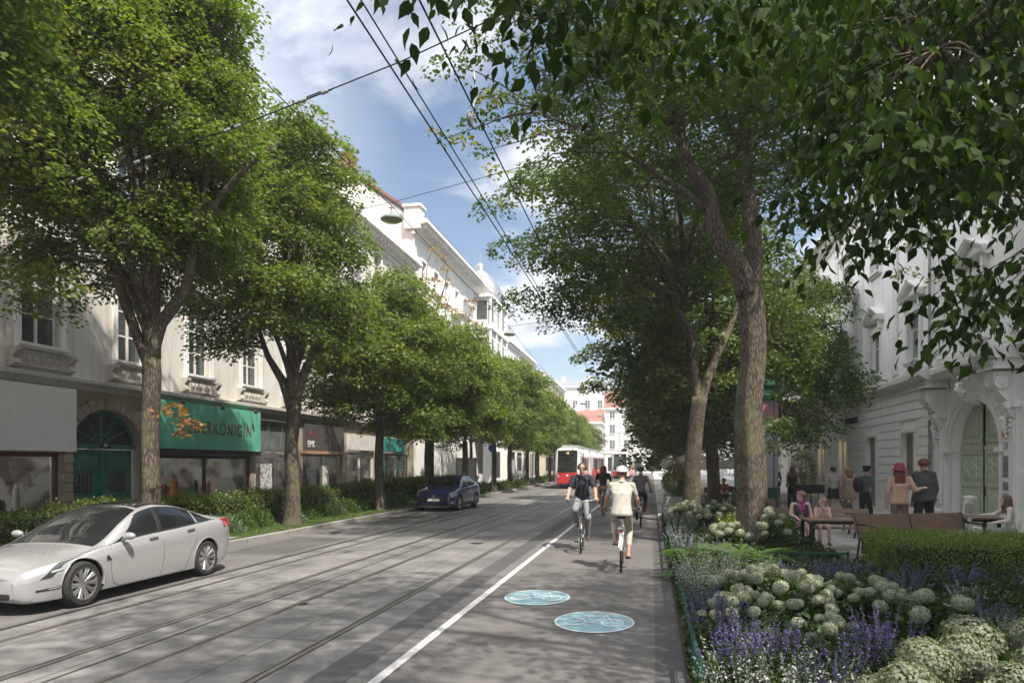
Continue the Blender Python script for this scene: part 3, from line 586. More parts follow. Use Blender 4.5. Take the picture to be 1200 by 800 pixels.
# ---- taller white house beyond, with corner bay
def tall_house():
    Y0, Y1, X = 46.0, 66.0, -15.3
    t = thing('white_apartment_house', 'tall white apartment house with wide eaves rising above the left trees', 'building', (0,0,0))
    ys = [Y0+2.0+2.85*i for i in range(7)]
    rows = [(4.6, 1.9), (7.8, 1.9), (10.9, 1.8), (14.0, 1.6)]
    holes = [(y-.5, y+.5, z, z+h) for y in ys for z, h in rows]
    b = MB(); holes_wall(b, X, Y0, Y1, 0, 17.2, holes, .2, 1)
    b.add([(X,Y0,0),(X-13,Y0,0),(X-13,Y0,18),(X-6.5,Y0,22.6),(X,Y0,17.9)], [(0,1,2,3,4)]); b.quad((X,Y1+4,0),(X-13,Y1+4,0),(X-13,Y1+4,18),(X,Y1+4,18)); b.build('wall', M_stuccoW, t, fix=False)
    b = MB(); band(b, X, 1, Y0-.2, Y1+.2, 16.9, [(-.1,0),(.10,0),(.14,.35),(.5,.6),(.95,.7),(.95,.92),(-.1,1.15)])
    for k in range(36): b.box(X-.02, X+.8, Y0+.1+k*.56, Y0+.3+k*.56, 17.32, 17.56)
    b.build('eaves_cornice', M_trimW, t)
    b = MB(); b.add([(X+.9,Y0+.35,17.95),(X-6.5,Y0+.35,22.7),(X-13.5,Y0+.35,18.0),(X+.9,Y1,17.95),(X-6.5,Y1,22.7),(X-13.5,Y1,18.0)], [(0,1,4,3),(1,2,5,4),(0,2,1),(3,4,5),(0,3,5,2)]); b.build('roof', M_zinc, t)
    b = MB(); b.add([(X+.25,Y0-.14,18.0),(X-6.5,Y0-.14,22.72),(X-6.5,Y0+.34,22.72),(X+.25,Y0+.34,18.0),(X+.25,Y0-.14,18.22),(X-6.5,Y0-.14,22.95),(X-6.5,Y0+.34,22.95),(X+.25,Y0+.34,18.22)], [(0,1,2,3),(4,5,6,7),(0,1,5,4),(1,2,6,5),(2,3,7,6),(3,0,4,7)]); b.build('gable_coping', M_tile, t)
    b = MB(); b.box(X-.6, X+.5, Y0-.3, Y0+.7, 17.2, 18.6); b.box(X-.7, X+.6, Y0-.4, Y0+.8, 18.6, 18.8); b.build('parapet_block', M_trimW, t, bevel=.03)
    for xx, w in ((-20.2, .8),):
        b = MB(); b.box(xx-w/2, xx+w/2, Y0+.1, Y0+1.3, 18.8, 18.0+(X-xx)*.7+1.2); b.box(xx-w/2-.08, xx+w/2+.08, Y0+.02, Y0+1.38, 18.0+(X-xx)*.7+1.2, 18.0+(X-xx)*.7+1.32); b.build('chimney', mat('brick_red', (.27,.13,.10), .9, c2=(.18,.09,.07), scale=14, bump=.5), t)
    for y in ys:
        for j, (z, h) in enumerate(rows): window(t, X, 1, y, z, 1.0, h, M_wframe, M_glass, 1, (.62,), surround=M_trimW, pediment=None)
    # balconies with columns and the corner bay
    for y in (56.4,):
        for z in (7.3, 10.4, 13.6):
            b = MB(); b.box(X, X+1.05, y-1.5, y+1.5, z-.12, z); b.build('balcony_slab', M_trimW, t)
            b = MB(); b.box(X+.98, X+1.02, y-1.5, y+1.5, z+.9, z+.95)
            for k in range(26): b.box(X+.99, X+1.01, y-1.48+k*.118, y-1.46+k*.118, z, z+.9)
            b.build('balcony_railing', M_zinc, t)
    b = MB(); Yb = 64.0; prof = [(0, 4), (1.6, 4), (1.6, 16.4), (0, 16.4)]
    b.box(X, X+1.3, Yb-1.2, Y1+4, 4.2, 16.85); bo = b.build('corner_bay', M_stuccoW, t, bevel=.05)
    b = MB()
    for z in (4.2, 7.4, 10.6, 13.8, 16.6): b.box(X, X+1.55, Yb-1.45, Y1+4.2, z-.1, z+.15)
    for y in (Yb-1.25, Yb+1.2, Yb+3.4, Y1+3.9): b.tube([(X+1.4, y, 4.3), (X+1.4, y, 16.5)], .12, 10)
    b.build('bay_columns', M_trimW, bo)
    for z in (5, 8.2, 11.4, 14.6):
        for y in (Yb, Yb+2.3, Yb+4.6):
            b = MB(); b.box(X+1.29, X+1.33, y-.5, y+.5, z, z+1.6); b.box(X+.2, X+1.1, Yb-1.235, Yb-1.205, z, z+1.6) if y == Yb else None; b.build('window', M_glass, bo)
    b = MB(); b.lathe([(2.3, 16.8), (2.4, 17.2), (1.9, 18.4), (1.1, 19.4), (.5, 20.0), (.45, 20.5), (.08, 20.8), (.02, 22)], 12, (X-.6, Y1+1.4, 0)); b.build('turret', M_zinc, bo, smooth=True)
tall_house()

# ---- right house: banded stucco, gate with consoles
RX = 9.3
def right_house():
    t = thing('white_town_house', 'white house along the right pavement with banded ground floor and arched gate', 'building', (0,0,0))
    Y0, Y1 = -6, 64
    wins = [29.25+4.68*i for i in range(0, 8)]+[18.3, 13.6, 8.9]; up = [28.6+2.6*0] ; ups = [y for y in [28.7+4.6*i for i in range(8)]]+[23.65, 18.6, 13.8, 9]
    gate = (21.95, 25.35, .03, 3.78)
    holes = [gate]+[(w-.75, w+.75, (.03 if i == 1 else .9), 3.05) for i, w in enumerate(wins)]
    holes += [(w-.62, w+.62, z, z+h) for w in ups for z, h in ((5.62, 1.75), (9.9, 1.5))]
    b = MB(); holes_wall(b, RX, Y0, Y1, 0, 13.4, holes, .3, -1); b.quad((RX,Y0,0),(RX+12,Y0,0),(RX+12,Y0,13.4),(RX,Y0,13.4)); b.quad((RX,Y1,0),(RX+12,Y1,0),(RX+12,Y1,13.4),(RX,Y1,13.4)); b.build('wall', M_stuccoR, t, fix=False)
    # banded rustication: raised courses with open joints
    b = MB(); z = .55; opens = sorted([(gate[0]-1.15, gate[1]+1.15, 9)]+[(w-.95, w+.95, 3.2) for w in wins])
    while z < 4.55:
        y = Y0
        segs = []
        for a, c, top in opens:
            if z < top:
                segs.append((y, a)); y = c
        segs.append((y, Y1))
        for a, c in segs:
            if c-a > .1: b.box(RX-.045, RX+.05, a, c, z, z+.285)
        z += .33
    b.box(RX-.07, RX+.05, Y0, gate[0]-1.15, .0, .5); b.box(RX-.07, RX+.05, gate[1]+1.15, wins[1]-.95, .0, .5); b.box(RX-.07, RX+.05, wins[1]+.95, Y1, 0, .5)
    b.build('banded_masonry', M_stuccoR, t, bevel=.008)
    b = MB(); band(b, RX, -1, Y0, Y1, 4.62, [(-.1,0),(.06,0),(.10,.12),(.26,.22),(.36,.26),(.36,.38),(.12,.46),(-.1,.46)]); b.build('string_course', M_trimW, t)
    b = MB(); band(b, RX, -1, Y0, Y1, 9.0, [(-.1,0),(.05,0),(.12,.1),(.18,.14),(.18,.24),(-.1,.28)]) if False else b.box(RX-.06, RX+.05, Y0, Y1, 5.15, 5.28); b.build('sill_course', M_trimW, t)
    b = MB(); band(b, RX, -1, Y0, Y1, 12.9, [(-.1,0),(.08,0),(.12,.3),(.5,.5),(.75,.55),(.75,.75),(-.1,.9)])
    for k in range(110): b.box(RX-.5, RX+.02, Y0+.2+k*.63, Y0+.42+k*.63, 13.15, 13.38)
    b.build('cornice', M_trimW, t)
    b = MB(); b.prism([(RX-.6, 13.82), (RX+6, 15.4), (RX+12.5, 13.82)], 'xz', Y0, Y1); b.build('roof', M_zinc, t)
    # pilaster strips between the upper windows
    for w in [26.1+4.6*i for i in range(9)]+[21.1, 16.2]: b = MB(); b.box(RX-.07, RX+.02, w-.26, w+.26, 5.35, 12.9); b.box(RX-.11, RX+.02, w-.32, w+.32, 12.4, 12.6); b.box(RX-.11, RX+.02, w-.32, w+.32, 5.3, 5.62); b.build('wall_pilaster', M_trimW, t, bevel=.01)
    M_in = mat('lit_interior', (.3,.22,.12), .8, c2=(.08,.06,.05), scale=2.2, emit=(1.0,.66,.28), estr=.5)
    M_warm = mat('warm_glow_backdrop', (.4,.12,.06), .7, c2=(.15,.06,.05), scale=2, emit=(1.0,.5,.3), estr=.15)  # emission puts the warm glow into the door's interior backdrop
    M_redd = mat('red_shutter', (.32,.08,.06), .5); M_beige = mat('beige_frame', (.50,.46,.40), .5)
    for i, w in enumerate(wins):
        f = window(t, RX, -1, w, .9 if i != 1 else .06, 1.5, 2.15 if i != 1 else 2.99, M_beige, _m['shop_clear'], 1, (), sill=False, blind=False)
        b = MB(); s = .11; z0 = .9 if i != 1 else .06; b.prism([(w-.75-s, z0), (w-.752, z0), (w-.752, 3.052), (w+.752, 3.052), (w+.752, z0), (w+.75+s, z0), (w+.75+s, 3.05+s), (w-.75-s, 3.05+s)], 'yz', RX+.05, RX-.075); b.build('surround', M_trimW, f)
        b = MB(); b.box(RX+.42, RX+.50, w-.73, w+.73, z0, 3.03); b.build('lit_interior', M_in if i not in (1,) else M_warm, f)
        b = MB()
        for k in range(4): y = w-.55+k*.36; b.lathe([(.09, z0+.02), (.12, z0+.5), (.07, z0+.8+.15*(k % 2)), (.10, z0+1.2), (.03, z0+1.45+.2*(k % 2))], 8, (RX+.33, y, 0))
        b.build('display_goods', [M_redd, _m['goods_dark'], mat('goods_beige', (.5,.42,.3), .7), _m['goods_white']][i % 4], f, smooth=True)
        if i in (0, 1):
            b = MB(); b.box(RX+.175, RX+.20, w+.05, w+.70, z0+.05, 2.98); b.build('red_panel', M_redd, f)
        b = MB(); b.box(RX+.28, RX+.33, w-.5, w-.44, 1.0, 2.9); b.box(RX+.28, RX+.33, w+.2, w+.26, 1.4, 2.9); b.build('light_tube', mat('tube_light', (.9,.85,.7), .5, emit=(1,.85,.55), estr=3), f)
    for i, w in enumerate(ups):
        window(t, RX, -1, w, 5.62, 1.24, 1.75, M_wframe, M_glassL, 1, (.66,), surround=M_trimW, pediment='tri'); window(t, RX, -1, w, 9.9, 1.24, 1.5, M_wframe, M_glassL, 1, (.6,), surround=M_trimW, pediment='flat')
    # gate
    yc, hw = 23.65, 1.7
    e = MB(); arch_fill(e, RX-.004, RX+.34, yc, hw, 2.35, 1.42, 3.78); e.build('arch_spandrel', M_stuccoR, t, fix=False)
    e = MB(); arch_ring(e, RX+.10, RX-.10, yc, hw+.004, 2.35, 1.424, .156); arch_ring(e, RX+.10, RX-.16, yc, hw+.16, 2.35, 1.58, .10)
    for sg in (-1, 1): e.box(RX+.10, RX-.10, yc+sg*(hw+.004), yc+sg*(hw+.16), .03, 2.35); e.box(RX+.10, RX-.16, yc+sg*(hw+.16), yc+sg*(hw+.26), .03, 2.35); e.box(RX+.3, RX-.20, yc+sg*(hw-.06), yc+sg*(hw+.34), 2.22, 2.34)
    e.build('archivolt', M_trimW, t, bevel=.01)
    k_ = MB(); k_.prism([(RX+.05, 3.62), (RX-.30, 3.72), (RX-.36, 4.36), (RX-.42, 4.5), (RX+.05, 4.5)], 'xz', yc-.2, yc+.2); k_.ball((RX-.36, yc, 4.08), .19, 14, (1, .85, 1.25)); k_.ball((RX-.54, yc, 4.06), .04, 8)
    for sg in (-1, 1): k_.ball((RX-.42, yc+sg*.13, 4.22), .09, 8); k_.ball((RX-.36, yc+sg*.2, 4.0), .08, 8)
    k_.tube([(RX-.30, yc-.32, 4.34), (RX-.46, yc, 4.42), (RX-.30, yc+.32, 4.34)], .06, 8); k_.build('keystone_head', M_trimW, t, smooth=True)
    for sg in (-1, 1):
        p = MB(); y = yc+sg*(hw+.72); p.box(RX+.05, RX-.14, y-.36, y+.36, .03, 3.35); p.box(RX+.05, RX-.22, y-.42, y+.42, .03, .42); p.box(RX+.05, RX-.18, y-.27, y+.27, .6, 3.0)
        p.box(RX+.05, RX-.24, y-.42, y+.42, 3.35, 3.47); p.build('pilaster', M_trimW, t, bevel=.012)
        p = MB(); p.prism([(RX+.05, 3.1), (RX-.2, 3.1), (RX-.30, 3.3), (RX-.26, 3.5), (RX-.5, 3.75), (RX-.62, 4.1), (RX-.62, 4.3), (RX+.05, 4.3)], 'xz', y-.24, y+.24)
        for q in (-1, 1):
            p.lathe([(0, -.07), (.17, -.07), (.17, .07), (0, .07)], 14, (RX-.46, y+q*.25, 4.0), 'y'); p.lathe([(0, -.05), (.10, -.05), (.10, .05), (0, .05)], 12, (RX-.30, y+q*.25, 3.42), 'y')
            p.lathe([(0, -.09), (.07, -.09), (.07, .09), (0, .09)], 10, (RX-.46, y+q*.25, 4.0), 'y')
        for q in range(5): p.ball((RX-.22-.02*q, y, 2.62+.11*q), .05+.012*q, 8)
        for q in (-1, 1):
            for r_ in range(3): p.ball((RX-.2, y+q*(.12+.03*r_), 2.75+.14*r_), .05, 8)
        p.build('console', M_trimW, t, smooth=True)
        p = MB(); p.box(RX+.05, RX-.72, y-.5, y+.5, 4.34, 4.42); p.box(RX+.05, RX-.66, y-.45, y+.45, 4.42, 4.6)
        for q in range(9): p.box(RX-.66, RX-.71, y-.42+q*.1, y-.37+q*.1, 4.46, 4.57)
        band(p, RX, -1, y-.56, y+.56, 4.6, [(-.05,0),(.70,0),(.84,.1),(.92,.14),(.92,.28),(-.05,.34)]); p.build('entablature_block', M_trimW, t)
    p = MB(); band(p, RX, -1, yc-hw-.14, yc+hw+.14, 4.58, [(-.05,0),(.40,0),(.52,.1),(.60,.14),(.60,.28),(-.05,.34)]); p.build('gate_ledge', M_trimW, t)
    # two leaves, sage green, carved panels
    M_sage = mat('sage_paint', (.46,.50,.38), .5, c2=(.38,.42,.32), scale=5, bump=.12); X = RX+.26
    for sg in (-1, 1):
        d = MB(); a, c = sorted((yc+sg*.03, yc+sg*(hw-.02))); mid = (a+c)/2; n = 12
        top = lambda y: 2.35+1.42*math.sqrt(max(0, 1-((y-yc)/hw)**2))-.01
        ys_ = [a+(c-a)*i/n for i in range(n+1)]; d.prism([(a, .05), (c, .05)]+[(y, top(y)) for y in reversed(ys_)], 'yz', X, X+.06)
        d.box(X-.05, X, a+.04, c-.04, 2.30, 2.42); d.box(X-.03, X, a+.02, c-.02, .05, .35)
        d.box(X-.03, X, a+.02, a+.14, .35, 2.30); d.box(X-.03, X, c-.14, c-.02, .35, 2.30); d.box(X-.03, X, a+.14, c-.14, 1.22, 1.34); d.box(X-.03, X, a+.14, c-.14, 2.18, 2.3)
        d.box(X-.022, X, a+.26, c-.26, .5, 1.1); d.box(X-.035, X, a+.34, c-.34, .58, 1.02)
        d.box(X-.02, X, a+.22, c-.22, 1.42, 2.10)
        for (p0, p1) in (((a+.32, 1.52), (c-.32, 2.0)), ((a+.32, 1.70), (mid, 2.0)), ((mid, 1.5), (c-.32, 1.80))): d.tube([(X-.03, p0[0], p0[1]), (X-.03, p1[0], p1[1])], .028, 6)
        d.lathe([(0, .0), (.17, .0), (.17, -.045), (.12, -.05), (.10, -.03), (.06, -.06), (0, -.07)], 18, (X-.01, mid, 1.76), 'x')
        for yy in (a+.32, c-.32):
            for zz_ in (1.52, 2.0): d.ball((X-.03, yy, zz_), .045, 8)
        pts = [(a+.12, 2.52), (c-.12, 2.52)]+[(y, top(y)-.18) for y in reversed([a+.12+(c-a-.24)*i/8 for i in range(9)]) if top(y)-.18 > 2.56]
        d.prism(pts, 'yz', X-.025, X); cy_ = sum(p[0] for p in pts)/len(pts); cz_ = sum(p[1] for p in pts)/len(pts); d.prism([(cy_+(p[0]-cy_)*.7, cz_+(p[1]-cz_)*.7) for p in pts], 'yz', X-.045, X-.024)
        do = d.build('gate_leaf', M_sage, t, bevel=.006)
        if sg < 0: g = MB(); g.tube([(X-.03, yc-.09, 1.05), (X-.10, yc-.09, 1.07), (X-.10, yc-.22, 1.07)], .013, 6); g.box(X-.036, X, yc-.13, yc-.06, .95, 1.25); g.build('handle', M_black, do)
    g = MB(); g.box(X-.04, X+.02, yc-.028, yc+.028, .05, 3.72); g.build('meeting_stile', M_black, t)
    # plaques beside the gate
    y = yc-hw-.62
    g = MB(); g.lathe([(0, 0), (.15, 0), (.15, -.03), (0, -.03)], 20, (RX-.19, y, 2.72), 'x'); g.build('house_plaque', mat('plaque_orange', (.5,.16,.06), .5), t)
    text('house_number', '37', .26, mat('number_grey', (.12,.12,.13), .5), t, (RX-.185, y, 2.35), (PI/2, 0, -PI/2), .004)
    for z0, z1 in ((1.55, 2.1), (1.2, 1.42), (.9, 1.12)): g = MB(); g.box(RX-.18, RX-.20, y-.13, y+.13, z0, z1); g.build('name_plate', mat('plate_grey', (.34,.35,.36), .35, .5, c2=(.2,.2,.2), scale=16, ramp=(.4,.55)), t)
    text('shop_letters', 'FOXXHAIRE', .40, mat('letters_dark', (.035,.035,.035), .5), t, (RX-.07, 37.0, 3.9), (PI/2, 0, -PI/2), .03, sx=1.0)
    b = MB(); b.tube([(RX-.12, 26.9, .1), (RX-.12, 26.9, 12.9)], .05, 10); b.build('drainpipe', M_zinc, t, smooth=True)
right_house()

# ---- far houses closing the street, and the rows behind the trees
def far_house(name, label, x0, x1, y0, y1, h, mw, mr, roof_h=2.5, face=('-y',), rows=4, cols=5, group=None, ridge='x', mg=None):
    t = thing(name, label, 'building', (0,0,0), 0, group); b = MB(); b.box(x0, x1, y0, y1, 0, h); b.build('wall', mw, t)
    b = MB(); b.box(x0-.4, x1+.4, y0-.4, y1+.4, h, h+.35); b.box(x0-.15, x1+.15, y0-.15, y1+.15, h-3*0-.35+.0, h-.002); b.box(x0-.12, x1+.12, y0-.12, y1+.12, 4.0, 4.3); b.build('cornice', M_trimW, t)
    b = MB()
    if ridge == 'x': b.prism([(y0-.3, h+.35), (y1+.3, h+.35), ((y0+y1)/2, h+.35+roof_h)], 'yz', x0-.3, x1+.3)
    else: b.prism([(x0-.3, h+.35), (x1+.3, h+.35), ((x0+x1)/2, h+.35+roof_h)], 'xz', y0-.3, y1+.3)
    r_ = b.build('roof', mr, t)
    for fx in (x0+(x1-x0)*.25, x0+(x1-x0)*.7):
        b = MB(); b.box(fx-.4, fx+.4, (y0+y1)/2-.3, (y0+y1)/2+.3, h+1, h+roof_h+1.4); b.build('chimney', M_stuccoW, r_)
    for fc in face:
        L = (x1-x0) if fc == '-y' else (y1-y0); nc = max(2, int(L/2.6))
        for i in range(nc):
            for k in range(int((h-4.5)/3.1)+1):
                u = (i+.5)*L/nc; z = 5.0+k*3.1 if k or True else 1
                if z+1.7 > h: continue
                b = MB(); w = .5
                if fc == '-y':
                    X = x0+u; b.box(X-w, X+w, y0-.03, y0+.05, z, z+1.7); o = b.build('window', mg or M_glassL, t); b = MB(); b.box(X-w-.12, X+w+.12, y0-.14, y0+.02, z-.14, z-.002); b.box(X-w-.12, X+w+.12, y0-.12, y0+.02, z+1.75, z+1.9); b.box(X-.04, X+.04, y0-.05, y0-.031, z, z+1.7); b.build('sill', M_trimW, o)
                else:
                    X = x1 if fc == '+x' else x0; s_ = 1 if fc == '+x' else -1; Yw = y0+u
                    b.box(X-.05*s_, X+.03*s_, Yw-w, Yw+w, z, z+1.7); o = b.build('window', mg or M_glassL, t); b = MB(); b.box(X-.02*s_, X+.14*s_, Yw-w-.12, Yw+w+.12, z-.14, z-.002); b.box(X-.02*s_, X+.12*s_, Yw-w-.12, Yw+w+.12, z+1.75, z+1.9); b.build('sill', M_trimW, o)
        for i in range(max(2, int(L/4))):
            nn = max(2, int(L/4)); u = (i+.5)*L/nn; b = MB()
            if fc == '-y': b.box(x0+u-1.4, x0+u+1.4, y0-.03, y0+.05, .4, 3.2)
            else: b.box((x1 if fc == '+x' else x0)-.05, (x1 if fc == '+x' else x0)+.05, y0+u-1.4, y0+u+1.4, .4, 3.2)
            b.build('shop_window', M_shop, t)
    return t
far_house('corner_house', 'white corner house beyond the tall apartment house on the left', -29, -15.3, 78, 96, 15, M_stuccoW, M_tile, face=('-y', '+x'), ridge='y')
far_house('cream_house', 'cream far house on the left side of the street behind the tram', -27, -14.0, 97, 118, 13.5, facade_mat('stucco_cream', (.66,.60,.48), (.58,.52,.42), (.45,.4,.32)), M_tile, face=('-y', '+x'), ridge='y')
far_house('pale_house', 'pale far house with low brick red roof in the street axis', -9.5, 2.5, 152, 164, 13.0, M_stuccoW, M_tile, 4, face=('-y',))
far_house('far_tall_block', 'very tall white far block left of the street axis', -24, -10, 165, 180, 19, M_stuccoW, M_zinc, 2, face=('-y', '+x'))
far_house('far_white_block', 'broad white far block behind the red roofed house', 3, 22, 168, 182, 15, M_stuccoW, M_zinc, 2, face=('-y',))
far_house('low_cream_house', 'low cream house under the red roof at the street end', -16, -9.6, 140, 150, 9.5, M_stuccoW, M_tile, 2.6, face=('-y', '+x'))
far_house('right_row_house', 'white far house on the right side behind the dark trees', 9.3, 20, 66, 100, 14, M_stuccoR, M_zinc, face=('-y', '-x'), ridge='y')
far_house('right_end_house', 'white far house at the far right of the street', 9.0, 20, 102, 140, 15, M_stuccoW, M_tile, face=('-y', '-x'), ridge='y')
# ---------------------------------------------------------------- trees
M_bark = bark_mat('bark', (.155,.13,.105), (.04,.032,.026)); M_bark2 = bark_mat('bark_brown', (.16,.12,.095), (.04,.03,.024))
M_lf_bright = leaf_mat('leaf_bright', (.062,.10,.022), (.175,.22,.052), (.32,.26,.07), trans=.42)
M_lf_mid = leaf_mat('leaf_mid', (.042,.075,.018), (.115,.155,.04), trans=.36)
M_lf_dark = leaf_mat('leaf_dark', (.040,.072,.022), (.125,.16,.045), (.26,.24,.06), trans=.3)
M_lf_yel = leaf_mat('leaf_yellowing', (.12,.14,.03), (.30,.26,.05), trans=.4)
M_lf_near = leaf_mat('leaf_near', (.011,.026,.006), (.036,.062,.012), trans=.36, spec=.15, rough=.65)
M_lf_rust = leaf_mat('leaf_rust', (.22,.10,.04), (.36,.19,.07), trans=.4)
CS, SN = math.cos(.18843), math.sin(.18843)
def unit(v): return v/(np.linalg.norm(v, axis=-1, keepdims=True)+1e-9)
def jitter_path(a, b, n, amp, sag=0.0, seed=0):
    r = random.Random(seed); a = Vector(a); b = Vector(b); out = []
    L = (b-a).length; o1 = Vector((r.uniform(-1,1), r.uniform(-1,1), r.uniform(-.5,.5)))*amp*L; o2 = Vector((r.uniform(-1,1), r.uniform(-1,1), r.uniform(-.5,.5)))*amp*L
    for i in range(n+1):
        t = i/n; p = a.lerp(b, t)+o1*math.sin(PI*t)+o2*math.sin(2*PI*t)*.5; p.z += sag*L*math.sin(PI*t); out.append(p)
    return out
def bark_tube(b, pts, rad, n=18, flare=0.0, seg=None, seed=0):
    """resampled tube with lobes and roots"""
    pts = [Vector(p) for p in pts]; P = []; Rr = []
    for i in range(len(pts)-1):
        k = max(1, int((pts[i+1]-pts[i]).length/(seg or max(.06, rad[i]*.8))))
        p0 = pts[max(i-1,0)]; p1 = pts[i]; p2 = pts[i+1]; p3 = pts[min(i+2, len(pts)-1)]
        for j in range(k):
            t = j/k; P.append(.5*((2*p1)+(p2-p0)*t+(2*p0-5*p1+4*p2-p3)*t*t+(3*p1-p0-3*p2+p3)*t**3)); Rr.append(rad[i]*(1-t)+rad[i+1]*t)
    P.append(pts[-1]); Rr.append(rad[-1]); st = len(b.v)
    b.tube(P, Rr, n)
    if rad[0] > .09:
        h0 = P[0].z
        for i, p in enumerate(P):
            for k in range(n):
                v = Vector(b.v[st+i*n+k]); d = v-p; a = 2*PI*k/n
                f = 1+.10*noise.noise(Vector((v.x*2.5+seed, v.y*2.5, v.z*.7)))+.055*math.sin(5*a+seed+p.z*.35)+.03*math.sin(9*a+p.z*.6)
                if flare: f += flare*math.exp(-max(0, p.z-h0)/.28)*(1+.5*math.sin(4*a+seed))
                b.v[st+i*n+k] = tuple(p+d*f)
def clump_cloud(centres, radii, per, flat=.5, size=(.09,.14), aspect=.62, seed=1, shell=.5, droop=.35, density=None):
    """leaf positions and directions for leaf clumps; per = leaves per clump of radius 1"""
    g = np.random.default_rng(seed); PP = []; DD = []; VV = []
    for c, r in zip(centres, radii):
        n = max(12, int(per*r**2)); u = unit(g.normal(size=(n, 3))); u[:, 2] = np.abs(u[:, 2])*np.where(g.random(n) < .78, 1, -.7)
        k = shell+(1.05-shell)*g.random(n)**.6; lob = 1+.22*np.sin(3*np.arctan2(u[:,1], u[:,0])+g.uniform(0, 6))
        off = u*(k*lob)[:, None]*np.array([r, r, r*flat]); p = np.asarray(c)+off
        p[:, 2] -= .22*(off[:,0]**2+off[:,1]**2)/max(r, .1)
        d = unit(np.stack([off[:,0], off[:,1], np.zeros(n)], 1)+g.normal(0, .45*r, (n, 3))); d[:, 2] = d[:, 2]*.5-droop*g.random(n)-.1
        PP.append(p); DD.append(d); VV.append(np.clip(g.normal(.48+g.uniform(-.18,.18), .2, n), 0, 1))
    P = np.concatenate(PP); D = np.concatenate(DD); V = np.concatenate(VV); n = len(P)
    return P, D, g.uniform(*size, n), V
def crown_points(n, c, rad, seed, inner=.45, bottom=-.75, lump=.2):
    g = np.random.default_rng(seed); out = []
    while len(out) < n:
        u = unit(g.normal(size=3)); k = inner+(1-inner)*g.random()**.55
        if u[2] < bottom: continue
        w = 1+lump*noise.noise(Vector(tuple(u*1.7))+Vector((seed*1.3, 0, 0)))*1.6
        p = np.array(c)+u*k*w*np.array(rad)
        if all(np.linalg.norm((p-q)/np.array([1,1,.7])) > .33*min(rad[:2])**.5*.9 for q in out[-60:]): out.append(p)
        elif g.random() < .05: out.append(p)
    return np.array(out)
def build_tree(name, label, loc, trunk, limbs, centres, radii, per, mlf, size, mbark, group, flat=.5, seed=1, twigs=True, aspect=.62, shape=4, flare=.28, extra=None, sides=18, cat='tree'):
    """trunk/limbs: [(points, radii)] in local space; clumps hang from twigs that start on the nearest limb"""
    t = thing(name, label, cat, loc, 0, group); b = MB()
    for i, (p, r) in enumerate(trunk): bark_tube(b, p, r, sides, flare if i == 0 else 0, seed=seed+i)
    samp = []
    for p, r in limbs+trunk:
        if p in [x[0] for x in limbs]: bark_tube(b, p, r, 9, 0, seed=seed, seg=.35)
        for i in range(len(p)-1):
            for k in range(5): q = Vector(p[i]).lerp(Vector(p[i+1]), k/5); samp.append((q, r[i]*(1-k/5)+r[i+1]*k/5))
    zmin = min(s[0].z for s in samp)+.3*(max(s[0].z for s in samp)-min(s[0].z for s in samp))
    S = np.array([tuple(s[0]) for s in samp])
    if twigs:
        for i, c in enumerate(centres):
            ok = S[:, 2] < c[2]+.3; ok &= S[:, 2] > zmin*.6
            if not ok.any(): ok[:] = True
            d = np.linalg.norm(S-c, axis=1)+np.where(ok, 0, 50); j = int(d.argmin()); q, rr = samp[j]
            if d[j] > 4.5: continue
            b.tube(jitter_path(q, c, 4, .10, .10, seed=i+seed*77), [min(rr*.6, .035), min(rr*.5, .028), .018, .012, .007], 5)
            if radii[i] > .5:
                for k in range(3):
                    a = random.uniform(0, 6.28); e = Vector(c)+Vector((math.cos(a), math.sin(a), random.uniform(-.1,.5)))*radii[i]*.8
                    b.tube(jitter_path(c, e, 2, .1, 0, seed=i*3+k), [.010, .007, .004], 4)
    b.build('trunk', mbark, t, smooth='all')
    P, D, L, V = clump_cloud(centres, radii, per, flat, size, seed=seed)
    leaves('crown', P, D, L, L*aspect, mlf, t, shape, lv=V)
    if extra:
        P, D, L, V = clump_cloud(extra[0], extra[1], per, flat, size, seed=seed+5); leaves('yellowing_leaves', P, D, L, L*aspect, extra[2], t, shape, lv=V)
    return t
def auto_limbs(base, c, rad, n, seed, r0=.12, spread=.62):
    r = random.Random(seed); out = []
    for i in range(n):
        a = 2*PI*i/n+r.uniform(-.4, .4); e = Vector(c)+Vector((math.cos(a)*rad[0]*spread, math.sin(a)*rad[1]*spread, r.uniform(-.25, .75)*rad[2]))
        s = Vector(base)+Vector((0, 0, r.uniform(-.3, .9))); p = jitter_path(s, e, 6, .06, .10, seed=seed*31+i); out.append((p, [r0*(1-.8*k/6) for k in range(7)]))
    e = Vector(c)+Vector((r.uniform(-.3,.3), r.uniform(-.3,.3), rad[2]*.8)); out.append((jitter_path(base, e, 8, .03, 0, seed=seed), [r0*1.25*(1-.85*k/8) for k in range(9)]))
    return out

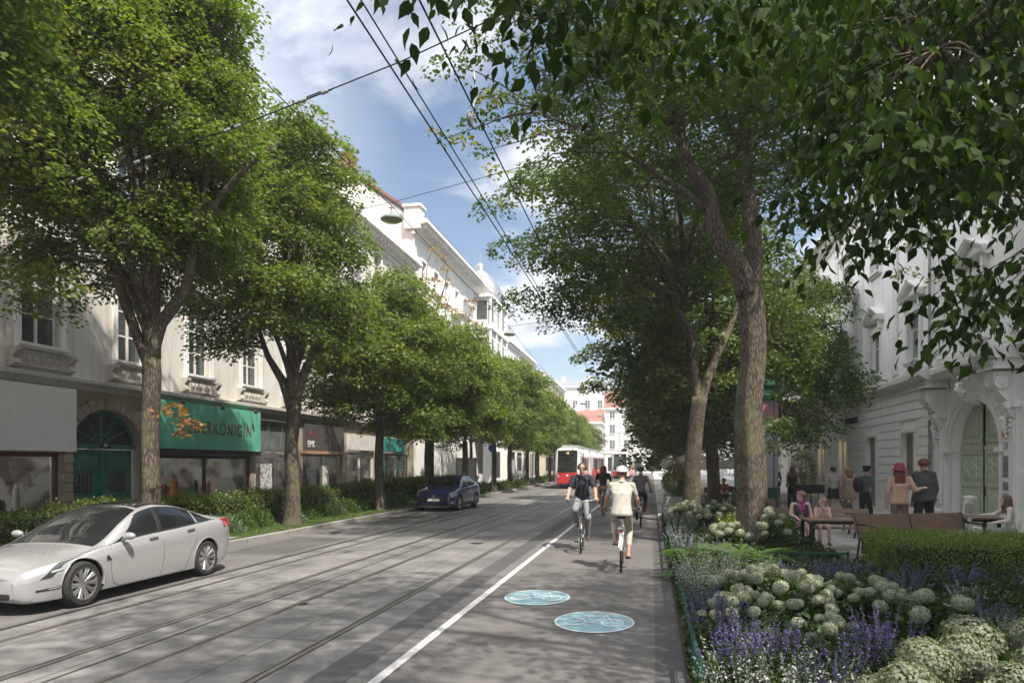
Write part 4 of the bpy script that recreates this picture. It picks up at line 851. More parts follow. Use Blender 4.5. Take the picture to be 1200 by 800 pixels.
# left row, nearest three built one by one
GL = 'trees in the left verge'
def left_tree(label, loc, H, fork, rad, zc, seed, nc, r0=.27, trunk=None, limbs=None, mlf=None, per=800, size=(.075,.125), cr=(.5,.85), rust=None, cxo=.1):
    c = (cxo, 0, zc)
    trunk = trunk or [([(0,0,-.1),(.02,0,.8),(-.03,.02,fork*.6),(.03,0,fork)], [r0, r0*.86, r0*.76, r0*.72])]
    limbs = (limbs or [])+auto_limbs(trunk[0][0][-1], c, rad, 6, seed, r0*.34)
    pts = crown_points(nc, c, rad, seed); rr = np.random.default_rng(seed).uniform(*cr, nc)
    return build_tree('street_tree', label, loc, trunk, limbs, pts, rr, per, mlf or M_lf_bright, size, M_bark, GL, seed=seed, extra=rust)
T1 = left_tree('big leafy tree between the green door and green sign board', (-10.05, 13.3, .15), 13, 3.9, (2.35, 2.9, 4.9), 8.6, 11, 310, .27, cxo=-.6, cr=(.55,.95),
    trunk=[([(0,0,-.1),(.02,0,1.0),(.0,.0,2.4),(.04,0,3.5),(.02,0,4.1)], [.24,.19,.17,.18,.17])],
    limbs=[([(0,0,3.7),(-.35,-.05,4.6),(-.75,-.1,5.8),(-.8,-.1,7.0),(-1.4,0,9.0)], [.12,.10,.09,.07,.04]), ([(.05,0,3.9),(.25,0,4.6),(.75,.1,5.3),(1.0,.1,6.4),(1.8,.3,7.6),(2.6,.5,8.3)], [.14,.13,.11,.09,.06,.03]),
           ([(.05,0,3.9),(.0,.1,5.2),(-.1,.2,6.8),(.1,0,9),(.0,0,11)], [.17,.14,.12,.08,.04]), ([(.95,.1,6.2),(1.2,.1,7.6),(1.25,.2,9.4),(1.3,.2,10.6)], [.09,.07,.05,.025])], rust=([(1.15,-.9,2.75),(1.5,-.9,2.5),(1.3,-.8,2.3)], [.32,.28,.2], M_lf_rust))
T0 = left_tree('overhanging leafy tree at the left edge, its trunk out of view', (-10.6, 6.6, .15), 12, 4.2, (3.0, 3.3, 4.4), 8.4, 23, 230, .27, per=700, cr=(.55,1.0))
T2 = left_tree('forked tree right of the green sign board', (-10.0, 19.25, .15), 12.5, 3.3, (2.2, 2.5, 4.2), 7.4, 35, 210, .25, cr=(.5,.9), per=650, size=(.085,.14), cxo=-.25,
    trunk=[([(0,0,-.1),(.03,0,1.0),(-.02,0,2.2),(.05,0,3.0),(.06,0,3.6)], [.25,.20,.18,.185,.19])],
    limbs=[([(0,0,3.2),(-.3,0,4.1),(-.75,0,4.8),(-1.1,0,5.8)], [.14,.12,.09,.05]), ([(.06,0,3.4),(.0,0,5.2),(.1,.1,7.2),(.1,.1,9.6)], [.18,.15,.10,.05]), ([(.1,0,3.5),(.45,0,4.5),(1.1,.1,5.3),(1.9,.2,5.9)], [.15,.12,.09,.05])])
T3 = left_tree('low branching tree in front of the second shop, fourth in the left row', (-10.0, 26.0, .15), 10, 3.0, (2.6, 2.9, 3.2), 5.5, 47, 150, .2, per=520, size=(.11,.17), cr=(.6,1.05))
T4 = left_tree('leafy tree behind the dark blue car', (-10.1, 32.4, .15), 10, 3.0, (2.7, 3.0, 3.2), 5.5, 59, 135, .2, per=440, size=(.13,.2), cr=(.65,1.1))
names = ['fifth', 'sixth', 'seventh', 'eighth', 'ninth', 'tenth', 'eleventh', 'twelfth', 'thirteenth', 'fourteenth', 'fifteenth']
y = 38.9
for i in range(11):
    src = (T3, T4)[i % 2]; s = random.uniform(.92, 1.05); 
    copy_tree(src, label='leafy tree, %s beyond the dark blue car in the left row' % ['first','second','third','fourth','fifth','sixth','seventh','eighth','ninth','tenth','eleventh'][i],
              loc=(-10.0+random.uniform(-.2,.2), y, .12), rz=random.uniform(0, 6.28), scale=(s, s, s*(1.02-.012*i)))
    y += 6.6
# small trees with bare reddish tips against the tall house
def thin_tree(label, loc, H, seed, m):
    c = (0, 0, H*.7); limbs = auto_limbs((0,0,H*.35), c, (1.5,1.5,H*.3), 9, seed, .07, .8)
    pts = crown_points(46, c, (1.7,1.7,H*.32), seed, inner=.3); return build_tree('thin_tree', label, loc, [([(0,0,-.1),(.05,0,H*.2),(0,0,H*.36)], [.14,.11,.09])], limbs, pts, [.4]*46, 170, m, (.14,.2), M_bark2, 'sparse reddish trees before the tall house', seed=seed)
thin_tree('sparse rust coloured tree before the gable of the tall white house', (-12.6, 41.0, .12), 14.2, 71, M_lf_rust); thin_tree('sparse tree with rusty leaves near the corner bay', (-12.5, 50.0, .12), 13.0, 73, M_lf_rust)

# right row
GR = 'trees in the right planting strip'
def loc_pts(base, u0, v0, k, pts):
    """limb traced at the tree's own distance: sideways along the view, up in z"""
    return [((u-u0)*k*CS+dy*0, (u-u0)*k*SN+dy, (v0-v)*k) for u, v, dy in pts]
kA = .0186
A = lambda pts: loc_pts(None, 880, 645, kA, pts)
trunkA = [(A([(880,652,0),(881,600,0),(880,540,.0),(877,480,0),(883,420,0),(882,370,0),(878,335,0)]), [.36,.31,.30,.28,.26,.27,.27]),
          (A([(880,345,.05),(885,300,.1),(880,250,.15),(874,195,.15),(876,120,.2),(882,60,.2),(886,-20,.2)]), [.19,.17,.17,.15,.12,.10,.06]),
          (A([(874,350,-.08),(866,318,-.1),(846,296,-.15),(835,268,-.15),(831,240,-.15),(818,218,-.2),(805,196,-.2),(797,170,-.2),(789,120,-.2),(780,40,-.2),(778,-60,-.2)]), [.21,.20,.185,.17,.16,.15,.13,.12,.10,.08,.05])]
limbA = [(A([(827,252,-.15),(805,236,-.3),(772,219,-.5),(740,204,-.8),(698,182,-1.0),(650,170,-1.2)]), [.085,.07,.06,.05,.035,.02]),
         (A([(872,172,.1),(850,147,.0),(834,110,-.1),(820,74,-.2),(784,42,-.4),(760,18,-.5),(700,-60,-.6)]), [.12,.11,.10,.09,.07,.05,.03]),
         (A([(798,180,-.2),(770,150,-.6),(735,120,-1.0),(690,80,-1.5),(620,60,-1.8)]), [.07,.06,.05,.035,.02]),
         (A([(876,120,.2),(905,80,.6),(950,30,1.2),(1000,-40,1.6)]), [.08,.07,.05,.03]), (A([(883,400,.1),(905,395,.6),(940,410,1.3),(985,425,2.0),(1030,440,2.6)]), [.055,.05,.04,.03,.015]),
         (A([(884,520,.1),(900,505,.5),(925,490,1.0),(960,500,1.6)]), [.045,.04,.03,.015]), (A([(880,40,.2),(850,-40,.2),(800,-160,0)]), [.09,.07,.04]), (A([(885,60,.2),(930,-60,.5),(960,-180,1)]), [.09,.06,.03])]
cA = crown_points(300, (-.5, .3, 11.4), (4.7, 4.4, 4.4), 5, inner=.35, bottom=-.95); rA = np.random.default_rng(5).uniform(.5, .95, 300)
k_ = cA[:, 0] < 2.2; cA = cA[k_]; rA = rA[k_]
low = A([(1052,428,2.8),(1040,462,2.7),(1022,448,2.4),(1005,458,2.3),(975,445,1.8),(955,430,1.4),(940,460,1.2),(960,520,1.5),(940,500,1.2),(1000,495,1.9),(905,505,.8),(1060,442,3.0),(985,400,1.9),(950,385,1.3),(1030,415,2.6),(1000,440,2.2),(965,415,1.6),(1032,452,2.7),(990,470,2.0),(1018,425,2.5),(940,420,1.2),(930,395,.9),(975,395,1.6),(950,512,1.4),(985,505,1.7),(920,525,1.0),(1045,440,2.8),(960,450,1.6),(1010,400,2.2),(930,440,1.1),(915,500,.8),(1000,380,2.2),(940,365,1.2),(905,420,.6),(910,350,.7),(970,350,1.8),(1015,345,2.4),(985,320,2.2),(940,310,1.5)])
cA = np.concatenate([cA, np.array(low)]); rA = np.concatenate([rA, 1.35*np.array([.4,.36,.45,.45,.5,.5,.42,.4,.42,.34,.36,.26,.5,.5,.4,.5,.55,.38,.45,.45,.5,.5,.5,.38,.4,.42,.3,.42,.42,.4,.36,.4,.5,.4,.55,.5,.45,.5,.6])])
sprig = A([(560,45,-1.2),(548,120,-1.4),(600,150,-1.0),(590,90,-1.2),(640,110,-1),(572,170,-1),(620,40,-1),(660,60,-1),(700,110,-.6),(560,10,-1.2),(540,190,-1.1),(578,205,-1.1),(610,250,-1),(640,215,-1),(600,188,-1),(650,150,-1)])
TA = build_tree('street_tree', 'big twin stemmed tree with rough bark rising from the flower bed', (2.12, 16.7, .06), trunkA, limbA, np.concatenate([cA, np.array(sprig)]), np.concatenate([rA, [.55,.5,.6,.6,.6,.45,.6,.6,.6,.5,.26,.28,.3,.3,.3,.4]]), 560, M_lf_mid, (.08,.13), M_bark, GR, seed=5, sides=30, flare=.35,
    extra=(A([(560,195,-1.1),(520,182,-1.1),(530,184,-1.1),(592,225,-1),(605,260,-1),(586,150,-1.2),(640,190,-1),(1090,250,3),(1120,280,3.2),(1150,230,3.4),(1180,280,3.6),(1105,210,3.2)]), [.3,.13,.16,.3,.22,.35,.4,.35,.35,.4,.4,.4], M_lf_yel))
kB = .0276; B = lambda pts: loc_pts(None, 808, 612, kB, pts)
trunkB = [(B([(807,620,0),(810,592,0),(812,540,0),(817,487,0),(820,468,0)]), [.33,.27,.25,.24,.25]), (B([(819,478,0),(813,442,0),(814,412,0),(807,392,0),(797,374,0),(789,341,0),(779,320,0),(770,300,0),(760,200,0)]), [.20,.17,.16,.15,.14,.11,.10,.09,.05]),
          (B([(820,478,0),(828,450,.1),(842,416,.3),(860,376,.6),(872,330,.8),(880,250,1)]), [.19,.15,.12,.10,.08,.05])]
limbB = auto_limbs(B([(800,340,0)])[0], (-.6, 0, 9.5), (5.2, 4.2, 3.6), 9, 91, .10)
cB = crown_points(190, (-.9, .3, 9.6), (5.1, 4.3, 3.9), 9, inner=.35); rB = np.random.default_rng(9).uniform(.6, 1.05, 190); k_ = cB[:, 0] < 2.0; cB = cB[k_]; rB = rB[k_]
TB = build_tree('street_tree', 'slender forked tree at the end of the flower bed', (1.19, 24.3, .06), trunkB, limbB, cB, rB, 460, M_lf_mid, (.10,.16), M_bark, GR, seed=9, sides=22, flare=.3)
def right_tree(label, loc, H, fork, rad, zc, seed, nc, m, mb=M_bark2, r0=.24, lean=0, per=300, size=(.15,.24), extra=None, cr=(.6,1.1), off=0):
    tr = [([(0,0,-.1),(lean*.2,0,fork*.4),(lean*.5,.05,fork*.75),(lean,0,fork)], [r0*1.1, r0, r0*.9, r0*.8])]; c = (off, 0, zc)
    pts = crown_points(nc, c, rad, seed, inner=.3, bottom=-.95); rr = np.random.default_rng(seed).uniform(*cr, nc)
    return build_tree('street_tree', label, loc, tr, auto_limbs(tr[0][0][-1], c, rad, 8, seed, r0*.5), pts, rr, per, m, size, mb, GR, seed=seed, extra=extra)
TC = right_tree('brown barked tree between the slender tree and the advertising column', (2.42, 29.6, .06), 12, 3.6, (4.0, 4.0, 4.9), 6.9, 101, 130, M_lf_dark, lean=-.3, off=-.1)
TD = right_tree('dark leafy tree behind the parasols, left edge over the cycle lane', (1.9, 36.5, .05), 12, 3.0, (4.4, 3.9, 4.9), 6.5, 113, 130, M_lf_dark, off=-.4,
    extra=([(-3.2,-1.5,9.6),(-3.9,-.6,8.6),(-2.2,-2.2,10.4),(-3.0,.4,10.6),(-4.2,.2,9.8),(-1.2,-2.4,11.2),(-3.4,-1.8,7.8),(-2.6,-2.6,8.8),(-3.9,-.9,10.4),(-1.8,-2.8,9.8)], [1.1,1,1.1,1.1,.9,1.1,.8,.9,.9,.9], M_lf_yel))
TE = right_tree('dark leafy tree at the café, second row by the white house', (5.6, 37.5, .05), 12, 3.0, (3.0, 3.8, 4.6), 7.6, 127, 110, M_lf_dark, r0=.2)
pos = [(2.0, 43.5), (2.1, 50.5), (1.9, 58), (2.0, 66), (2.2, 75), (2.0, 85)]
for i, (x, y) in enumerate(pos):
    s = random.uniform(.92, 1.0); copy_tree((TC, TD)[i % 2], label='dark street tree, %s behind the parasols on the right side' % ['first', 'second', 'third', 'fourth', 'fifth', 'sixth'][i], loc=(x+.5, y, .05), rz=random.uniform(-.6, .6), scale=(s*.9, s*.9, s*(.95-.02*i)))
copy_tree(TE, label='dark tree farther along the white house, second row', loc=(6.0, 45.5, .05), rz=1.2, scale=(.95, .95, .95))

# nearest tree: trunk out of view to the right, branches hang over the camera
def near_tree():
    def cp(u, v, Z): X = (u-600)/860*Z; return Vector((X*CS-Z*SN, X*SN+Z*CS, 1.9+(543-v)*Z/860))
    base = Vector((7.0, 2.3, .06)); t = thing('overhanging_tree', 'nearest tree at the top right, big drooping leaves over the flower bed', 'tree', base, 0, None); b = MB()
    tp = [Vector((0,0,-.1)), Vector((.05,0,1.5)), Vector((-.05,.05,3.4)), Vector((-.2,.1,4.6))]; bark_tube(b, tp, [.34,.29,.26,.25], 20, .3, seed=3)
    rr_ = random.Random(4); cl = []
    targets = []
    for _ in range(120):   # hanging ends over the bed
        u = rr_.uniform(870, 1230); v = rr_.uniform(-60, 240) if rr_.random() < .8 else rr_.uniform(-60, 200); Z = rr_.uniform(4.2, 8.0)
        if v > 215 and u > 1040 and v > 250: continue
        if u < 960 and (v > 250 or v > 55): continue
        targets.append((u, v, Z))
    for _ in range(190): targets.append((rr_.uniform(950, 1250), rr_.uniform(-80, 200), rr_.uniform(5.5, 9.0)))
    targets += [(480,2,4.2),(500,-25,4.4),(560,-20,4.4),(600,5,4.3),(640,-10,4.5),(690,20,4.3),(655,45,4.6),(720,-5,4.6),(700,70,4.4),(740,60,4.8),(760,20,4.7),(800,-5,4.6),(640,80,4.6),(610,40,4.5),(830,30,5.0),(860,0,5.0),(850,60,5.2),(780,-30,4.5),(560,-50,4.5),(670,-40,4.4),
        (1075,150,4.6),(1040,195,4.9),(1175,360,6.5),(1200,340,6.2),(1120,300,7.0),(1080,200,7.2),(1100,340,5.2),(1130,365,5.4),(1160,345,5.2),(1185,330,5.0),(1150,320,5.6),(1190,300,5.2),(1010,250,5.4),(985,285,5.6),(1060,270,5.2),(1070,225,5.0),(930,225,6.4),(950,250,6.2),(960,225,5.8),(935,180,6.8),(925,130,7),(920,90,7),(1205,370,5),(1120,385,5.2)]
    for (u, v, Z) in targets: v -= 30 if u < 700 else 0; cl.append(cp(u, v, Z)-base)
    # crown above the view (casts the shade on the road), built as a real crown
    hi = crown_points(170, (-4.7, 1.2, 8.6), (4.2, 4.4, 3.0), 17, inner=.3, bottom=-.6); 
    limbs = []
    for i in range(22):
        e = cl[int(i*len(cl)/22)]; limbs.append((jitter_path(tp[-1], e*0.9+Vector((0,0,.7)), 7, .05, .14, seed=i+50), [.05,.044,.038,.032,.026,.02,.014,.008]))
    limbs += auto_limbs(tuple(tp[-1]), (-4.7,1.2,8.4), (4.3,4.4,3.0), 9, 33, .13)
    for p, r in limbs: bark_tube(b, p, r, 8, 0, seg=.3)
    S = [(q, r) for p, rs in limbs for q, r in zip(p, rs)]
    for i, c in enumerate(cl):
        q, r = min(S, key=lambda s: (s[0]-c).length)
        if (q-c).length < .9: b.tube(jitter_path(q, c, 5, .06, .08, seed=i), [min(r, .011), .010, .008, .006, .005, .003], 5)
    b.build('trunk', M_bark2, t, smooth='all')
    PP = []; DD = []; LL = []; VV = []
    for i, c in enumerate(cl):
        g = np.random.default_rng(i+900); n = 34; R_ = g.uniform(.28, .5); small = i >= len(cl)-40 and i < len(cl)-22
        if i < 0: pass
        ph = g.uniform(0, 6.28)
        tw = 5
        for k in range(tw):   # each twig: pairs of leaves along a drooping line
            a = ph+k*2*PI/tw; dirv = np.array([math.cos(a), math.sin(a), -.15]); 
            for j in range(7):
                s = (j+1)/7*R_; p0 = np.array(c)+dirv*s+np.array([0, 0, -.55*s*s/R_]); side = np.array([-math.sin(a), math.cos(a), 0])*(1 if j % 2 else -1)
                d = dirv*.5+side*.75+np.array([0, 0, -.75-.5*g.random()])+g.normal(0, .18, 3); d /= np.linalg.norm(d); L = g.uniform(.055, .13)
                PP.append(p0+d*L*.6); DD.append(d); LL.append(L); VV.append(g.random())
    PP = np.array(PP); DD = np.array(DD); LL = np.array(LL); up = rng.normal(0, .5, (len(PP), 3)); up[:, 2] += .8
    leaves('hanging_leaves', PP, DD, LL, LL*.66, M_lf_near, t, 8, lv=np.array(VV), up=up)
    hi = hi[(hi[:, 0] < -4.0)]; P, D, L, V = clump_cloud(hi, np.random.default_rng(2).uniform(.55, .95, len(hi)), 150, .5, (.12, .17), seed=8); leaves('crown', P, D, L, L*.62, M_lf_mid, t, 4, lv=V)
near_tree()
# ---------------------------------------------------------------- hedges, shrubs, flower bed
M_hedge = leaf_mat('hedge_leaf', (.055,.085,.022), (.13,.17,.035), (.24,.22,.05), trans=.3); M_box = leaf_mat('box_leaf', (.06,.105,.022), (.16,.21,.045), trans=.3)
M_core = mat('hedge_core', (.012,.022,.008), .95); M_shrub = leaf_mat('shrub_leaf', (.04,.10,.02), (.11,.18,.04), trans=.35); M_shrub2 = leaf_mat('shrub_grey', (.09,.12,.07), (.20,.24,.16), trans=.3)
def hedge(name, label, x0, x1, y0, y1, z0, z1, m, n, size, group=None, seed=1, wav=.07):
    t = thing(name, label, 'hedge', ((x0+x1)/2, (y0+y1)/2, z0), 0, group); hx, hy, h = (x1-x0)/2, (y1-y0)/2, z1-z0; g = np.random.default_rng(seed)
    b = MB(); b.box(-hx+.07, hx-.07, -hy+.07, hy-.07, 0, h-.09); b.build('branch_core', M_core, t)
    A_ = [hy*2*h, hy*2*h, hx*2*h, hx*2*h, hx*hy*4]; pr = np.array(A_)/sum(A_); f = g.choice(5, n, p=pr); a, c = g.uniform(-1, 1, n), g.uniform(0, 1, n); P = np.zeros((n, 3)); U = np.zeros((n, 3))
    for k in range(5):
        s = f == k
        if k < 2: P[s] = np.stack([np.full(s.sum(), hx*(1 if k else -1)), a[s]*hy, c[s]*h], 1); U[s] = (1 if k else -1, 0, .3)
        elif k < 4: P[s] = np.stack([a[s]*hx, np.full(s.sum(), hy*(1 if k == 3 else -1)), c[s]*h], 1); U[s] = (0, 1 if k == 3 else -1, .3)
        else: P[s] = np.stack([a[s]*hx, (c[s]*2-1)*hy, np.full(s.sum(), h)], 1); U[s] = (0, 0, 1)
    w = np.sin(P[:,1]*3.1+P[:,0]*2)*np.sin(P[:,1]*1.3+P[:,2]*4)+.6*np.sin(P[:,1]*9+P[:,2]*7+P[:,0]*8)
    P += U*(w*wav*.6+g.normal(0, wav*.55, n))[:, None]; D = g.normal(0, .7, (n, 3))+U*.5; D[:, 2] += .35
    leaves('foliage', P, D, g.uniform(*size, n), g.uniform(size[0]*.5, size[1]*.6, n), m, t, 4, up=U+g.normal(0, .5, (n, 3)), lv=np.clip(.5+.16*w+g.normal(0, .2, n), 0, 1)); return t
hedge('clipped_hedge', 'long loose hedge behind the white car, nearest stretch of the left verge', -11.9, -10.95, 1.0, 15.0, .13, 1.0, M_hedge, 30000, (.045,.085), 'hedges along the left verge', 1, .12)
hedge('clipped_hedge', 'hedge stretch behind the forked tree on the left', -11.9, -11.0, 16.0, 26.5, .13, 1.0, M_hedge, 20000, (.055,.10), 'hedges along the left verge', 2, .12)
hedge('clipped_hedge', 'darker hedge stretch behind the blue car', -11.9, -11.0, 26.8, 46, .13, 1.1, M_box, 15000, (.08,.14), 'hedges along the left verge', 3, .12)
hedge('box_hedge', 'clipped box hedge in front of the slatted benches', 3.4, 7.9, 11.3, 12.9, .06, .78, M_box, 64000, (.022,.042), None, 4, .07)
def bush(name, label, loc, r, h, m, n, size, group, seed, flowers=None, cat='shrub', aspect=.5, upright=.4, fl=None):
    t = thing(name, label, cat, loc, 0, group); g = np.random.default_rng(seed); u = unit(g.normal(size=(n, 3))); u[:, 2] = np.abs(u[:, 2]); k = g.uniform(.35, 1, n)**.5
    lob = 1+.18*np.sin(3*np.arctan2(u[:,1], u[:,0])+seed)+.1*np.sin(7*np.arctan2(u[:,1], u[:,0])); P = u*(k*lob)[:, None]*np.array([r, r, h]); D = unit(u+g.normal(0, .5, (n, 3)))+np.array([0, 0, upright])
    leaves('foliage', P, D, g.uniform(*size, n), g.uniform(*size, n)*aspect, m, t, 4); return t
gp = 'low shrubs in front of the left hedge'; k = 0
adj = ['round', 'low', 'grey leaved', 'broad', 'tufted', 'small', 'pale', 'dense']
marks = [(9.3,'hidden partly by the car hood'), (14.3,'at the root of the big tree'), (16.6,'just past the crossing path'), (17.5,'between path and forked tree'), (18.4,'left of the forked trunk'), (20.2,'right of the forked trunk'), (21.3,'third right of the forked trunk'), (22.4,'under the sign EMK'),
    (23.5,'before the hedge mid way'), (24.6,'left of the low tree'), (25.6,'beside the low tree trunk'), (26.8,'right of the low tree'), (28,'well before the blue car'), (29.3,'close behind the blue car')]
for i, (y, w) in enumerate(marks):
    m = (M_shrub, M_shrub, M_shrub2)[i % 3]; h = random.uniform(.32, .62)
    bush('low_shrub', '%s shrub %s' % (adj[i % 8], w), (-10.62+random.uniform(-.12,.18), y, .14), random.uniform(.42,.62), h, m, 1500, (.05,.10), gp, i+20)
for i in range(16):
    o = bush('low_shrub', 'round shrub far along the left verge, %s of the row past the blue car' % ['first','second','third','fourth','fifth','sixth','seventh','eighth','ninth','tenth','eleventh','twelfth','thirteenth','fourteenth','fifteenth','sixteenth'][i], (-10.5+random.uniform(-.2,.2), 36+i*3.1, .13), .75, .6, (M_shrub, M_box)[i % 2], 420, (.12,.2), gp, i+70)
bush('trimmed_shrub', 'rounded shrub behind the tail of the white car', (-10.5, 12.7, .14), .75, .85, M_hedge, 3200, (.05,.09), None, 5); bush('trimmed_shrub', 'smaller shrub in the grass where the path crosses', (-10.3, 14.4, .14), .5, .55, M_shrub, 2200, (.05,.09), None, 6)

# flower bed
M_gc = leaf_mat('ground_cover_leaf', (.016,.034,.009), (.05,.078,.020), trans=.3); M_hyl = leaf_mat('hydrangea_leaf', (.018,.045,.012), (.05,.085,.022), trans=.3)
M_white_fl = leaf_mat('white_floret', (.22,.245,.18), (.37,.385,.31), trans=.25, rough=.7); M_green_fl = leaf_mat('green_floret', (.135,.155,.10), (.235,.25,.18), trans=.25)
M_purple = leaf_mat('purple_floret', (.075,.05,.20), (.17,.13,.40), trans=.3); M_lilac = leaf_mat('lilac_floret', (.22,.20,.36), (.42,.40,.56), trans=.3); M_pale = leaf_mat('pale_floret', (.30,.29,.33), (.46,.455,.47), trans=.3)
M_bigleaf = leaf_mat('plantain_leaf', (.035,.08,.015), (.09,.15,.03), trans=.35); M_lime = leaf_mat('lime_leaf', (.16,.22,.02), (.30,.34,.04), trans=.35)
M_stem = mat('green_stem', (.07,.12,.03), .7)
n = 52000; g = np.random.default_rng(3); X = g.uniform(.32, 3.3, n); Y = 1.5+g.beta(1.1, 2.0, n)*25; X2 = g.uniform(3.3, 8.9, n//2); Y2 = 1.5+g.beta(1.2, 1.4, n//2)*10.6
P = np.stack([np.concatenate([X, X2]), np.concatenate([Y, Y2]), np.zeros(n+n//2)], 1); hh = .18+.14*np.sin(P[:,0]*2.3+1)*np.sin(P[:,1]*1.7)+.05*np.sin(P[:,1]*5+P[:,0]*4); P[:, 2] = .07+np.maximum(.05, hh)*g.uniform(.2, 1.1, len(P))
D = g.normal(0, .6, (len(P), 3)); D[:, 2] += .5; o = leaves('ground_cover', P, D, g.uniform(.05,.12, len(P)), g.uniform(.03,.06, len(P)), M_gc, None, 4); tag(o, 'mixed low green ground cover filling the flower bed', 'ground cover', kind='stuff')
def flower_ball_mesh(nm, r, n, m, seed, fs):
    g = np.random.default_rng(seed); i = np.arange(n)+.5; ph = np.arccos(1-2*i/n); th_ = PI*(1+5**.5)*i; u = np.stack([np.cos(th_)*np.sin(ph), np.sin(th_)*np.sin(ph), np.cos(ph)], 1)
    u = unit(u+g.normal(0, .06, (n, 3))); k = 1+.10*np.sin(u[:,0]*7)*np.sin(u[:,1]*6+1)+g.normal(0, .05, n); P = u*(r*k)[:, None]*np.array([1, 1, .82]); t_ = np.cross(u, g.normal(size=(n, 3)))
    return leaves(nm, P, t_, fs, fs, m, False, 4, up=u+g.normal(0, .35, (n, 3)))
BALLS = [flower_ball_mesh('flower_head', .085, 340, M_white_fl, s, .024) for s in (1, 2, 3)]+[flower_ball_mesh('flower_head', .085, 340, M_green_fl, 7, .024), flower_ball_mesh('flower_head', .085, 1300, M_green_fl, 9, .0125)]
coreM = mat('flower_core', (.42,.46,.32), .9); 
def hydrangea(label, loc, r, h, heads, seed, hs=1.0, green=False, spread=1.0, group='white hydrangea bushes in the flower bed'):
    t = thing('hydrangea', label, 'hydrangea', loc, 0, group); g = np.random.default_rng(seed); n = int(900*r*r/.16); u = unit(g.normal(size=(n, 3))); u[:, 2] = np.abs(u[:, 2])
    P = u*(g.uniform(.3, 1, n)**.5)[:, None]*np.array([r, r, h*.85]); D = unit(u*np.array([1,1,.3])+g.normal(0, .4, (n, 3))); leaves('foliage', P, D, g.uniform(.08,.13, n), g.uniform(.055,.08, n), M_hyl, t, 6)
    b = MB(); pts = []
    for i in range(heads):
        for _ in range(30):
            a = g.uniform(0, 2*PI); q = math.sqrt(g.uniform(0, 1))*spread; p = Vector((math.cos(a)*q*r, math.sin(a)*q*r, h*(1-.45*q*q)+g.uniform(-.05, .06)))
            if all((p-x).length > .135*hs for x in pts): break
        pts.append(p); b.tube([(p.x*.4, p.y*.4, .03), (p.x*.8, p.y*.8, p.z*.6), (p.x, p.y, p.z-.03)], .005, 5)
        s = hs*g.uniform(.72, 1.12); f = link('flower_head', BALLS[4] if green else BALLS[int(g.integers(0, 3))], t, p); f.scale = (s, s, s*g.uniform(.85, 1.05)); f.rotation_euler = tuple(g.uniform(-.4, .4, 2))+(g.uniform(0, 6),)
    b.build('stems', M_stem, t); return t
hydrangea('large white hydrangea in the middle of the bed, densest with heads', (1.3, 8.7, .07), .75, .62, 50, 1, .86)
hydrangea('white hydrangea left edge of the big cluster, closer to the viewer', (.98, 7.9, .07), .5, .5, 18, 2, .8)
hydrangea('white hydrangea right end of the big cluster, fewer heads', (2.15, 8.9, .07), .7, .56, 28, 3, .82)
hydrangea('low white hydrangea before the big cluster, scattered heads', (1.6, 7.2, .07), .55, .42, 14, 4, .75, spread=1.1)
hydrangea('white hydrangea right of the twin trunk root beside the bench', (2.35, 15.0, .07), .32, .95, 12, 5, 1.1)
hydrangea('white hydrangea left of the twin trunk root', (1.52, 15.4, .07), .42, .62, 13, 6, 1.1)
hydrangea('white hydrangea behind the twin trunk, near the slender tree', (1.7, 19.6, .07), .62, .8, 26, 7, 1.1)
hydrangea('white hydrangea at the far end of the bed, left of slender trunk', (1.0, 22.2, .07), .5, .7, 20, 8, 1.1)
hydrangea('loose white hydrangea on the right before the lavender', (2.75, 7.9, .07), .4, .55, 8, 9)
hydrangea('huge headed greenish hydrangea at the bottom right corner', (2.12, 4.85, .07), .38, .86, 9, 10, 1.9, True, group='greenish hydrangeas at the lower right')
hydrangea('greenish hydrangea behind the corner one, right edge', (1.72, 4.55, .07), .30, .84, 6, 11, 1.8, True, group='greenish hydrangeas at the lower right')
hydrangea('low greenish hydrangea at the bottom, cut by the edge', (1.38, 4.12, .07), .26, .86, 5, 12, 1.7, True, group='greenish hydrangeas at the lower right')
# spires: salvia, catmint, white gaura
def spire_proto(nm, label, m, h, r, ns, cat, seed, floret=.017, per=26, leafm=None, loose=0.0, frac=.5):
    t = thing(nm, label, cat, (0,0,0)); g = np.random.default_rng(seed); b = MB(); P = []; Dd = []; LP = []; LD = []
    for i in range(ns):
        a = g.uniform(0, 2*PI); q = math.sqrt(g.uniform(0, 1)); base = np.array([math.cos(a)*q*r*.4, math.sin(a)*q*r*.4, 0]); H = h*g.uniform(.7, 1.08); tip = base+np.array([math.cos(a)*q*r*.75, math.sin(a)*q*r*.75, H])+g.normal(0, .02, 3); b.tube([base, (base+tip)/2+np.array([0,0,.03]), tip], [.004, .003, .0015], 4)
        for k in range(per):
            s = 1-frac*g.random(); p = base+(tip-base)*s; w = (.028+loose)*(1.1-s*.8+frac*.3); P.append(p+g.normal(0, w*.55, 3)); Dd.append(g.normal(size=3)+np.array([0,0,.4]))
        for k in range(12): s = g.uniform(.03, 1-frac*.8); p = base+(tip-base)*s+g.normal(0, .02, 3); LP.append(p); d = g.normal(size=3); d[2] = abs(d[2])*.4+.2; LD.append(d)
    b.build('stems', M_stem, t); leaves('flower_spikes', P, Dd, g.uniform(floret*.8, floret*1.4, len(P)), floret*.8, m, t, 4); leaves('foliage', LP, LD, .07, .026, leafm or M_gc, t, 4); return t
FL = []
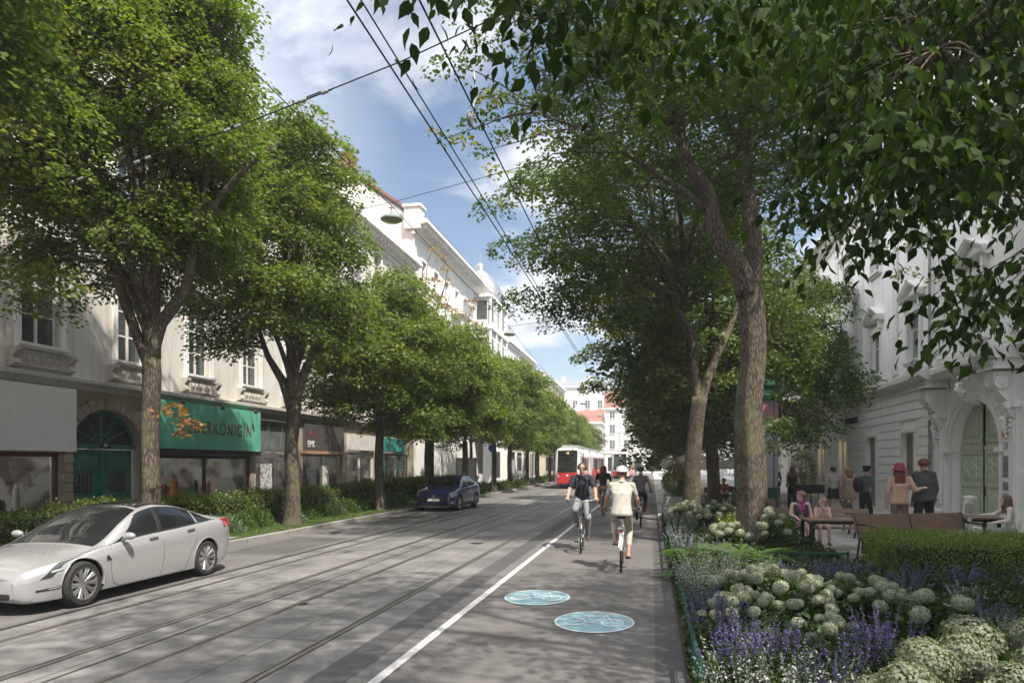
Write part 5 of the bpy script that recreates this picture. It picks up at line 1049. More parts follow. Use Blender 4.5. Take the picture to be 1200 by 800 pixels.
def patch(proto, kind, group, spots, first=[True]):
    for i, (x, y, s, w) in enumerate(spots):
        lab = '%s %s' % (kind, w)
        if i == 0: o = proto; o.location = (x, y, .07); o.rotation_euler = (0, 0, random.uniform(0, 6)); o.scale = (s, s, s*random.uniform(.9, 1.1)); o['label'] = lab; o['group'] = group
        else: copy_tree(proto, label=lab, group=group, loc=(x, y, .07), rz=random.uniform(0, 6.28), scale=(s*.95, s*.95, s*random.uniform(.9, 1.1)*(.62 if x > 1.9 and y > 7.5 else .85)))
purple = spire_proto('purple_salvia', 'x', M_purple, .62, .30, 34, 'salvia', 41, .018, 34, frac=.45)
patch(purple, 'deep purple salvia clump', 'deep purple salvia clumps', [(.58,7.0,1,'at the bottom left of the bed beside the green edging'), (.95,6.3,1.1,'below the left white hydrangea'), (.62,6.0,1,'nearest the edging at the lower left'), (1.6,6.2,1,'in the lower middle, tallest of its group'), (1.95,6.7,1,'right of the low white hydrangea'), (1.25,5.5,.95,'at the bottom centre of the bed'),
    (2.35,10.9,1.15,'in front of the bench fence, left one'), (2.8,11.3,1.15,'in front of the bench fence, brightest'), (3.25,10.4,1,'below the left end of the box hedge'), (3.6,11.2,1.1,'before the box hedge, second from left'), (4.1,10.9,1.1,'before the box hedge, third from left'), (4.7,11.3,1.1,'before the box hedge, fourth from left'), (3.4,8.4,1,'between hydrangea and hedge, mid right'), (4.6,9.2,1,'at mid right before the pale spires'), (5.4,9.9,1.1,'at the right frame edge below the hedge'), (4.35,7.3,1,'right edge, beside the big leaves'), (2.3,5.6,.95,'left of the corner hydrangea'), (.6,8.2,.9,'against the edging halfway up the bed')])
lil = spire_proto('catmint', 'x', M_lilac, .58, .34, 36, 'catmint', 43, .018, 30, frac=.5)
patch(lil, 'lilac blue catmint clump', 'lilac catmint clumps', [(.6,14.3,1,'by the edging left of the twin trunk'), (.62,16,1,'by the edging, second row from the far end'), (.7,17.8,1.1,'by the edging near the slender tree'), (.65,19.8,1.1,'by the edging further back'), (.7,22,1.1,'at the far left end of the edging'), (.62,24.5,1.1,'at the very end of the bed'), (1.3,12.6,1,'under the big leaves in mid bed'), (.62,10.3,1,'by the edging beside the near blue oval'), (1.15,13.6,.9,'left before the twin trunk root'), (3.1,6.6,1,'in the lower right middle, slender'), (2.5,6.3,.9,'left of the lower right lilac spires'), (2.0,12.0,1,'before the twin trunk'), (3.9,9.9,1,'below the hedge middle'), (5.2,10.9,1,'before the hedge right part'), (5.9,11.5,1.1,'before the hedge, rightmost'), (1.5,18.0,.9,'between the two trunks'), (4.0,8.2,.9,'in the right half of the bed')])
wh = spire_proto('white_gaura', 'x', M_pale, .70, .36, 40, 'white flowers', 47, .020, 22, loose=.02, frac=.6)
patch(wh, 'airy white flowering clump', 'airy white flower clumps', [(.62,9.2,1,'beside the edging left of the hydrangeas'), (.95,9.9,1.05,'left of the big hydrangea cluster'), (.66,11.4,1,'beside the edging below the large leaves'), (.95,11.2,.9,'under the large leaves'), (.62,5.2,1,'at the bottom left corner of the bed'), (1.0,5.0,1,'at the bottom edge of the bed, left'), (.98,7.0,.85,'in front of the salvia at left'), (1.4,11.2,1,'behind the big hydrangea cluster'), (2.5,8.9,1,'right of the big hydrangea cluster'), (4.9,8.3,.95,'at mid right with star shaped blooms'), (2.9,9.6,.9,'under the purple patch'), (3.2,7.4,.85,'amid the long leaves on the right'), (1.2,20.6,1,'by the white hydrangea behind the trunk'), (5.6,9.0,1,'at the right edge of the view')])
# broad leaved clumps
def leaf_clump(nm, label, loc, n, L, W, m, seed, group, cat='leafy plant', up=.5):
    t = thing(nm, label, cat, loc, 0, group); g = np.random.default_rng(seed); V = []; F = []; lv = []
    for i in range(n):
        a = g.uniform(0, 2*PI); l = L*g.uniform(.7, 1.1); w = W*g.uniform(.8, 1.15); e = g.uniform(.35, 1.1)+up*.3; dr = np.array([math.cos(a), math.sin(a)]); sd = np.array([-math.sin(a), math.cos(a)]); o0 = len(V); K = 7
        for k in range(K+1):
            s = k/K; r_ = .04+l*s*math.cos(e*(1-s*.9)); z = l*(math.sin(e)*s-.55*s*s); ww = w*math.sin(PI*(.06+.93*s)**.8)*.5; 
            for q in (-1, 0, 1): xy = dr*r_+sd*ww*q; V.append((xy[0], xy[1], max(.02, z+(abs(q)*ww*.35))))
        for k in range(K):
            for q in (0, 1): F.append((o0+3*k+q, o0+3*k+q+1, o0+3*k+q+4, o0+3*k+q+3)); lv.append(g.random()) if q == 0 and k == 0 else lv.append(lv[-1])
    me = bpy.data.meshes.new('leaves'); me.from_pydata(V, [], F); me.materials.append(m); at = me.attributes.new('lv', 'FLOAT', 'FACE'); at.data.foreach_set('value', lv); me.polygons.foreach_set('use_smooth', [True]*len(F)); link('leaves', me, t); return t
g1 = 'broad leaved clumps in the bed'
for i, (x, y, n, L, W, m, w) in enumerate([(.95,12.2,26,.95,.34,M_bigleaf,'bright, drooping over the edging left'), (1.5,12.7,26,.95,.34,M_bigleaf,'bright, before the twin trunk'), (1.0,13.4,24,.85,.32,M_bigleaf,'behind the airy white clump'), (1.85,13.4,22,.85,.3,M_bigleaf,'arching right toward the trunk root'), (1.0,10.7,18,.62,.26,M_bigleaf,'low, between white clump and hydrangea'),
        (3.05,8.6,26,.5,.07,M_hyl,'with narrow blades, right of the hydrangeas'), (3.5,7.6,28,.55,.08,M_bigleaf,'with narrow arching blades, mid right'), (3.9,6.6,28,.6,.08,M_hyl,'with dark narrow blades, right edge'), (2.75,5.5,22,.5,.07,M_hyl,'with narrow blades above the corner hydrangea'), (2.1,8.1,14,.35,.14,M_hyl,'small and dark, amid the white balls'), (.62,6.6,12,.28,.1,M_bigleaf,'tiny, spilling over the edging'), (.75,4.6,14,.32,.14,M_bigleaf,'at the lower left corner'), (4.7,6.9,24,.55,.09,M_bigleaf,'with narrow blades at the far right')]):
    leaf_clump('broad_leaf_plant', 'broad leaved plant, %s' % w, (x, y, .07), n, L, W, m, i+5, g1)
bush('lime_shrub', 'lime green shrub between the two front trunks', (1.95, 17.9, .07), .5, .62, M_lime, 2600, (.04,.07), None, 61); bush('leafy_shrub', 'green shrub right of the twin trunk behind bench', (2.75, 16.2, .07), .4, .7, M_shrub, 2000, (.05,.08), None, 62)
for i, (x, y, r, h, w) in enumerate([(2.6,9.9,.5,.4,'behind the white balls'), (1.9,5.2,.5,.35,'in the dark lower middle'), (3.6,5.6,.55,.4,'right of the corner hydrangea'), (2.9,11.9,.45,.35,'at the foot of the low fence'), (4.4,10.2,.6,.35,'under the box hedge'), (5.3,8.0,.6,.4,'at the far right of the bed'), (.75,20.9,.4,.35,'at the left rear of the bed'), (2.4,20.5,.6,.5,'behind the trunks'), (2.3,23.5,.6,.5,'at the far right end of the strip'), (1.3,26.0,.6,.5,'closing the strip at its far end'), (3.0,13.8,.3,.3,'left of the hedge corner'), (1.1,3.9,.5,.35,'lowest in the view')]):
    bush('leafy_shrub', 'low green leafy shrub %s' % w, (x, y, .07), r, h, M_gc, 1500, (.06,.1), 'low green shrubs in the bed', 80+i, aspect=.45)
# low green railings
M_rail = mat('rail_green', (.012,.075,.05), .4, .2, c2=(.01,.05,.035), scale=8)
def low_fence(label, p, q, h=.34, step=.095, z=.05, group='low green bed railings'):
    p = Vector((*p, z)); q = Vector((*q, z)); L = (q-p).length; a = math.atan2(q.y-p.y, q.x-p.x); t = thing('bed_railing', label, 'railing', p, a, group)
    b = MB(); b.box(0, L, -.016, .016, h-.036, h-.004); b.box(0, L, -.007, .007, .06, .078); b.build('rail', M_rail, t)
    np_ = max(2, int(L/1.5)+1)
    for i in range(np_): x = i*L/(np_-1); b = MB(); b.box(x-.016, x+.016, -.016, .016, 0, h); b.ball((x, 0, h+.01), .02, 8); b.build('post', M_rail, t)
    b = MB(); n = int(L/step)
    for i in range(1, n): b.box(i*L/n-.0045, i*L/n+.0045, -.0045, .0045, .02, h-.03)
    b.build('bars', M_rail, t)['kind'] = 'stuff'; return t
low_fence('long low green railing between cycle lane and flower bed', (.36, 1.5), (.36, 26.9)); low_fence('short low green railing closing the far end of the bed', (.36, 26.95), (3.2, 26.95)); low_fence('low green railing before the woman on the bench', (2.0, 12.62), (3.1, 12.62), .42)
# ---------------------------------------------------------------- cars
def interp(tab, y):
    """smooth (monotone-ish) curve through (y, value) pairs"""
    n = len(tab)
    if y <= tab[0][0]: return tab[0][1]
    if y >= tab[-1][0]: return tab[-1][1]
    for i in range(n-1):
        if tab[i][0] <= y <= tab[i+1][0]:
            x0, a = tab[i]; x1, b_ = tab[i+1]; h = x1-x0; t = (y-x0)/h
            def sl(k):
                if k <= 0 or k >= n-1: return (tab[min(k+1,n-1)][1]-tab[max(k-1,0)][1])/(tab[min(k+1,n-1)][0]-tab[max(k-1,0)][0])
                d0 = (tab[k][1]-tab[k-1][1])/(tab[k][0]-tab[k-1][0]); d1 = (tab[k+1][1]-tab[k][1])/(tab[k+1][0]-tab[k][0])
                return 0 if d0*d1 <= 0 else 2*d0*d1/(d0+d1)
            m0, m1 = sl(i)*h, sl(i+1)*h
            return (2*t**3-3*t*t+1)*a+(t**3-2*t*t+t)*m0+(-2*t**3+3*t*t)*b_+(t**3-t*t)*m1
class CarShape:
    """length runs along y, front at y=0. section parameter: 0 sill .. 1 belt .. 2 rail .. 3 roof centre"""
    def __init__(s, T): s.T = T
    def pt(s, y, q, side=1, off=0.0):
        p = s._pt(y, q)
        if off:
            e = .01; a = Vector(s._pt(y+e, q))-Vector(s._pt(y-e, q)); c = Vector(s._pt(y, min(3, q+e)))-Vector(s._pt(y, max(-1, q-e))); nrm = a.cross(c)
            if nrm.length > 1e-9:
                nrm.normalize()
                if nrm.x < 0 and q < 2.2 or (q >= 2.2 and nrm.z < 0): nrm = -nrm
                p = tuple(Vector(p)+nrm*off)
        return (p[0]*side, p[1], p[2])
    def _pt(s, y, q):
        T = s.T; g = lambda k: interp(T[k], y)
        w, zs, zb, wb, zr, wr, zc = g('w'), g('zs'), g('zb'), g('wb'), g('zr'), g('wr'), g('zc')
        L = T['len']; nose = lambda: 1
        if q <= 0:   # underside from centre (-1) to the sill edge (0)
            t = q+1; return (w*.90*t, y, zs+.0)
        if q <= 1:
            K = [(0, w*.90, zs), (.10, w*.965, zs+.03), (.30, w*.99, zs+(zb-zs)*.26), (.55, w*1.0, zs+(zb-zs)*.52), (.80, w*.992, zs+(zb-zs)*.80), (.93, wb+(w-wb)*.35, zb-.03), (1, wb, zb)]
            x = interp([(a, b_) for a, b_, c in K], q); z = interp([(a, c) for a, b_, c in K], q); return (x, y, z)
        if q <= 2:
            t = q-1; bul = math.sin(PI*t)*.02*min(1, (zr-zb)/.2); return (wb+(wr-wb)*t+bul, y, zb+(zr-zb)*t)
        t = q-2; x = wr*(1-t); return (x, y, zr+(zc-zr)*(1-(1-t)**2.6))
    def body(s, ny=150):
        L = s.T['len']; Q = [-1, -.5, 0, .05, .1, .2, .3, .42, .55, .68, .8, .88, .93, .97, 1, 1.12, 1.3, 1.5, 1.7, 1.88, 2, 2.04, 2.1, 2.2, 2.35, 2.55, 2.78, 3]
        ys = [L*(.5-.5*math.cos(PI*min(1, max(0, i/ny)))) if False else L*i/ny for i in range(ny+1)]; V = []; F = []; row = []
        for y in ys:
            r = []
            for side in (1, -1):
                rr = Q if side == 1 else Q[::-1][1:-1]
                for q in rr: r.append(len(V)); V.append(s.pt(y, q, side))
            row.append(r)
        n = len(row[0])
        for i in range(ny):
            for k in range(n): F.append((row[i][k], row[i][(k+1) % n], row[i+1][(k+1) % n], row[i+1][k]))
        F.append(tuple(row[0][::-1])); F.append(tuple(row[-1])); return V, F
    def patch(s, b, q0, q1, ya, yb, off=.004, nq=8, ny=24, side=1, full=False):
        """ya(q), yb(q) bound the patch along the car"""
        V = []; F = []
        qs = [q0+(q1-q0)*i/nq for i in range(nq+1)]; cols = [(q, side) for q in qs]
        if full: cols = [(q, 1) for q in qs]+[(q, -1) for q in qs[::-1][1:]]
        for q, sd in cols:
            a, c = (ya(q) if callable(ya) else ya), (yb(q) if callable(yb) else yb)
            for j in range(ny+1): V.append(s.pt(a+(c-a)*j/ny, q, sd, off))
        for i in range(len(cols)-1):
            for j in range(ny): k = i*(ny+1)+j; F.append((k, k+1, k+ny+2, k+ny+1))
        b.add(V, F)
    def seam(s, b, pts, w=.005, off=.0025, side=1):
        P = [Vector(s.pt(y, q, side, off)) for y, q in pts]; b.tube(P, w/2, 5)
M_tyre = mat('tyre', (.028,.027,.027), .85, c2=(.02,.02,.02), scale=20, bump=.3, bscale=80); M_rim = mat('rim_alloy', (.62,.62,.63), .3, .85, c2=(.32,.32,.33)); M_rimd = mat('rim_dark', (.03,.03,.032), .6, .3)
def wheel(parent, loc, r, w, side, spokes=10, name='wheel'):
    """side +1: outer face towards +x"""
    b = MB(); prof = [(r*.70, -w*.48), (r*.90, -w*.5), (r*.985, -w*.36), (r, -w*.15), (r, w*.15), (r*.985, w*.36), (r*.90, w*.5), (r*.70, w*.48)]
    b.lathe(prof, 48, (0,0,0), 'x', cap=False); b.lathe([(r*.70, w*.30), (r*.70, -w*.48)], 48, (0,0,0), 'x', cap=False)
    wh = b.build(name, M_tyre, parent, smooth=True, loc=loc)
    b = MB(); o = side*w*.46; b.lathe([(r*.715, o-.012*side), (r*.72, o+.004*side), (r*.685, o+.006*side), (r*.66, o-.03*side), (r*.655, -side*w*.3)], 48, (0,0,0), 'x', cap=False)
    for k in range(spokes):
        a = 2*PI*k/spokes; 
        for dq in ((-.10, .05), (.10, -.05)):
            p0 = Vector((o-.045*side, math.cos(a)*r*.13, math.sin(a)*r*.13)); p1 = Vector((o-.012*side, math.cos(a+dq[0])*r*.67, math.sin(a+dq[0])*r*.67)); b.tube([p0, p0.lerp(p1, .55)+Vector((.006*side,0,0)), p1], [.026, .021, .02], 6)
    b.lathe([(0, o-.022*side), (r*.12, o-.026*side), (r*.17, o-.055*side), (r*.17, -side*.02)], 20, (0,0,0), 'x', cap=False); b.build('rim', M_rim, wh, smooth=True)
    b = MB(); b.lathe([(0, o-.075*side), (r*.56, o-.075*side), (r*.56, o-.10*side), (0, o-.10*side)], 32, (0,0,0), 'x'); b.build('brake_disc', M_rimd, wh, smooth=True); return wh
M_cglass = glass_mat('car_glass', (.018,.02,.022), .02); M_plastic = mat('black_plastic', (.02,.02,.021), .55); M_lampglass = mat('headlamp_glass', (.05,.055,.06), .05, .1, spec=.9); M_lampwhite = mat('lamp_chrome', (.75,.77,.8), .12, .6)
def make_car(name, label, loc, rz, T, paint, W):
    """front faces local -y"""
    t = thing(name, label, 'car', loc, rz); S = CarShape(T); V, F = S.body(); b = MB(); b.add(V, F); me = b.mesh('body', [paint, M_plastic], 'all')
    body = link('body', me, t)
    # wheel arches cut through the body
    cut = MB()
    for y in (W['yf'], W['yr']):
        for sd in (-1, 1):
            st = len(cut.v); cut.lathe([(0, 0), (W['arch'], 0), (W['arch'], .40), (0, .40)], 48, (T['w'][3][1]*sd-(.36 if sd > 0 else .04), y, W['r']+.01), 'x')
    co = cut.build('cutter', [M_plastic], None); co.data.materials.clear(); co.data.materials.append(paint); co.data.materials.append(M_plastic); co.data.polygons.foreach_set('material_index', [1]*len(co.data.polygons))
    md = body.modifiers.new('arches', 'BOOLEAN'); md.object = co; md.operation = 'DIFFERENCE'; md.solver = 'EXACT'
    co.parent = t; bpy.context.view_layer.update(); dg = bpy.context.evaluated_depsgraph_get(); nm = bpy.data.meshes.new_from_object(body.evaluated_get(dg)); body.modifiers.clear(); body.data = nm; bpy.data.objects.remove(co)
    nm.set_sharp_from_angle(angle=R(32))
    for y in (W['yf'], W['yr']):
        for sd in (-1, 1):
            wx = T['w'][3][1]-W['tw']/2-.012; wheel(t, (sd*wx, y, W['r']), W['r'], W['tw'], sd, W.get('spokes', 10))
            b = MB(); xs = sd*(S._pt(y, .5)[0]+.002); n_ = 28; vs = []; fs = []
            for i in range(n_+1):
                a = PI*(-.06)+PI*1.12*i/n_; 
                for rr, dx in ((W['arch']-.004, -.05), (W['arch']-.004, .004), (W['arch']+W.get('lip', .018), .006), (W['arch']+W.get('lip', .018), -.05)):
                    yy = y+math.cos(a)*rr; zz_ = W['r']+.01+math.sin(a)*rr; q = min(.98, max(.03, (zz_-interp(T['zs'], yy))/max(.05, interp(T['zb'], yy)-interp(T['zs'], yy)))); xo = S._pt(yy, q)[0]+dx; vs.append((sd*xo, yy, zz_))
            for i in range(n_):
                for k in range(4): fs.append((4*i+k, 4*i+(k+1) % 4, 4*i+4+(k+1) % 4, 4*i+4+k))
            b.add(vs, fs); b.build('wheel_arch_trim', W.get('lipmat', paint), body, smooth='all')
    return t, S, body
white_p = mat('paint_pearl_white', (.37,.37,.375), .22, .25, c2=(.355,.355,.36), scale=2, coat=1.0, spec=.6); blue_p = mat('paint_dark_blue', (.020,.026,.115), .28, .35, c2=(.017,.022,.095), scale=2, coat=1.0)
# white saloon
T = dict(len=4.69,
  w=[(0,.60),(.10,.74),(.35,.86),(.9,.925),(2.3,.925),(3.6,.925),(4.2,.90),(4.55,.82),(4.69,.74)],
  zs=[(0,.24),(.12,.17),(.5,.16),(4.1,.17),(4.5,.24),(4.69,.36)],
  zb=[(0,.52),(.08,.60),(.4,.69),(.9,.77),(1.25,.83),(2.0,.91),(3.0,.965),(3.8,1.02),(4.3,1.05),(4.6,1.04),(4.69,.98)],
  wb=[(0,.50),(.10,.66),(.35,.76),(.9,.82),(1.3,.845),(3.3,.85),(4.0,.80),(4.5,.74),(4.69,.68)],
  zr=[(0,.525),(.08,.61),(.4,.705),(.9,.79),(1.25,.85),(1.45,.93),(1.9,1.16),(2.35,1.335),(2.7,1.38),(3.1,1.36),(3.6,1.25),(4.0,1.125),(4.3,1.065),(4.6,1.045),(4.69,.985)],
  wr=[(0,.48),(.10,.62),(.35,.70),(.9,.76),(1.25,.78),(1.9,.68),(2.4,.60),(3.0,.58),(3.6,.60),(4.0,.66),(4.3,.70),(4.69,.62)],
  zc=[(0,.56),(.08,.66),(.4,.76),(.9,.845),(1.15,.88),(1.35,.96),(1.9,1.245),(2.35,1.41),(2.75,1.442),(3.2,1.40),(3.7,1.28),(4.1,1.16),(4.35,1.105),(4.6,1.09),(4.69,1.02)])
W = dict(yf=.86, yr=3.735, r=.335, tw=.235, arch=.375)
car1, S, body1 = make_car('parked_car', 'pearl white saloon car with dark glass roof at the left kerb', (-8.28, 7.72, 0), 0.0, T, white_p, W); car1.scale = (.94, .955, .895)
b = MB(); S.patch(b, 2.06, 3, lambda q: 1.20+.0*q, lambda q: 2.28+.06*(q-2), .004, 8, 26, full=True); b.build('windscreen', M_cglass, car1, smooth='all')
b = MB(); S.patch(b, 2.12, 3, 2.38, 3.14, .004, 8, 18, full=True); b.build('glass_roof', M_cglass, car1, smooth='all')
b = MB(); S.patch(b, 2.10, 3, 3.2, lambda q: 4.12+.05*(q-2), .004, 8, 20, full=True); b.build('rear_window', M_cglass, car1, smooth='all')
for sd, nm in ((1, ''), (-1, '')):
    b = MB(); S.patch(b, 1.08, 1.90, lambda q: 1.40+.78*(q-1)**.95, lambda q: 2.50+.10*(q-1), .004, 8, 24, sd); b.build('front_side_window', M_cglass, car1, smooth='all')
    b = MB(); S.patch(b, 1.08, 1.90, lambda q: 2.60+.08*(q-1), lambda q: 3.50+.04*(q-1), .004, 8, 20, sd); b.build('rear_side_window', M_cglass, car1, smooth='all')
    b = MB(); S.patch(b, 1.10, 1.86, lambda q: 3.555+.035*(q-1), lambda q: 4.06-.36*(q-1), .004, 6, 12, sd); b.build('quarter_window', M_cglass, car1, smooth='all')
    b = MB(); S.patch(b, 1.02, 1.075, 1.42, 4.12, .006, 1, 40, sd); S.patch(b, 1.905, 1.96, 2.15, 3.75, .006, 1, 30, sd); b.build('window_trim', M_plastic, car1, smooth='all')
    b = MB(); S.patch(b, 1.08, 1.90, lambda q: 2.505+.10*(q-1), lambda q: 2.595+.08*(q-1), .005, 6, 3, sd); b.build('door_pillar_trim', M_plastic, car1, smooth='all')
    b = MB(); S.seam(b, [(1.42, 1.02), (1.40, .9), (1.36, .7), (1.36, .45), (1.42, .2), (1.55, .13), (2.3, .12), (3.1, .13)], side=sd); S.seam(b, [(2.52, 1.02), (2.54, .8), (2.54, .5), (2.5, .25), (2.48, .13)], side=sd); S.seam(b, [(3.42, 1.02), (3.44, .85), (3.38, .65), (3.25, .45), (3.16, .25), (3.1, .13)], side=sd); S.seam(b, [(.55, 1.0), (.8, 1.03), (1.2, 1.05), (1.42, 1.04)], .006, side=sd); b.build('door_gap', M_plastic, car1)
    b = MB(); S.patch(b, .86, .89, 2.24, 2.44, .010, 1, 4, sd); S.patch(b, .86, .89, 3.20, 3.40, .010, 1, 4, sd); b.build('door_handles', mat('handle_chrome', (.4,.4,.42), .2, .9), car1, smooth='all') if False else None
    for y0 in (2.22, 3.18):
        b = MB(); S.patch(b, .855, .895, y0, y0+.20, .009, 1, 4, sd); b.build('door_handle', mat('handle_chrome', (.35,.35,.37), .25, .9), car1, smooth='all')
    b = MB(); S.patch(b, .70, .965, lambda q: interp([(.7,.20),(.86,.34),(.965,.52)], q), lambda q: interp([(.7,.34),(.86,.50),(.93,.66),(.965,.94)], q), .006, 10, 14, sd); b.build('headlight', M_lampglass, car1, smooth='all')
    b = MB(); S.patch(b, .80, .84, lambda q: .34, lambda q: .52, .010, 2, 6, sd); b.build('headlight_reflector', M_lampwhite, car1, smooth='all')
    b = MB(); S.patch(b, .38, .44, .16, .50, .006, 2, 8, sd); b.build('front_vent', M_plastic, car1, smooth='all'); b = MB(); S.patch(b, .40, .425, .30, .47, .012, 1, 4, sd); b.build('fog_lamp', M_lampwhite, car1, smooth='all')
    b = MB(); S.patch(b, .70, .80, 1.27, lambda q: 1.37-.6*(q-.70), .007, 2, 3, sd); b.build('fender_badge', M_plastic, car1, smooth='all')
    mm = S.pt(1.66, 1.0, sd); b = MB(); b.ball((mm[0]+sd*.15, mm[1]-.02, mm[2]+.09), .1, 16, (1.05, .62, .62)); b.tube([(mm[0]-sd*.01, mm[1]+.02, mm[2]+.01), (mm[0]+sd*.10, mm[1], mm[2]+.06)], [.03, .022], 8); o = b.build('wing_mirror', white_p, car1, smooth='all')
    b = MB(); b.ball((mm[0]+sd*.15, mm[1]+.022, mm[2]+.09), .085, 12, (1, .35, .55)); b.build('mirror_glass', M_cglass, o, smooth='all')
    b = MB(); S.patch(b, .80, .97, 4.30, 4.66, .006, 4, 8, sd); b.build('tail_light', mat('tail_red', (.35,.01,.01), .15, coat=1), car1, smooth='all')
b = MB(); b.box(-.55, .55, -.012, .10, .23, .33); b.build('lower_grille', M_plastic, car1, bevel=.03)
b = MB(); b.lathe([(0, 0), (.045, 0), (.045, .012), (0, .012)], 16, (0, -.008, .63), 'y'); b.build('bonnet_badge', M_lampwhite, car1)
# interior hints seen through nothing: none, the glass is dark
# dark blue hatchback
T2_ = dict(len=4.25,
  w=[(0,.66),(.10,.80),(.35,.875),(.85,.90),(2.2,.90),(3.4,.90),(3.9,.88),(4.15,.82),(4.25,.74)],
  zs=[(0,.22),(.12,.18),(.5,.18),(3.8,.19),(4.1,.26),(4.25,.36)],
  zb=[(0,.66),(.08,.76),(.4,.86),(.9,.93),(1.15,.96),(2.0,1.0),(3.0,1.04),(3.8,1.08),(4.15,1.05),(4.25,.98)],
  wb=[(0,.56),(.10,.72),(.35,.80),(.9,.83),(1.2,.84),(3.3,.84),(3.9,.80),(4.25,.68)],
  zr=[(0,.67),(.08,.775),(.4,.885),(.9,.965),(1.1,1.0),(1.3,1.1),(1.7,1.33),(2.0,1.44),(2.5,1.49),(3.2,1.46),(3.6,1.40),(3.9,1.26),(4.1,1.12),(4.25,1.0)],
  wr=[(0,.54),(.10,.68),(.35,.74),(.9,.76),(1.1,.77),(1.7,.66),(2.2,.60),(3.0,.58),(3.6,.58),(3.9,.64),(4.25,.60)],
  zc=[(0,.70),(.08,.82),(.4,.94),(.9,1.02),(1.05,1.04),(1.25,1.15),(1.7,1.41),(2.05,1.51),(2.5,1.545),(3.2,1.52),(3.6,1.46),(3.9,1.32),(4.1,1.17),(4.25,1.04)])
W2 = dict(yf=.80, yr=3.35, r=.335, tw=.22, arch=.375, lip=.05, lipmat=M_plastic, spokes=5)
car2, S2, body2 = make_car('parked_car', 'dark blue hatchback with pale number plate facing the viewer by the hedge', (-8.5, 28.0, 0), -.04, T2_, blue_p, W2); car2.scale = (.95, .95, .93)
b = MB(); S2.patch(b, 2.06, 3, 1.10, 1.98, .004, 8, 20, full=True); b.build('windscreen', M_cglass, car2, smooth='all')
b = MB(); S2.patch(b, 2.10, 3, 3.66, 4.06, .004, 8, 10, full=True); b.build('rear_window', M_cglass, car2, smooth='all')
for sd in (1, -1):
    b = MB(); S2.patch(b, 1.08, 1.9, lambda q: 1.38+.48*(q-1), 2.36, .004, 8, 16, sd); b.build('front_side_window', M_cglass, car2, smooth='all')
    b = MB(); S2.patch(b, 1.08, 1.9, 2.44, 3.28, .004, 8, 16, sd); b.build('rear_side_window', M_cglass, car2, smooth='all'); b = MB(); S2.patch(b, 1.12, 1.86, 3.34, lambda q: 3.72-.14*(q-1), .004, 6, 10, sd); b.build('quarter_window', M_cglass, car2, smooth='all')
    b = MB(); S2.patch(b, .04, .20, .2, 4.1, .008, 3, 50, sd); b.build('sill_cladding', M_plastic, car2, smooth='all')
    b = MB(); S2.patch(b, .72, .96, .06, lambda q: .42+.2*(q-.72), .008, 6, 12, sd); b.build('headlight', mat('headlamp_clear', (.55,.57,.6), .1, .4, coat=1), car2, smooth='all')
    b = MB(); S2.patch(b, .32, .50, .03, .20, .008, 4, 6, sd); b.build('fog_lamp', _m['headlamp_clear'], car2, smooth='all')
    mm = S2.pt(1.5, 1.0, sd); b = MB(); b.ball((mm[0]+sd*.14, mm[1]-.02, mm[2]+.09), .1, 12, (1, .7, .75)); b.tube([(mm[0], mm[1], mm[2]+.02), (mm[0]+sd*.1, mm[1], mm[2]+.06)], .025, 6); b.build('wing_mirror', blue_p, car2, smooth='all')
    for y0 in (2.05, 2.98): b = MB(); S2.patch(b, .86, .90, y0, y0+.2, .012, 1, 4, sd); b.build('door_handle', blue_p, car2, smooth='all')
    b = MB(); S2.seam(b, [(1.3, 1.02), (1.28, .6), (1.35, .22), (3.0, .22)], side=sd); S2.seam(b, [(2.4, 1.02), (2.4, .22)], side=sd); b.build('door_gap', M_plastic, car2)
    b = MB(); S2.patch(b, .78, .98, 3.95, 4.2, .006, 4, 6, sd); b.build('tail_light', _m['tail_red'], car2, smooth='all')
b = MB(); b.box(-.60, .60, -.02, .1, .40, .56); b.build('grille', M_plastic, car2, bevel=.02); b = MB(); b.box(-.56, .56, -.015, .1, .26, .34); b.build('lower_grille', M_plastic, car2, bevel=.02)
b = MB(); b.box(-.68, .68, -.03, .2, .19, .225); b.build('front_skid_plate', _m['rim_alloy'], car2, bevel=.01)
b = MB(); b.box(-.26, .26, -.035, -.021, .44, .55); b.build('number_plate', mat('plate_white', (.75,.75,.73), .5, c2=(.7,.7,.68)), car2)
b = MB(); b.lathe([(0, 0), (.055, 0), (.055, .02), (0, .02)], 16, (0, -.02, .66), 'y'); b.build('bonnet_badge', _m['rim_alloy'], car2)

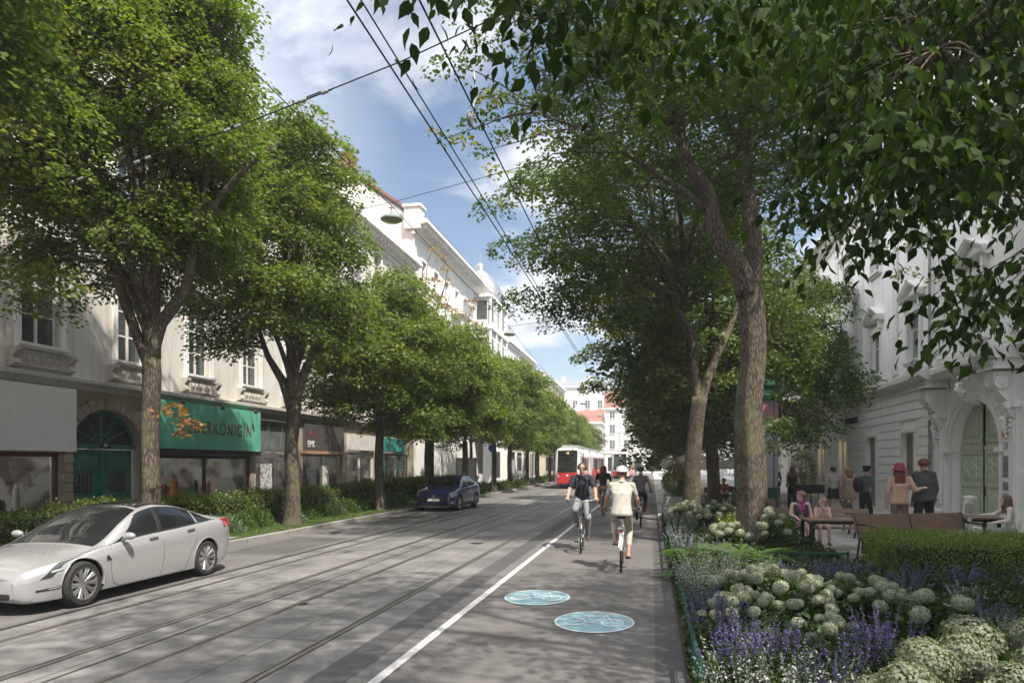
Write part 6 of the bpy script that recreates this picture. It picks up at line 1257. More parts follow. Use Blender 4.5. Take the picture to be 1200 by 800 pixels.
# ---------------------------------------------------------------- trams
M_tred = mat('tram_red', (.55,.028,.022), .3, c2=(.48,.025,.02), scale=2, coat=.6); M_twhite = mat('tram_white', (.72,.72,.70), .35, c2=(.66,.66,.64), scale=2, coat=.4); M_tgrey = mat('tram_grey', (.30,.31,.32), .5)
def tram(label, x, y, n_sec=3, length=9.0, group=None):
    t = thing('tram', label, 'tram', (x, y, 0), 0, group); hw = 1.13; H = 3.35
    def outline(z):   # half width at height z
        return hw*(1-.10*max(0, (z-2.2)/1.15)**2)
    def prof(inset=0):
        P = [(-hw*.93+inset, .32), (-hw+inset, .55), (-hw+inset, 1.9), (-hw*.985+inset, 2.5), (-hw*.94+inset, 3.0), (-hw*.80+inset, 3.26), (-hw*.5, 3.36)]
        return P+[(-a, b_) for a, b_ in reversed(P)]
    # nose: slanted front with rounded corners, lofted
    for s_ in range(n_sec):
        y0 = (length+.5)*s_+(1.0 if s_ == 0 else 0); y1 = (length+.5)*s_+length
        b = MB(); b.prism(prof(), 'xz', y0, y1); sec = b.build('car_body', M_twhite, t, smooth=True)
        b = MB(); b.box(-hw-.012, hw+.012, y0+.02, y1-.02, .30, 1.32); b.build('red_side_panel', M_tred, sec)
        k = int((y1-y0)/1.75)
        for sd in (-1, 1):
            b = MB(); b.box(sd*hw, sd*(hw+.016), y0+.15, y1-.15, 1.42, 2.62); wb_ = b.build('window_band', M_cglass, sec)
            for i in range(k+1): b = MB(); yy = y0+.15+(y1-y0-.3)*i/k; b.box(sd*(hw+.014), sd*(hw+.024), yy-.06, yy+.06, 1.42, 2.62); b.build('window_pillar', M_twhite if i % 3 else M_plastic, wb_)
            for d in range(2):
                b = MB(); yy = y0+(y1-y0)*(.28+.44*d); b.box(sd*hw, sd*(hw+.03), yy-.65, yy+.65, .36, 2.6); do = b.build('door', M_tred, sec); b = MB()
                for q in (-1, 1): b.box(sd*(hw+.028), sd*(hw+.038), yy+q*.33-.25, yy+q*.33+.25, .9, 2.5)
                b.build('door_glass', M_cglass, do)
        b = MB(); b.box(-.7, .7, y0+1.0, y1-1.0, 3.36, 3.58); b.build('roof_unit', M_tgrey, sec, bevel=.05)
        if s_ < n_sec-1: b = MB(); [b.box(-hw*(.93-.04*(i % 2)), hw*(.93-.04*(i % 2)), y1+i*.0715, y1+(i+1)*.0715, .45, 3.2) for i in range(7)]; b.build('gangway_bellows', M_plastic, t)
        for yy in (y0+1.6, y1-1.6):
            b = MB()
            for sd in (-1, 1): b.lathe([(0, -.06), (.3, -.06), (.3, .06), (0, .06)], 20, (sd*.72, yy, .305), 'x')
            b.box(-.9, .9, yy-.5, yy+.5, .2, .34); b.build('bogie', M_plastic, sec)
    st = []
    N_ = 8; V = []; F = []; z_ = [p[1] for p in prof()]
    P0 = prof()
    for i in range(N_+1):
        s = i/N_
        for (px, pz) in P0:
            lean = .30*max(0, (pz-1.35))/2.0 + .10*max(0, (1.0-pz)); yy = 1.0-(1.0-lean)*math.sin(s*PI/2); V.append((px*(1-.20*(1-math.cos(s*PI/2))), yy, pz))
    m = len(P0)
    for i in range(N_):
        for k in range(m): F.append((i*m+k, i*m+(k+1) % m, (i+1)*m+(k+1) % m, (i+1)*m+k))
    F.append(tuple(range(N_*m, (N_+1)*m))); F.append(tuple(range(m-1, -1, -1))); b = MB(); b.add(V, F); nose = b.build('cab', M_twhite, t, smooth=True)
    fy = lambda z: .30*max(0, z-1.35)/2.0 + .10*max(0, 1.0-z)
    def fpatch(nm, pts, mm, d=.012, par=nose):
        b = MB(); n = len(pts); vs = [(x, fy(z)-d, z) for x, z in pts]+[(x, fy(z)+.03, z) for x, z in pts]; b.add(vs, [tuple(range(n)), tuple(range(2*n-1, n-1, -1))]+[(i, (i+1) % n, n+(i+1) % n, n+i) for i in range(n)]); return b.build(nm, mm, par)
    fpatch('windscreen', [(-.78,1.36),(.78,1.36),(.80,3.12),(-.80,3.12)], M_cglass); fpatch('red_front', [(-.86,.36),(.86,.36),(.88,1.0),(.84,1.30),(-.84,1.30),(-.88,1.0)], M_tred)
    fpatch('destination_display', [(-.62,2.78),(.62,2.78),(.62,3.02),(-.62,3.02)], mat('display_dark', (.01,.01,.01), .3), .02)
    text('destination', '18', .22, mat('amber', (.9,.6,.2), .5, emit=(1,.62,.15), estr=1.2), nose, (0, fy(2.9)-.026, 2.9), (PI/2, 0, 0), .004)
    for sd in (-1, 1):
        fpatch('headlight', [(sd*.82,.98),(sd*.62,.92),(sd*.60,1.06),(sd*.82,1.18)][::sd], M_lampwhite, .02); b = MB(); b.tube([(sd*.9, .25, 2.9), (sd*1.3, .02, 2.8), (sd*1.3, .02, 2.2)], .03, 6); b.build('wing_mirror', M_plastic, nose)
        b = MB(); b.box(sd*(hw-.02), sd*(hw+.014), .55, .98, 1.42, 2.7); b.build('cab_window', M_cglass, nose)
    fpatch('bumper', [(-.84,.30),(.84,.30),(.84,.44),(-.84,.44)], M_plastic, .05); b = MB(); b.lathe([(0, 0), (.10, 0), (.10, .02), (0, .02)], 20, (0, -.035, 1.1), 'y'); b.build('fleet_emblem', M_twhite, nose)
    b = MB(); Y = 5; b.tube([(-.4, Y, 3.6), (-.3, Y+.9, 4.6), (-.3, Y-.1, 5.9)], .03, 6); b.tube([(.4, Y, 3.6), (.3, Y+.9, 4.6), (.3, Y-.1, 5.9)], .03, 6); b.tube([(-.8, Y-.1, 5.92), (.8, Y-.1, 5.92)], .03, 6); b.build('pantograph', M_plastic, t)
    return t
tr1 = tram('red and white tram with black windscreen on the far track', -6.25, 55, 3); tr1.scale = (.93, .93, .93)
tram('second tram far down the street on the near track', -3.9, 92, 3)
# ---------------------------------------------------------------- street furniture
M_wood = wood_mat('bench_wood', (.23,.155,.105), (.15,.10,.07)); M_wood2 = wood_mat('bench_wood_dark', (.16,.10,.065), (.10,.065,.045)); M_fr = mat('frame_black', (.018,.018,.02), .4, .4)
def bench(label, loc, rz, L, panels=0, slats=3, wood=None, group='slatted wooden benches', arms=True):
    """seat faces local -y, back towards +y; origin at the middle of the footprint"""
    t = thing('bench', label, 'bench', loc, rz, group); w = wood or M_wood; h = L/2
    b = MB()
    for k in range(3): b.obox((0, -.20+.155*k, .45), (1,0,0), (0,1,-.05), (0,.05,1), h, .068, .017)
    b.build('seat', w, t, bevel=.005); b = MB()
    if panels:
        for k in range(panels):
            x0 = -h+L*k/panels+.012; x1 = -h+L*(k+1)/panels-.012; b.obox(((x0+x1)/2, .30, .68), (1,0,0), (0,.28,1), (0,1,-.28), (x1-x0)/2, .185, .014)
    else:
        for k in range(slats): b.obox((0, .255+.035*k, .545+.125*k), (1,0,0), (0,.28,1), (0,1,-.28), h, .052, .016)
    b.build('backrest', w, t, bevel=.004)
    for x in [-h+.06, h-.06]+([0] if panels > 1 or L > 2 else []):
        b = MB(); b.tube([(x, -.24, 0), (x, -.24, .43), (x, .16, .43)], .024, 4); b.tube([(x, .27, 0), (x, .19, .42), (x, .36, .87)], .026, 4); b.build('leg', M_fr, t)
        if arms and x: b = MB(); b.tube([(x, -.24, .43), (x, -.25, .66), (x, .27, .68)], .02, 4); b.build('armrest', M_fr, t)
    return t
zf = .05
bench('long wooden bench with its back to the viewer behind the box hedge', (5.15, 15.5, zf), .42, 2.6, 2, wood=M_wood2)
bench('wooden slat bench facing the viewer that the woman and child sit on', (3.55, 17.1, zf), .06, 2.4, 0, 3)
bench('dark wooden bench turned sideways before the white house', (5.35, 20.6, zf), 1.45, 2.3, 2, wood=M_wood2, arms=False)
bench('wooden bench cut by the right frame edge behind the hedge', (7.95, 15.3, zf), -.25, 1.9, 2, wood=M_wood2)
bench('dark bench behind the woman with the magenta scarf, partly hidden', (3.55, 21.6, zf), 1.2, 1.6, 1, wood=M_wood2, arms=False)
def table(label, loc, rz, L, W_, h=.74):
    t = thing('table', label, 'table', loc, rz); b = MB(); n = 5
    for k in range(n): b.box(-L/2, L/2, -W_/2+W_*k/n+.006, -W_/2+W_*(k+1)/n-.006, h-.035, h)
    b.build('table_top', M_wood, t, bevel=.004)
    b = MB(); b.box(-L/2+.04, L/2-.04, -W_/2+.06, -W_/2+.1, h-.085, h-.037); b.box(-L/2+.04, L/2-.04, W_/2-.1, W_/2-.06, h-.085, h-.037); b.build('apron', M_fr, t)
    for sx in (-1, 1):
        for sy in (-1, 1): b = MB(); b.box(sx*(L/2-.07)-.03, sx*(L/2-.07)+.03, sy*(W_/2-.08)-.03, sy*(W_/2-.08)+.03, 0, h-.036); b.build('leg', M_fr, t)
    return t
table('slatted wooden table in front of the woman and child', (3.7, 15.85, zf), .1, 1.35, .72)
table('pale table before the white gate beside the seated girl', (6.45, 16.9, zf), .1, 1.2, .7)
# lantern with glass cylinder
t = thing('lantern', 'glass cylinder lantern on a pale post before the sage gate', 'lantern', (6.3, 16.3, zf)); b = MB(); b.lathe([(.12, 0), (.12, .03), (.05, .05), (.045, .78), (.09, .80), (.15, .82), (.15, .84)], 20, (0,0,0)); b.build('post', mat('lantern_metal', (.55,.54,.5), .4, .5), t, smooth=True)
m_gl = bpy.data.materials.new('lantern_glass'); m_gl.use_nodes = True; bs = m_gl.node_tree.nodes['Principled BSDF']; bs.inputs['Base Color'].default_value = (.9,.92,.9,1); bs.inputs['Roughness'].default_value = .15; bs.inputs['Transmission Weight'].default_value = .8; bs.inputs['Emission Color'].default_value = (1,.95,.85,1); bs.inputs['Emission Strength'].default_value = .0
b = MB(); b.lathe([(.125, .85), (.125, 1.15)], 24, cap=False); b.build('glass_cylinder', m_gl, t, smooth=True)
b = MB(); b.lathe([(.14, 1.15), (.14, 1.18), (.03, 1.21)], 20); [b.tube([(.135*math.cos(a), .135*math.sin(a), .84), (.135*math.cos(a), .135*math.sin(a), 1.16)], .007, 5) for a in (.3, 1.87, 3.44, 5.0)]; b.build('cage', _m['lantern_metal'], t)
b = MB(); b.lathe([(.05, .845), (.05, 1.02), (.01, 1.05)], 14); b.build('candle', mat('wax', (.8,.78,.7), .5), t, smooth=True)
# parasols
def parasol(label, loc, s=1.9, h=2.35):
    t = thing('parasol', label, 'parasol', loc, 0, 'cream café parasols'); b = MB(); V = [(0, 0, h+.55)]; n = 4; F = []
    rim = []
    for i in range(4):
        a = PI/4+i*PI/2; c0 = Vector((math.cos(a)*s*1.3, math.sin(a)*s*1.3, h)); a2 = a+PI/2; c1 = Vector((math.cos(a2)*s*1.3, math.sin(a2)*s*1.3, h))
        for k in range(4): p = c0.lerp(c1, k/4); p.z -= .04*math.sin(PI*k/4); rim.append(p)
    mid = [Vector((p.x*.5, p.y*.5, h+.24)) for p in rim]; b.add([V[0]]+[tuple(p) for p in mid]+[tuple(p) for p in rim]+[(p.x, p.y, p.z-.14) for p in rim], [(0, 1+i, 1+(i+1) % 16) for i in range(16)]+[(1+i, 17+i, 17+(i+1) % 16, 1+(i+1) % 16) for i in range(16)]+[(17+i, 33+i, 33+(i+1) % 16, 17+(i+1) % 16) for i in range(16)])
    b.build('canopy', mat('canvas_cream', (.60,.57,.50), .9, c2=(.52,.49,.43)), t); b = MB(); b.tube([(0,0,0), (0,0,h+.6)], .03, 10); b.ball((0,0,h+.64), .05, 8); b.build('pole', _m['tube_light'] if False else mat('pole_white', (.6,.6,.58), .4), t)
    b = MB()
    for i in range(8): a = i*PI/4; b.tube([(0,0,h+.1), (math.cos(a)*s*.62, math.sin(a)*s*.62, h+.17)], .011, 5)
    b.build('struts', _m['pole_white'], t); b = MB(); b.box(-.35, .35, -.35, .35, 0, .07); b.build('base', M_fr, t, bevel=.01); return t
parasol('nearest cream parasol, its canopy showing between the two trunks', (1.95, 33.9, zf), 1.6, 1.78); parasol('cream parasol farther left over the café tables', (1.75, 39.0, zf), 1.6, 1.8); parasol('third cream parasol hidden deepest behind the trunks', (4.3, 36.0, zf), 1.6, 1.8)
for i, (x, y) in enumerate(((2.6, 32.8), (3.6, 34.6), (4.4, 31.9))):
    t = thing('cafe_table', 'round café table under the parasols, %s' % ['left one', 'rear one', 'right one near the brown trunk'][i], 'table', (x, y, zf), 0, 'round café tables'); b = MB(); b.lathe([(.36, .72), (.36, .745)], 20); b.build('table_top', _m['pole_white'], t); b = MB(); b.lathe([(.22, 0), (.22, .02), (.03, .05), (.025, .71), (.1, .72)], 12); b.build('stem', M_fr, t)
    for k, a in enumerate((.4, 2.6, 4.4)):
        c = thing('cafe_chair', 'dark café chair, %s of the %s round table' % (['right side', 'far side', 'near side'][k], ['left', 'rear', 'right'][i]), 'chair', (x+math.cos(a)*.62, y+math.sin(a)*.62, zf), a+PI/2, 'dark café chairs'); b = MB(); b.box(-.2, .2, -.2, .2, .43, .46); b.build('seat', M_wood2, c, bevel=.01)
        b = MB(); b.box(-.19, .19, -.215, -.19, .62, .86); b.build('backrest', M_wood2, c, bevel=.01)
        for sx in (-1, 1):
            for sy in (-1, 1): b = MB(); b.tube([(sx*.19, sy*.2, 0), (sx*.18, sy*.19, .86 if sy < 0 else .44)], .012, 5); b.build('leg', M_fr, c)
# planters
def planter(label, loc, w, h, bh, seed, red=False, group='planters with shrubs by the café'):
    t = thing('planter', label, 'planter', loc, 0, group); b = MB(); b.box(-w, w, -w, w, 0, h); b.box(-w-.015, w+.015, -w-.015, w+.015, h-.07, h+.002); b.build('box', mat('concrete_pale', (.36,.355,.34), .8, c2=(.28,.275,.265), scale=5, bump=.2), t, bevel=.01)
    g = np.random.default_rng(seed); n = 4200; u = unit(g.normal(size=(n, 3))); P = u*(g.uniform(.4, 1, n)**.5)[:, None]*np.array([w*1.35, w*1.35, bh*.52])+np.array([0, 0, h+bh*.5]); leaves('plant', P, u+g.normal(0, .5, (n, 3)), g.uniform(.04,.08, n), .03, M_box, t)
    if red: n = 260; u = unit(g.normal(size=(n, 3))); u[:, 2] = abs(u[:, 2]); P = u*np.array([w*1.36, w*1.36, bh*.53])+np.array([0, 0, h+bh*.5]); leaves('red_blossom', P, g.normal(size=(n, 3)), .05, .04, leaf_mat('blossom_red', (.35,.03,.05), (.5,.08,.08)), t)
    return t
planter('large pale planter with red flecked bush at the end of the bed', (.95, 28.6, .03), .42, .62, 1.35, 4, True); planter('pale planter with shrub farther back by the cycle lane', (.9, 33.5, .03), .38, .55, 1.0, 5); planter('planter with dark conifer beside the café counter', (5.9, 30.8, .05), .4, .5, 1.9, 6); planter('small planter at the foot of the advertising column', (1.5, 30.9, .03), .3, .4, .7, 8)
# advertising column
t = thing('advertising_column', 'round advertising column with green cap behind the twin trunk', 'advertising column', (3.5, 26.2, .05)); gm = M_rail
b = MB(); b.lathe([(.78, 0), (.78, .12), (.74, .16), (.74, .95), (.78, 1.0), (.78, 1.06)], 32); b.build('plinth', gm, t, smooth=True)
b = MB(); b.lathe([(.70, 1.06), (.70, 3.3)], 32, cap=False); b.build('drum', mat('column_grey', (.34,.34,.36), .25, c2=(.28,.28,.30), scale=1.5, stretch=(8,8,.2)), t, smooth=True)
b = MB(); b.lathe([(.71, 3.3), (.71, 3.95)], 32, cap=False); b.build('poster_band', mat('poster_band', (.42,.14,.14), .5, c2=(.22,.20,.24), scale=3.5, ramp=(.45,.55)), t, smooth=True)
b = MB(); b.lathe([(.72, 3.95), (.84, 4.02), (.86, 4.12), (.80, 4.16), (.80, 4.38), (.90, 4.44), (.90, 4.5), (.5, 4.68), (.1, 4.75)], 32); b.build('cap', gm, t, smooth=True)
b = MB(); [b.box(.70*math.cos(a)-.02, .70*math.cos(a)+.02, .70*math.sin(a)-.02, .70*math.sin(a)+.02, 1.06, 3.96) for a in [k*PI/4 for k in range(8)]]; b.build('glazing_bars', gm, t)['kind'] = 'stuff'
# cafe counter with railing
t = thing('menu_counter', 'dark counter on thin legs where people stand by the house', 'counter', (5.7, 28.6, .05)); b = MB(); b.box(-.55, .55, -.3, .3, .78, 1.08); b.build('box', M_fr, t, bevel=.01)
for x in (-.5, -.25, 0, .25, .5):
    b = MB(); b.box(x-.015, x+.015, -.27, -.24, 0, .78); b.build('leg', M_fr, t)
# left pavement: info board, sign post, bins
t = thing('information_board', 'white notice board with grey text panel in the left hedge row', 'notice board', (-10.9, 42.6, .13)); b = MB(); b.box(-.55, .55, -.06, .06, .35, 2.05); b.build('board', mat('board_white', (.62,.64,.68), .4, c2=(.5,.52,.57), scale=12, ramp=(.4,.55)), t, bevel=.01)
b = MB(); b.box(-.62, -.55, -.07, .07, 0, 2.12); b.box(.55, .62, -.07, .07, 0, 2.12); b.box(-.55, .55, -.07, .07, 2.05, 2.12); b.build('frame', _m['alu_frame'], t)
t = thing('road_sign', 'thin grey post with small round sign beside the left kerb', 'road sign', (-9.85, 45.0, .13)); b = MB(); b.tube([(0,0,0), (0,0,3.1)], .03, 8); b.build('post', M_zinc, t); b = MB(); b.lathe([(0, 0), (.24, 0), (.24, .02), (0, .02)], 24, (0, -.05, 2.75), 'y'); b.build('sign_plate', mat('sign_blue', (.03,.12,.4), .4), t)
# overhead line
M_wire = mat('wire_dark', (.025,.027,.03), .5, .5); M_ins = mat('insulator', (.22,.24,.23), .5, .3)
def wire(label, pts, r=.012, n=14, sag=0.0, cat='overhead wire', group=None):
    P = []
    for i in range(len(pts)-1):
        a, c = Vector(pts[i]), Vector(pts[i+1])
        for k in range(n): s = k/n; p = a.lerp(c, s); p.z -= sag*4*s*(1-s)*(c-a).length*.02; P.append(p)
    P.append(Vector(pts[-1])); b = MB(); b.tube(P, r, 6); return tag(b.build('overhead_wire', M_wire), label, cat, group or 'tram wires over the street')
wire('left strand of the doubled contact wire crossing the sky', [(-3.66,1,7.6),(-3.66,30,7.45),(-3.7,70,7.3),(-3.7,140,7.0)], .014); wire('right strand of the doubled contact wire crossing the sky', [(-3.56,1,7.75),(-3.6,30,7.5),(-3.62,70,7.35)], .012)
wire('single contact wire nearest the right hand trees', [(-2.75,1,7.5),(-2.75,30,7.4),(-2.9,70,7.2),(-3,140,7)], .014); wire('lengthwise cable that carries the street lamps', [(-8.35,6,10.35),(-8.35,22.8,10.3),(-8.6,44.3,10.3),(-8.6,62,9.3),(-8.0,90,9.0)], .013, sag=.15)
wire('lower lengthwise cable in front of the left trees', [(-8.6,2,8.6),(-8.6,30,8.7),(-8.6,75,8.6)], .010); wire('thin cable slanting down in front of the nearest left tree', [(-12,5,6.9),(-9.5,10,5.6),(-8.2,21,5.2),(-9.5,33,4.4)], .006, sag=.1); wire('uppermost cable through the crown of the nearest left tree', [(-7.2,4,10.2),(-7.6,10,9.6),(-9.2,17,8.4),(-10,26,7.4)], .009)
wire('cross span from the left trees over the tracks with insulators', [(-15.2,10.9,6.2),(-9.2,10.5,6.55),(-6.2,10.3,7.1),(-3.6,10.2,7.75),(-1.5,10.1,8.4),(1.2,10.2,9.2)], .010, cat='span wire'); wire('thin cross span at the nearest street lamp', [(-15.2,22.9,9.5),(-8.35,22.8,10.42),(1.5,23.0,12.4)], .010, cat='span wire'); wire('cross span at the second street lamp', [(-15.2,44.4,9.6),(-8.6,44.3,10.35),(2,44.5,11.2)], .012, cat='span wire')
for i, yy in enumerate((62, 78, 96)): wire('cross span far down the street, %s' % ['nearest of three', 'middle of three', 'farthest of three'][i], [(-15.2,yy,8.6),(-6,yy,7.8),(3,yy,8.6)], .014, cat='span wire')
def insulator(label, p, d, L=.42):
    t = thing('insulator', label, 'insulator', p, 0, 'insulators on the cross span'); d = Vector(d).normalized(); b = MB(); b.tube([d*-L/2, d*L/2], .012, 6)
    b.build('rod', M_wire, t)
    for s_ in (-1, 1):
        b = MB(); c = d*s_*L*.30
        for k in range(3): b.ball(tuple(c+d*(k-1)*.035), .028, 10)
        b.build('porcelain', M_ins, t, smooth=True)
    b = MB(); b.tube([d*-L*.2+Vector((0,0,.03)), d*L*.2+Vector((0,0,.03))], .01, 5); b.build('clamp', M_wire, t)
dd = (1, 0, .27); insulator('large double insulator in the open sky right of the left crown', (-4.98, 10.25, 7.4), dd, .6); insulator('insulator with round cup at the edge of the left crown', (-6.35, 10.3, 7.06), dd, .3); insulator('small pale insulator within the left crown', (-8.0, 10.42, 6.75), dd, .35); insulator('leftmost small pale insulator of the cross span', (-9.3, 10.5, 6.54), dd, .3); insulator('clamp where cross span meets the doubled contact wire', (-3.62, 10.2, 7.72), (0,1,0), .25)
t = thing('wire_tensioner', 'pulley with white strap hanging from the right contact wire', 'pulley', (-2.75, 11.2, 7.5)); b = MB(); b.tube([(0,0,.55), (.04,0,.2), (0,0,0), (-.05,0,-.2)], .014, 6); b.build('strap', _m['pole_white'], t); b = MB(); b.lathe([(0, -.03), (.10, -.03), (.12, 0), (.10, .03), (0, .03)], 16, (-.06, 0, -.18), 'x'); b.build('wheel', M_ins, t, smooth=True)
M_lgrey = mat('lamp_grey', (.26,.29,.29), .4, .4); M_lens = mat('lamp_lens', (.45,.44,.38), .2, c2=(.4,.39,.34))
def lamp(label, p, r=.36):
    t = thing('hanging_street_lamp', label, 'street lamp', p, 0, 'street lamps hung over the roadway'); b = MB(); b.lathe([(.05, .20), (.09, .13), (r*.72, .06), (r, -.03), (r, -.075), (r*.9, -.10)], 32); b.build('lamp_shade', M_lgrey, t, smooth=True)
    b = MB(); b.lathe([(r*.88, -.10), (r*.7, -.14), (0.001, -.17)], 32, cap=False); b.build('lens', M_lens, t, smooth=True); b = MB(); b.tube([(0,0,.18), (0,0,.42)], .018, 6); b.box(-.1, .1, -.02, .02, .30, .34); b.build('hanger', M_lgrey, t); return t
for i, (x, y, z) in enumerate(((-8.35, 22.8, 9.92), (-8.6, 44.3, 9.9), (-8.6, 62, 8.95), (-7.2, 78, 8.3), (-6.6, 96, 8.2))): lamp(['nearest street lamp, broad grey shade before the white gable', 'second street lamp, grey cone in the open blue sky', 'third street lamp just above the left tree line', 'fourth tiny street lamp before the far houses', 'fifth tiny street lamp farthest away'][i], (x, y, z))

# ---------------------------------------------------------------- bicycles
def bicycle(label, loc, rz, paint, fork_turn=0, basket=False):
    """rolls towards local +y, wheels at y=0 (rear) and y=1.06"""
    t = thing('bicycle', label, 'bicycle', loc, rz, 'bicycles on the cycle lane'); r = .335; pm = mat('bike_'+label.split()[0], paint, .35, .3, coat=.5)
    for yy in (0, 1.06):
        b = MB(); b.tube([(0, math.cos(a)*r, math.sin(a)*r) for a in [2*PI*k/48 for k in range(48)]], .019, 8, closed=True); w = b.build('wheel', M_tyre, t, smooth='all', loc=(0, yy, r+.019))
        b = MB(); b.tube([(0, math.cos(a)*(r-.028), math.sin(a)*(r-.028)) for a in [2*PI*k/40 for k in range(40)]], .009, 6, closed=True); b.build('rim', M_rim, w, smooth='all')
        b = MB(); 
        for k in range(18): a = 2*PI*k/18; b.tube([(.022*(1 if k % 2 else -1), 0, 0), (0, math.cos(a)*(r-.03), math.sin(a)*(r-.03))], .0016, 3)
        b.lathe([(.022, -.04), (.022, .04)], 10, (0,0,0), 'x'); b.build('spokes', M_rim, w)
    A_, BB, ST, HT, HB = (0, 0, r+.02), (0, .46, .30), (0, .30, .80), (0, .92, .88), (0, .95, .70); b = MB(); F = (0, 1.06, r+.02)
    for p, q, rr in ((BB, ST, .017), (ST, (0,.285,.90), .013), (HB, BB, .020), (HT, (0,.36,.62), .017), (HT, HB, .020)): b.tube([p, q], rr, 10)
    for s in (-1, 1): b.tube([(s*.012, .46, .30), (s*.055, 0, r+.02)], .010, 8); b.tube([(s*.012, .30, .76), (s*.055, 0, r+.02)], .008, 8)
    b.build('frame', pm, t, smooth=True); b = MB()
    for s in (-1, 1): b.tube([(s*.03, .955, .69), (s*.055, .99, .5), (s*.055, 1.06, r+.02)], .011, 8)
    b.box(-.05, .05, .93, .98, .68, .71); b.build('fork', pm, t, smooth=True)
    b = MB(); b.tube([(0,.92,.88), (0,.905,1.0)], .014, 8); b.tube([(-.29,.72,1.03), (-.27,.82,1.04), (-.1,.91,1.02), (0,.915,1.01), (.1,.91,1.02), (.27,.82,1.04), (.29,.72,1.03)], .012, 8); hb = b.build('handlebar', M_rim, t, smooth=True)
    b = MB(); [b.tube([(s*.283,.76,1.035), (s*.30,.68,1.027)], .018, 8) for s in (-1, 1)]; b.build('grip', M_plastic, hb)
    b = MB(); V = []; 
    b.add([(s*w, y, z) for y, w, z in ((.13,.02,.93),(.15,.085,.945),(.24,.085,.935),(.33,.04,.93),(.44,.02,.925)) for s in (-1, 1)]+[(s*w*.9, y, z-.045) for y, w, z in ((.13,.02,.93),(.15,.085,.945),(.24,.085,.935),(.33,.04,.93),(.44,.02,.925)) for s in (-1, 1)], [(2*i, 2*i+1, 2*i+3, 2*i+2) for i in range(4)]+[(10+2*i, 12+2*i, 13+2*i, 11+2*i) for i in range(4)]+[(2*i, 2*i+2, 12+2*i, 10+2*i) for i in range(4)]+[(2*i+1, 11+2*i, 13+2*i, 2*i+3) for i in range(4)]+[(0,10,11,1),(8,9,19,18)])
    b.build('saddle', M_plastic, t, bevel=.012)
    b = MB(); b.lathe([(.09, -.004), (.095, 0), (.09, .004)], 24, (.035, .46, .30), 'x'); b.tube([(.05,.46,.30), (.06,.46+.10,.30-.13)], .008, 6); b.tube([(-.05,.46,.30), (-.06,.46-.10,.30+.13)], .008, 6); b.build('crank', M_rim, t)
    for s, dy, dz in ((1, .10, -.13), (-1, -.10, .13)): b = MB(); b.box(s*.065, s*.155, .46+dy-.04, .46+dy+.04, .30+dz-.012, .30+dz+.012); b.build('pedal', M_plastic, t)
    for yy, a0, a1 in ((0, .1, 3.0), (1.06, .4, 2.7)):
        b = MB(); n = 14; vs = []; 
        for k in range(n+1):
            a = a0+(a1-a0)*k/n; 
            for x in (-.028, 0, .028): rr = r+.045-(.008 if x else 0); vs.append((x, yy+math.cos(a)*rr, r+.02+math.sin(a)*rr))
        b.add(vs, [(3*k+j, 3*k+j+1, 3*k+j+4, 3*k+j+3) for k in range(n) for j in (0, 1)]); b.build('mudguard', pm, t, smooth='all', fix=False)
    b = MB(); b.box(-.06, .06, -.16, .22, .735, .75); [b.tube([(s*.05, 0, r+.03), (s*.055, -.02, .735)], .005, 5) for s in (-1, 1)]; b.build('rack', M_rim, t); b = MB(); b.box(-.03, .03, -.185, -.165, .66, .72); b.build('rear_reflector', _m['tail_red'], t)
    if basket: b = MB(); b.box(-.14, .14, -.2, .12, .752, .93); b.build('rear_bag', mat('bag_grey', (.3,.29,.28), .8), t, bevel=.02)
    return t
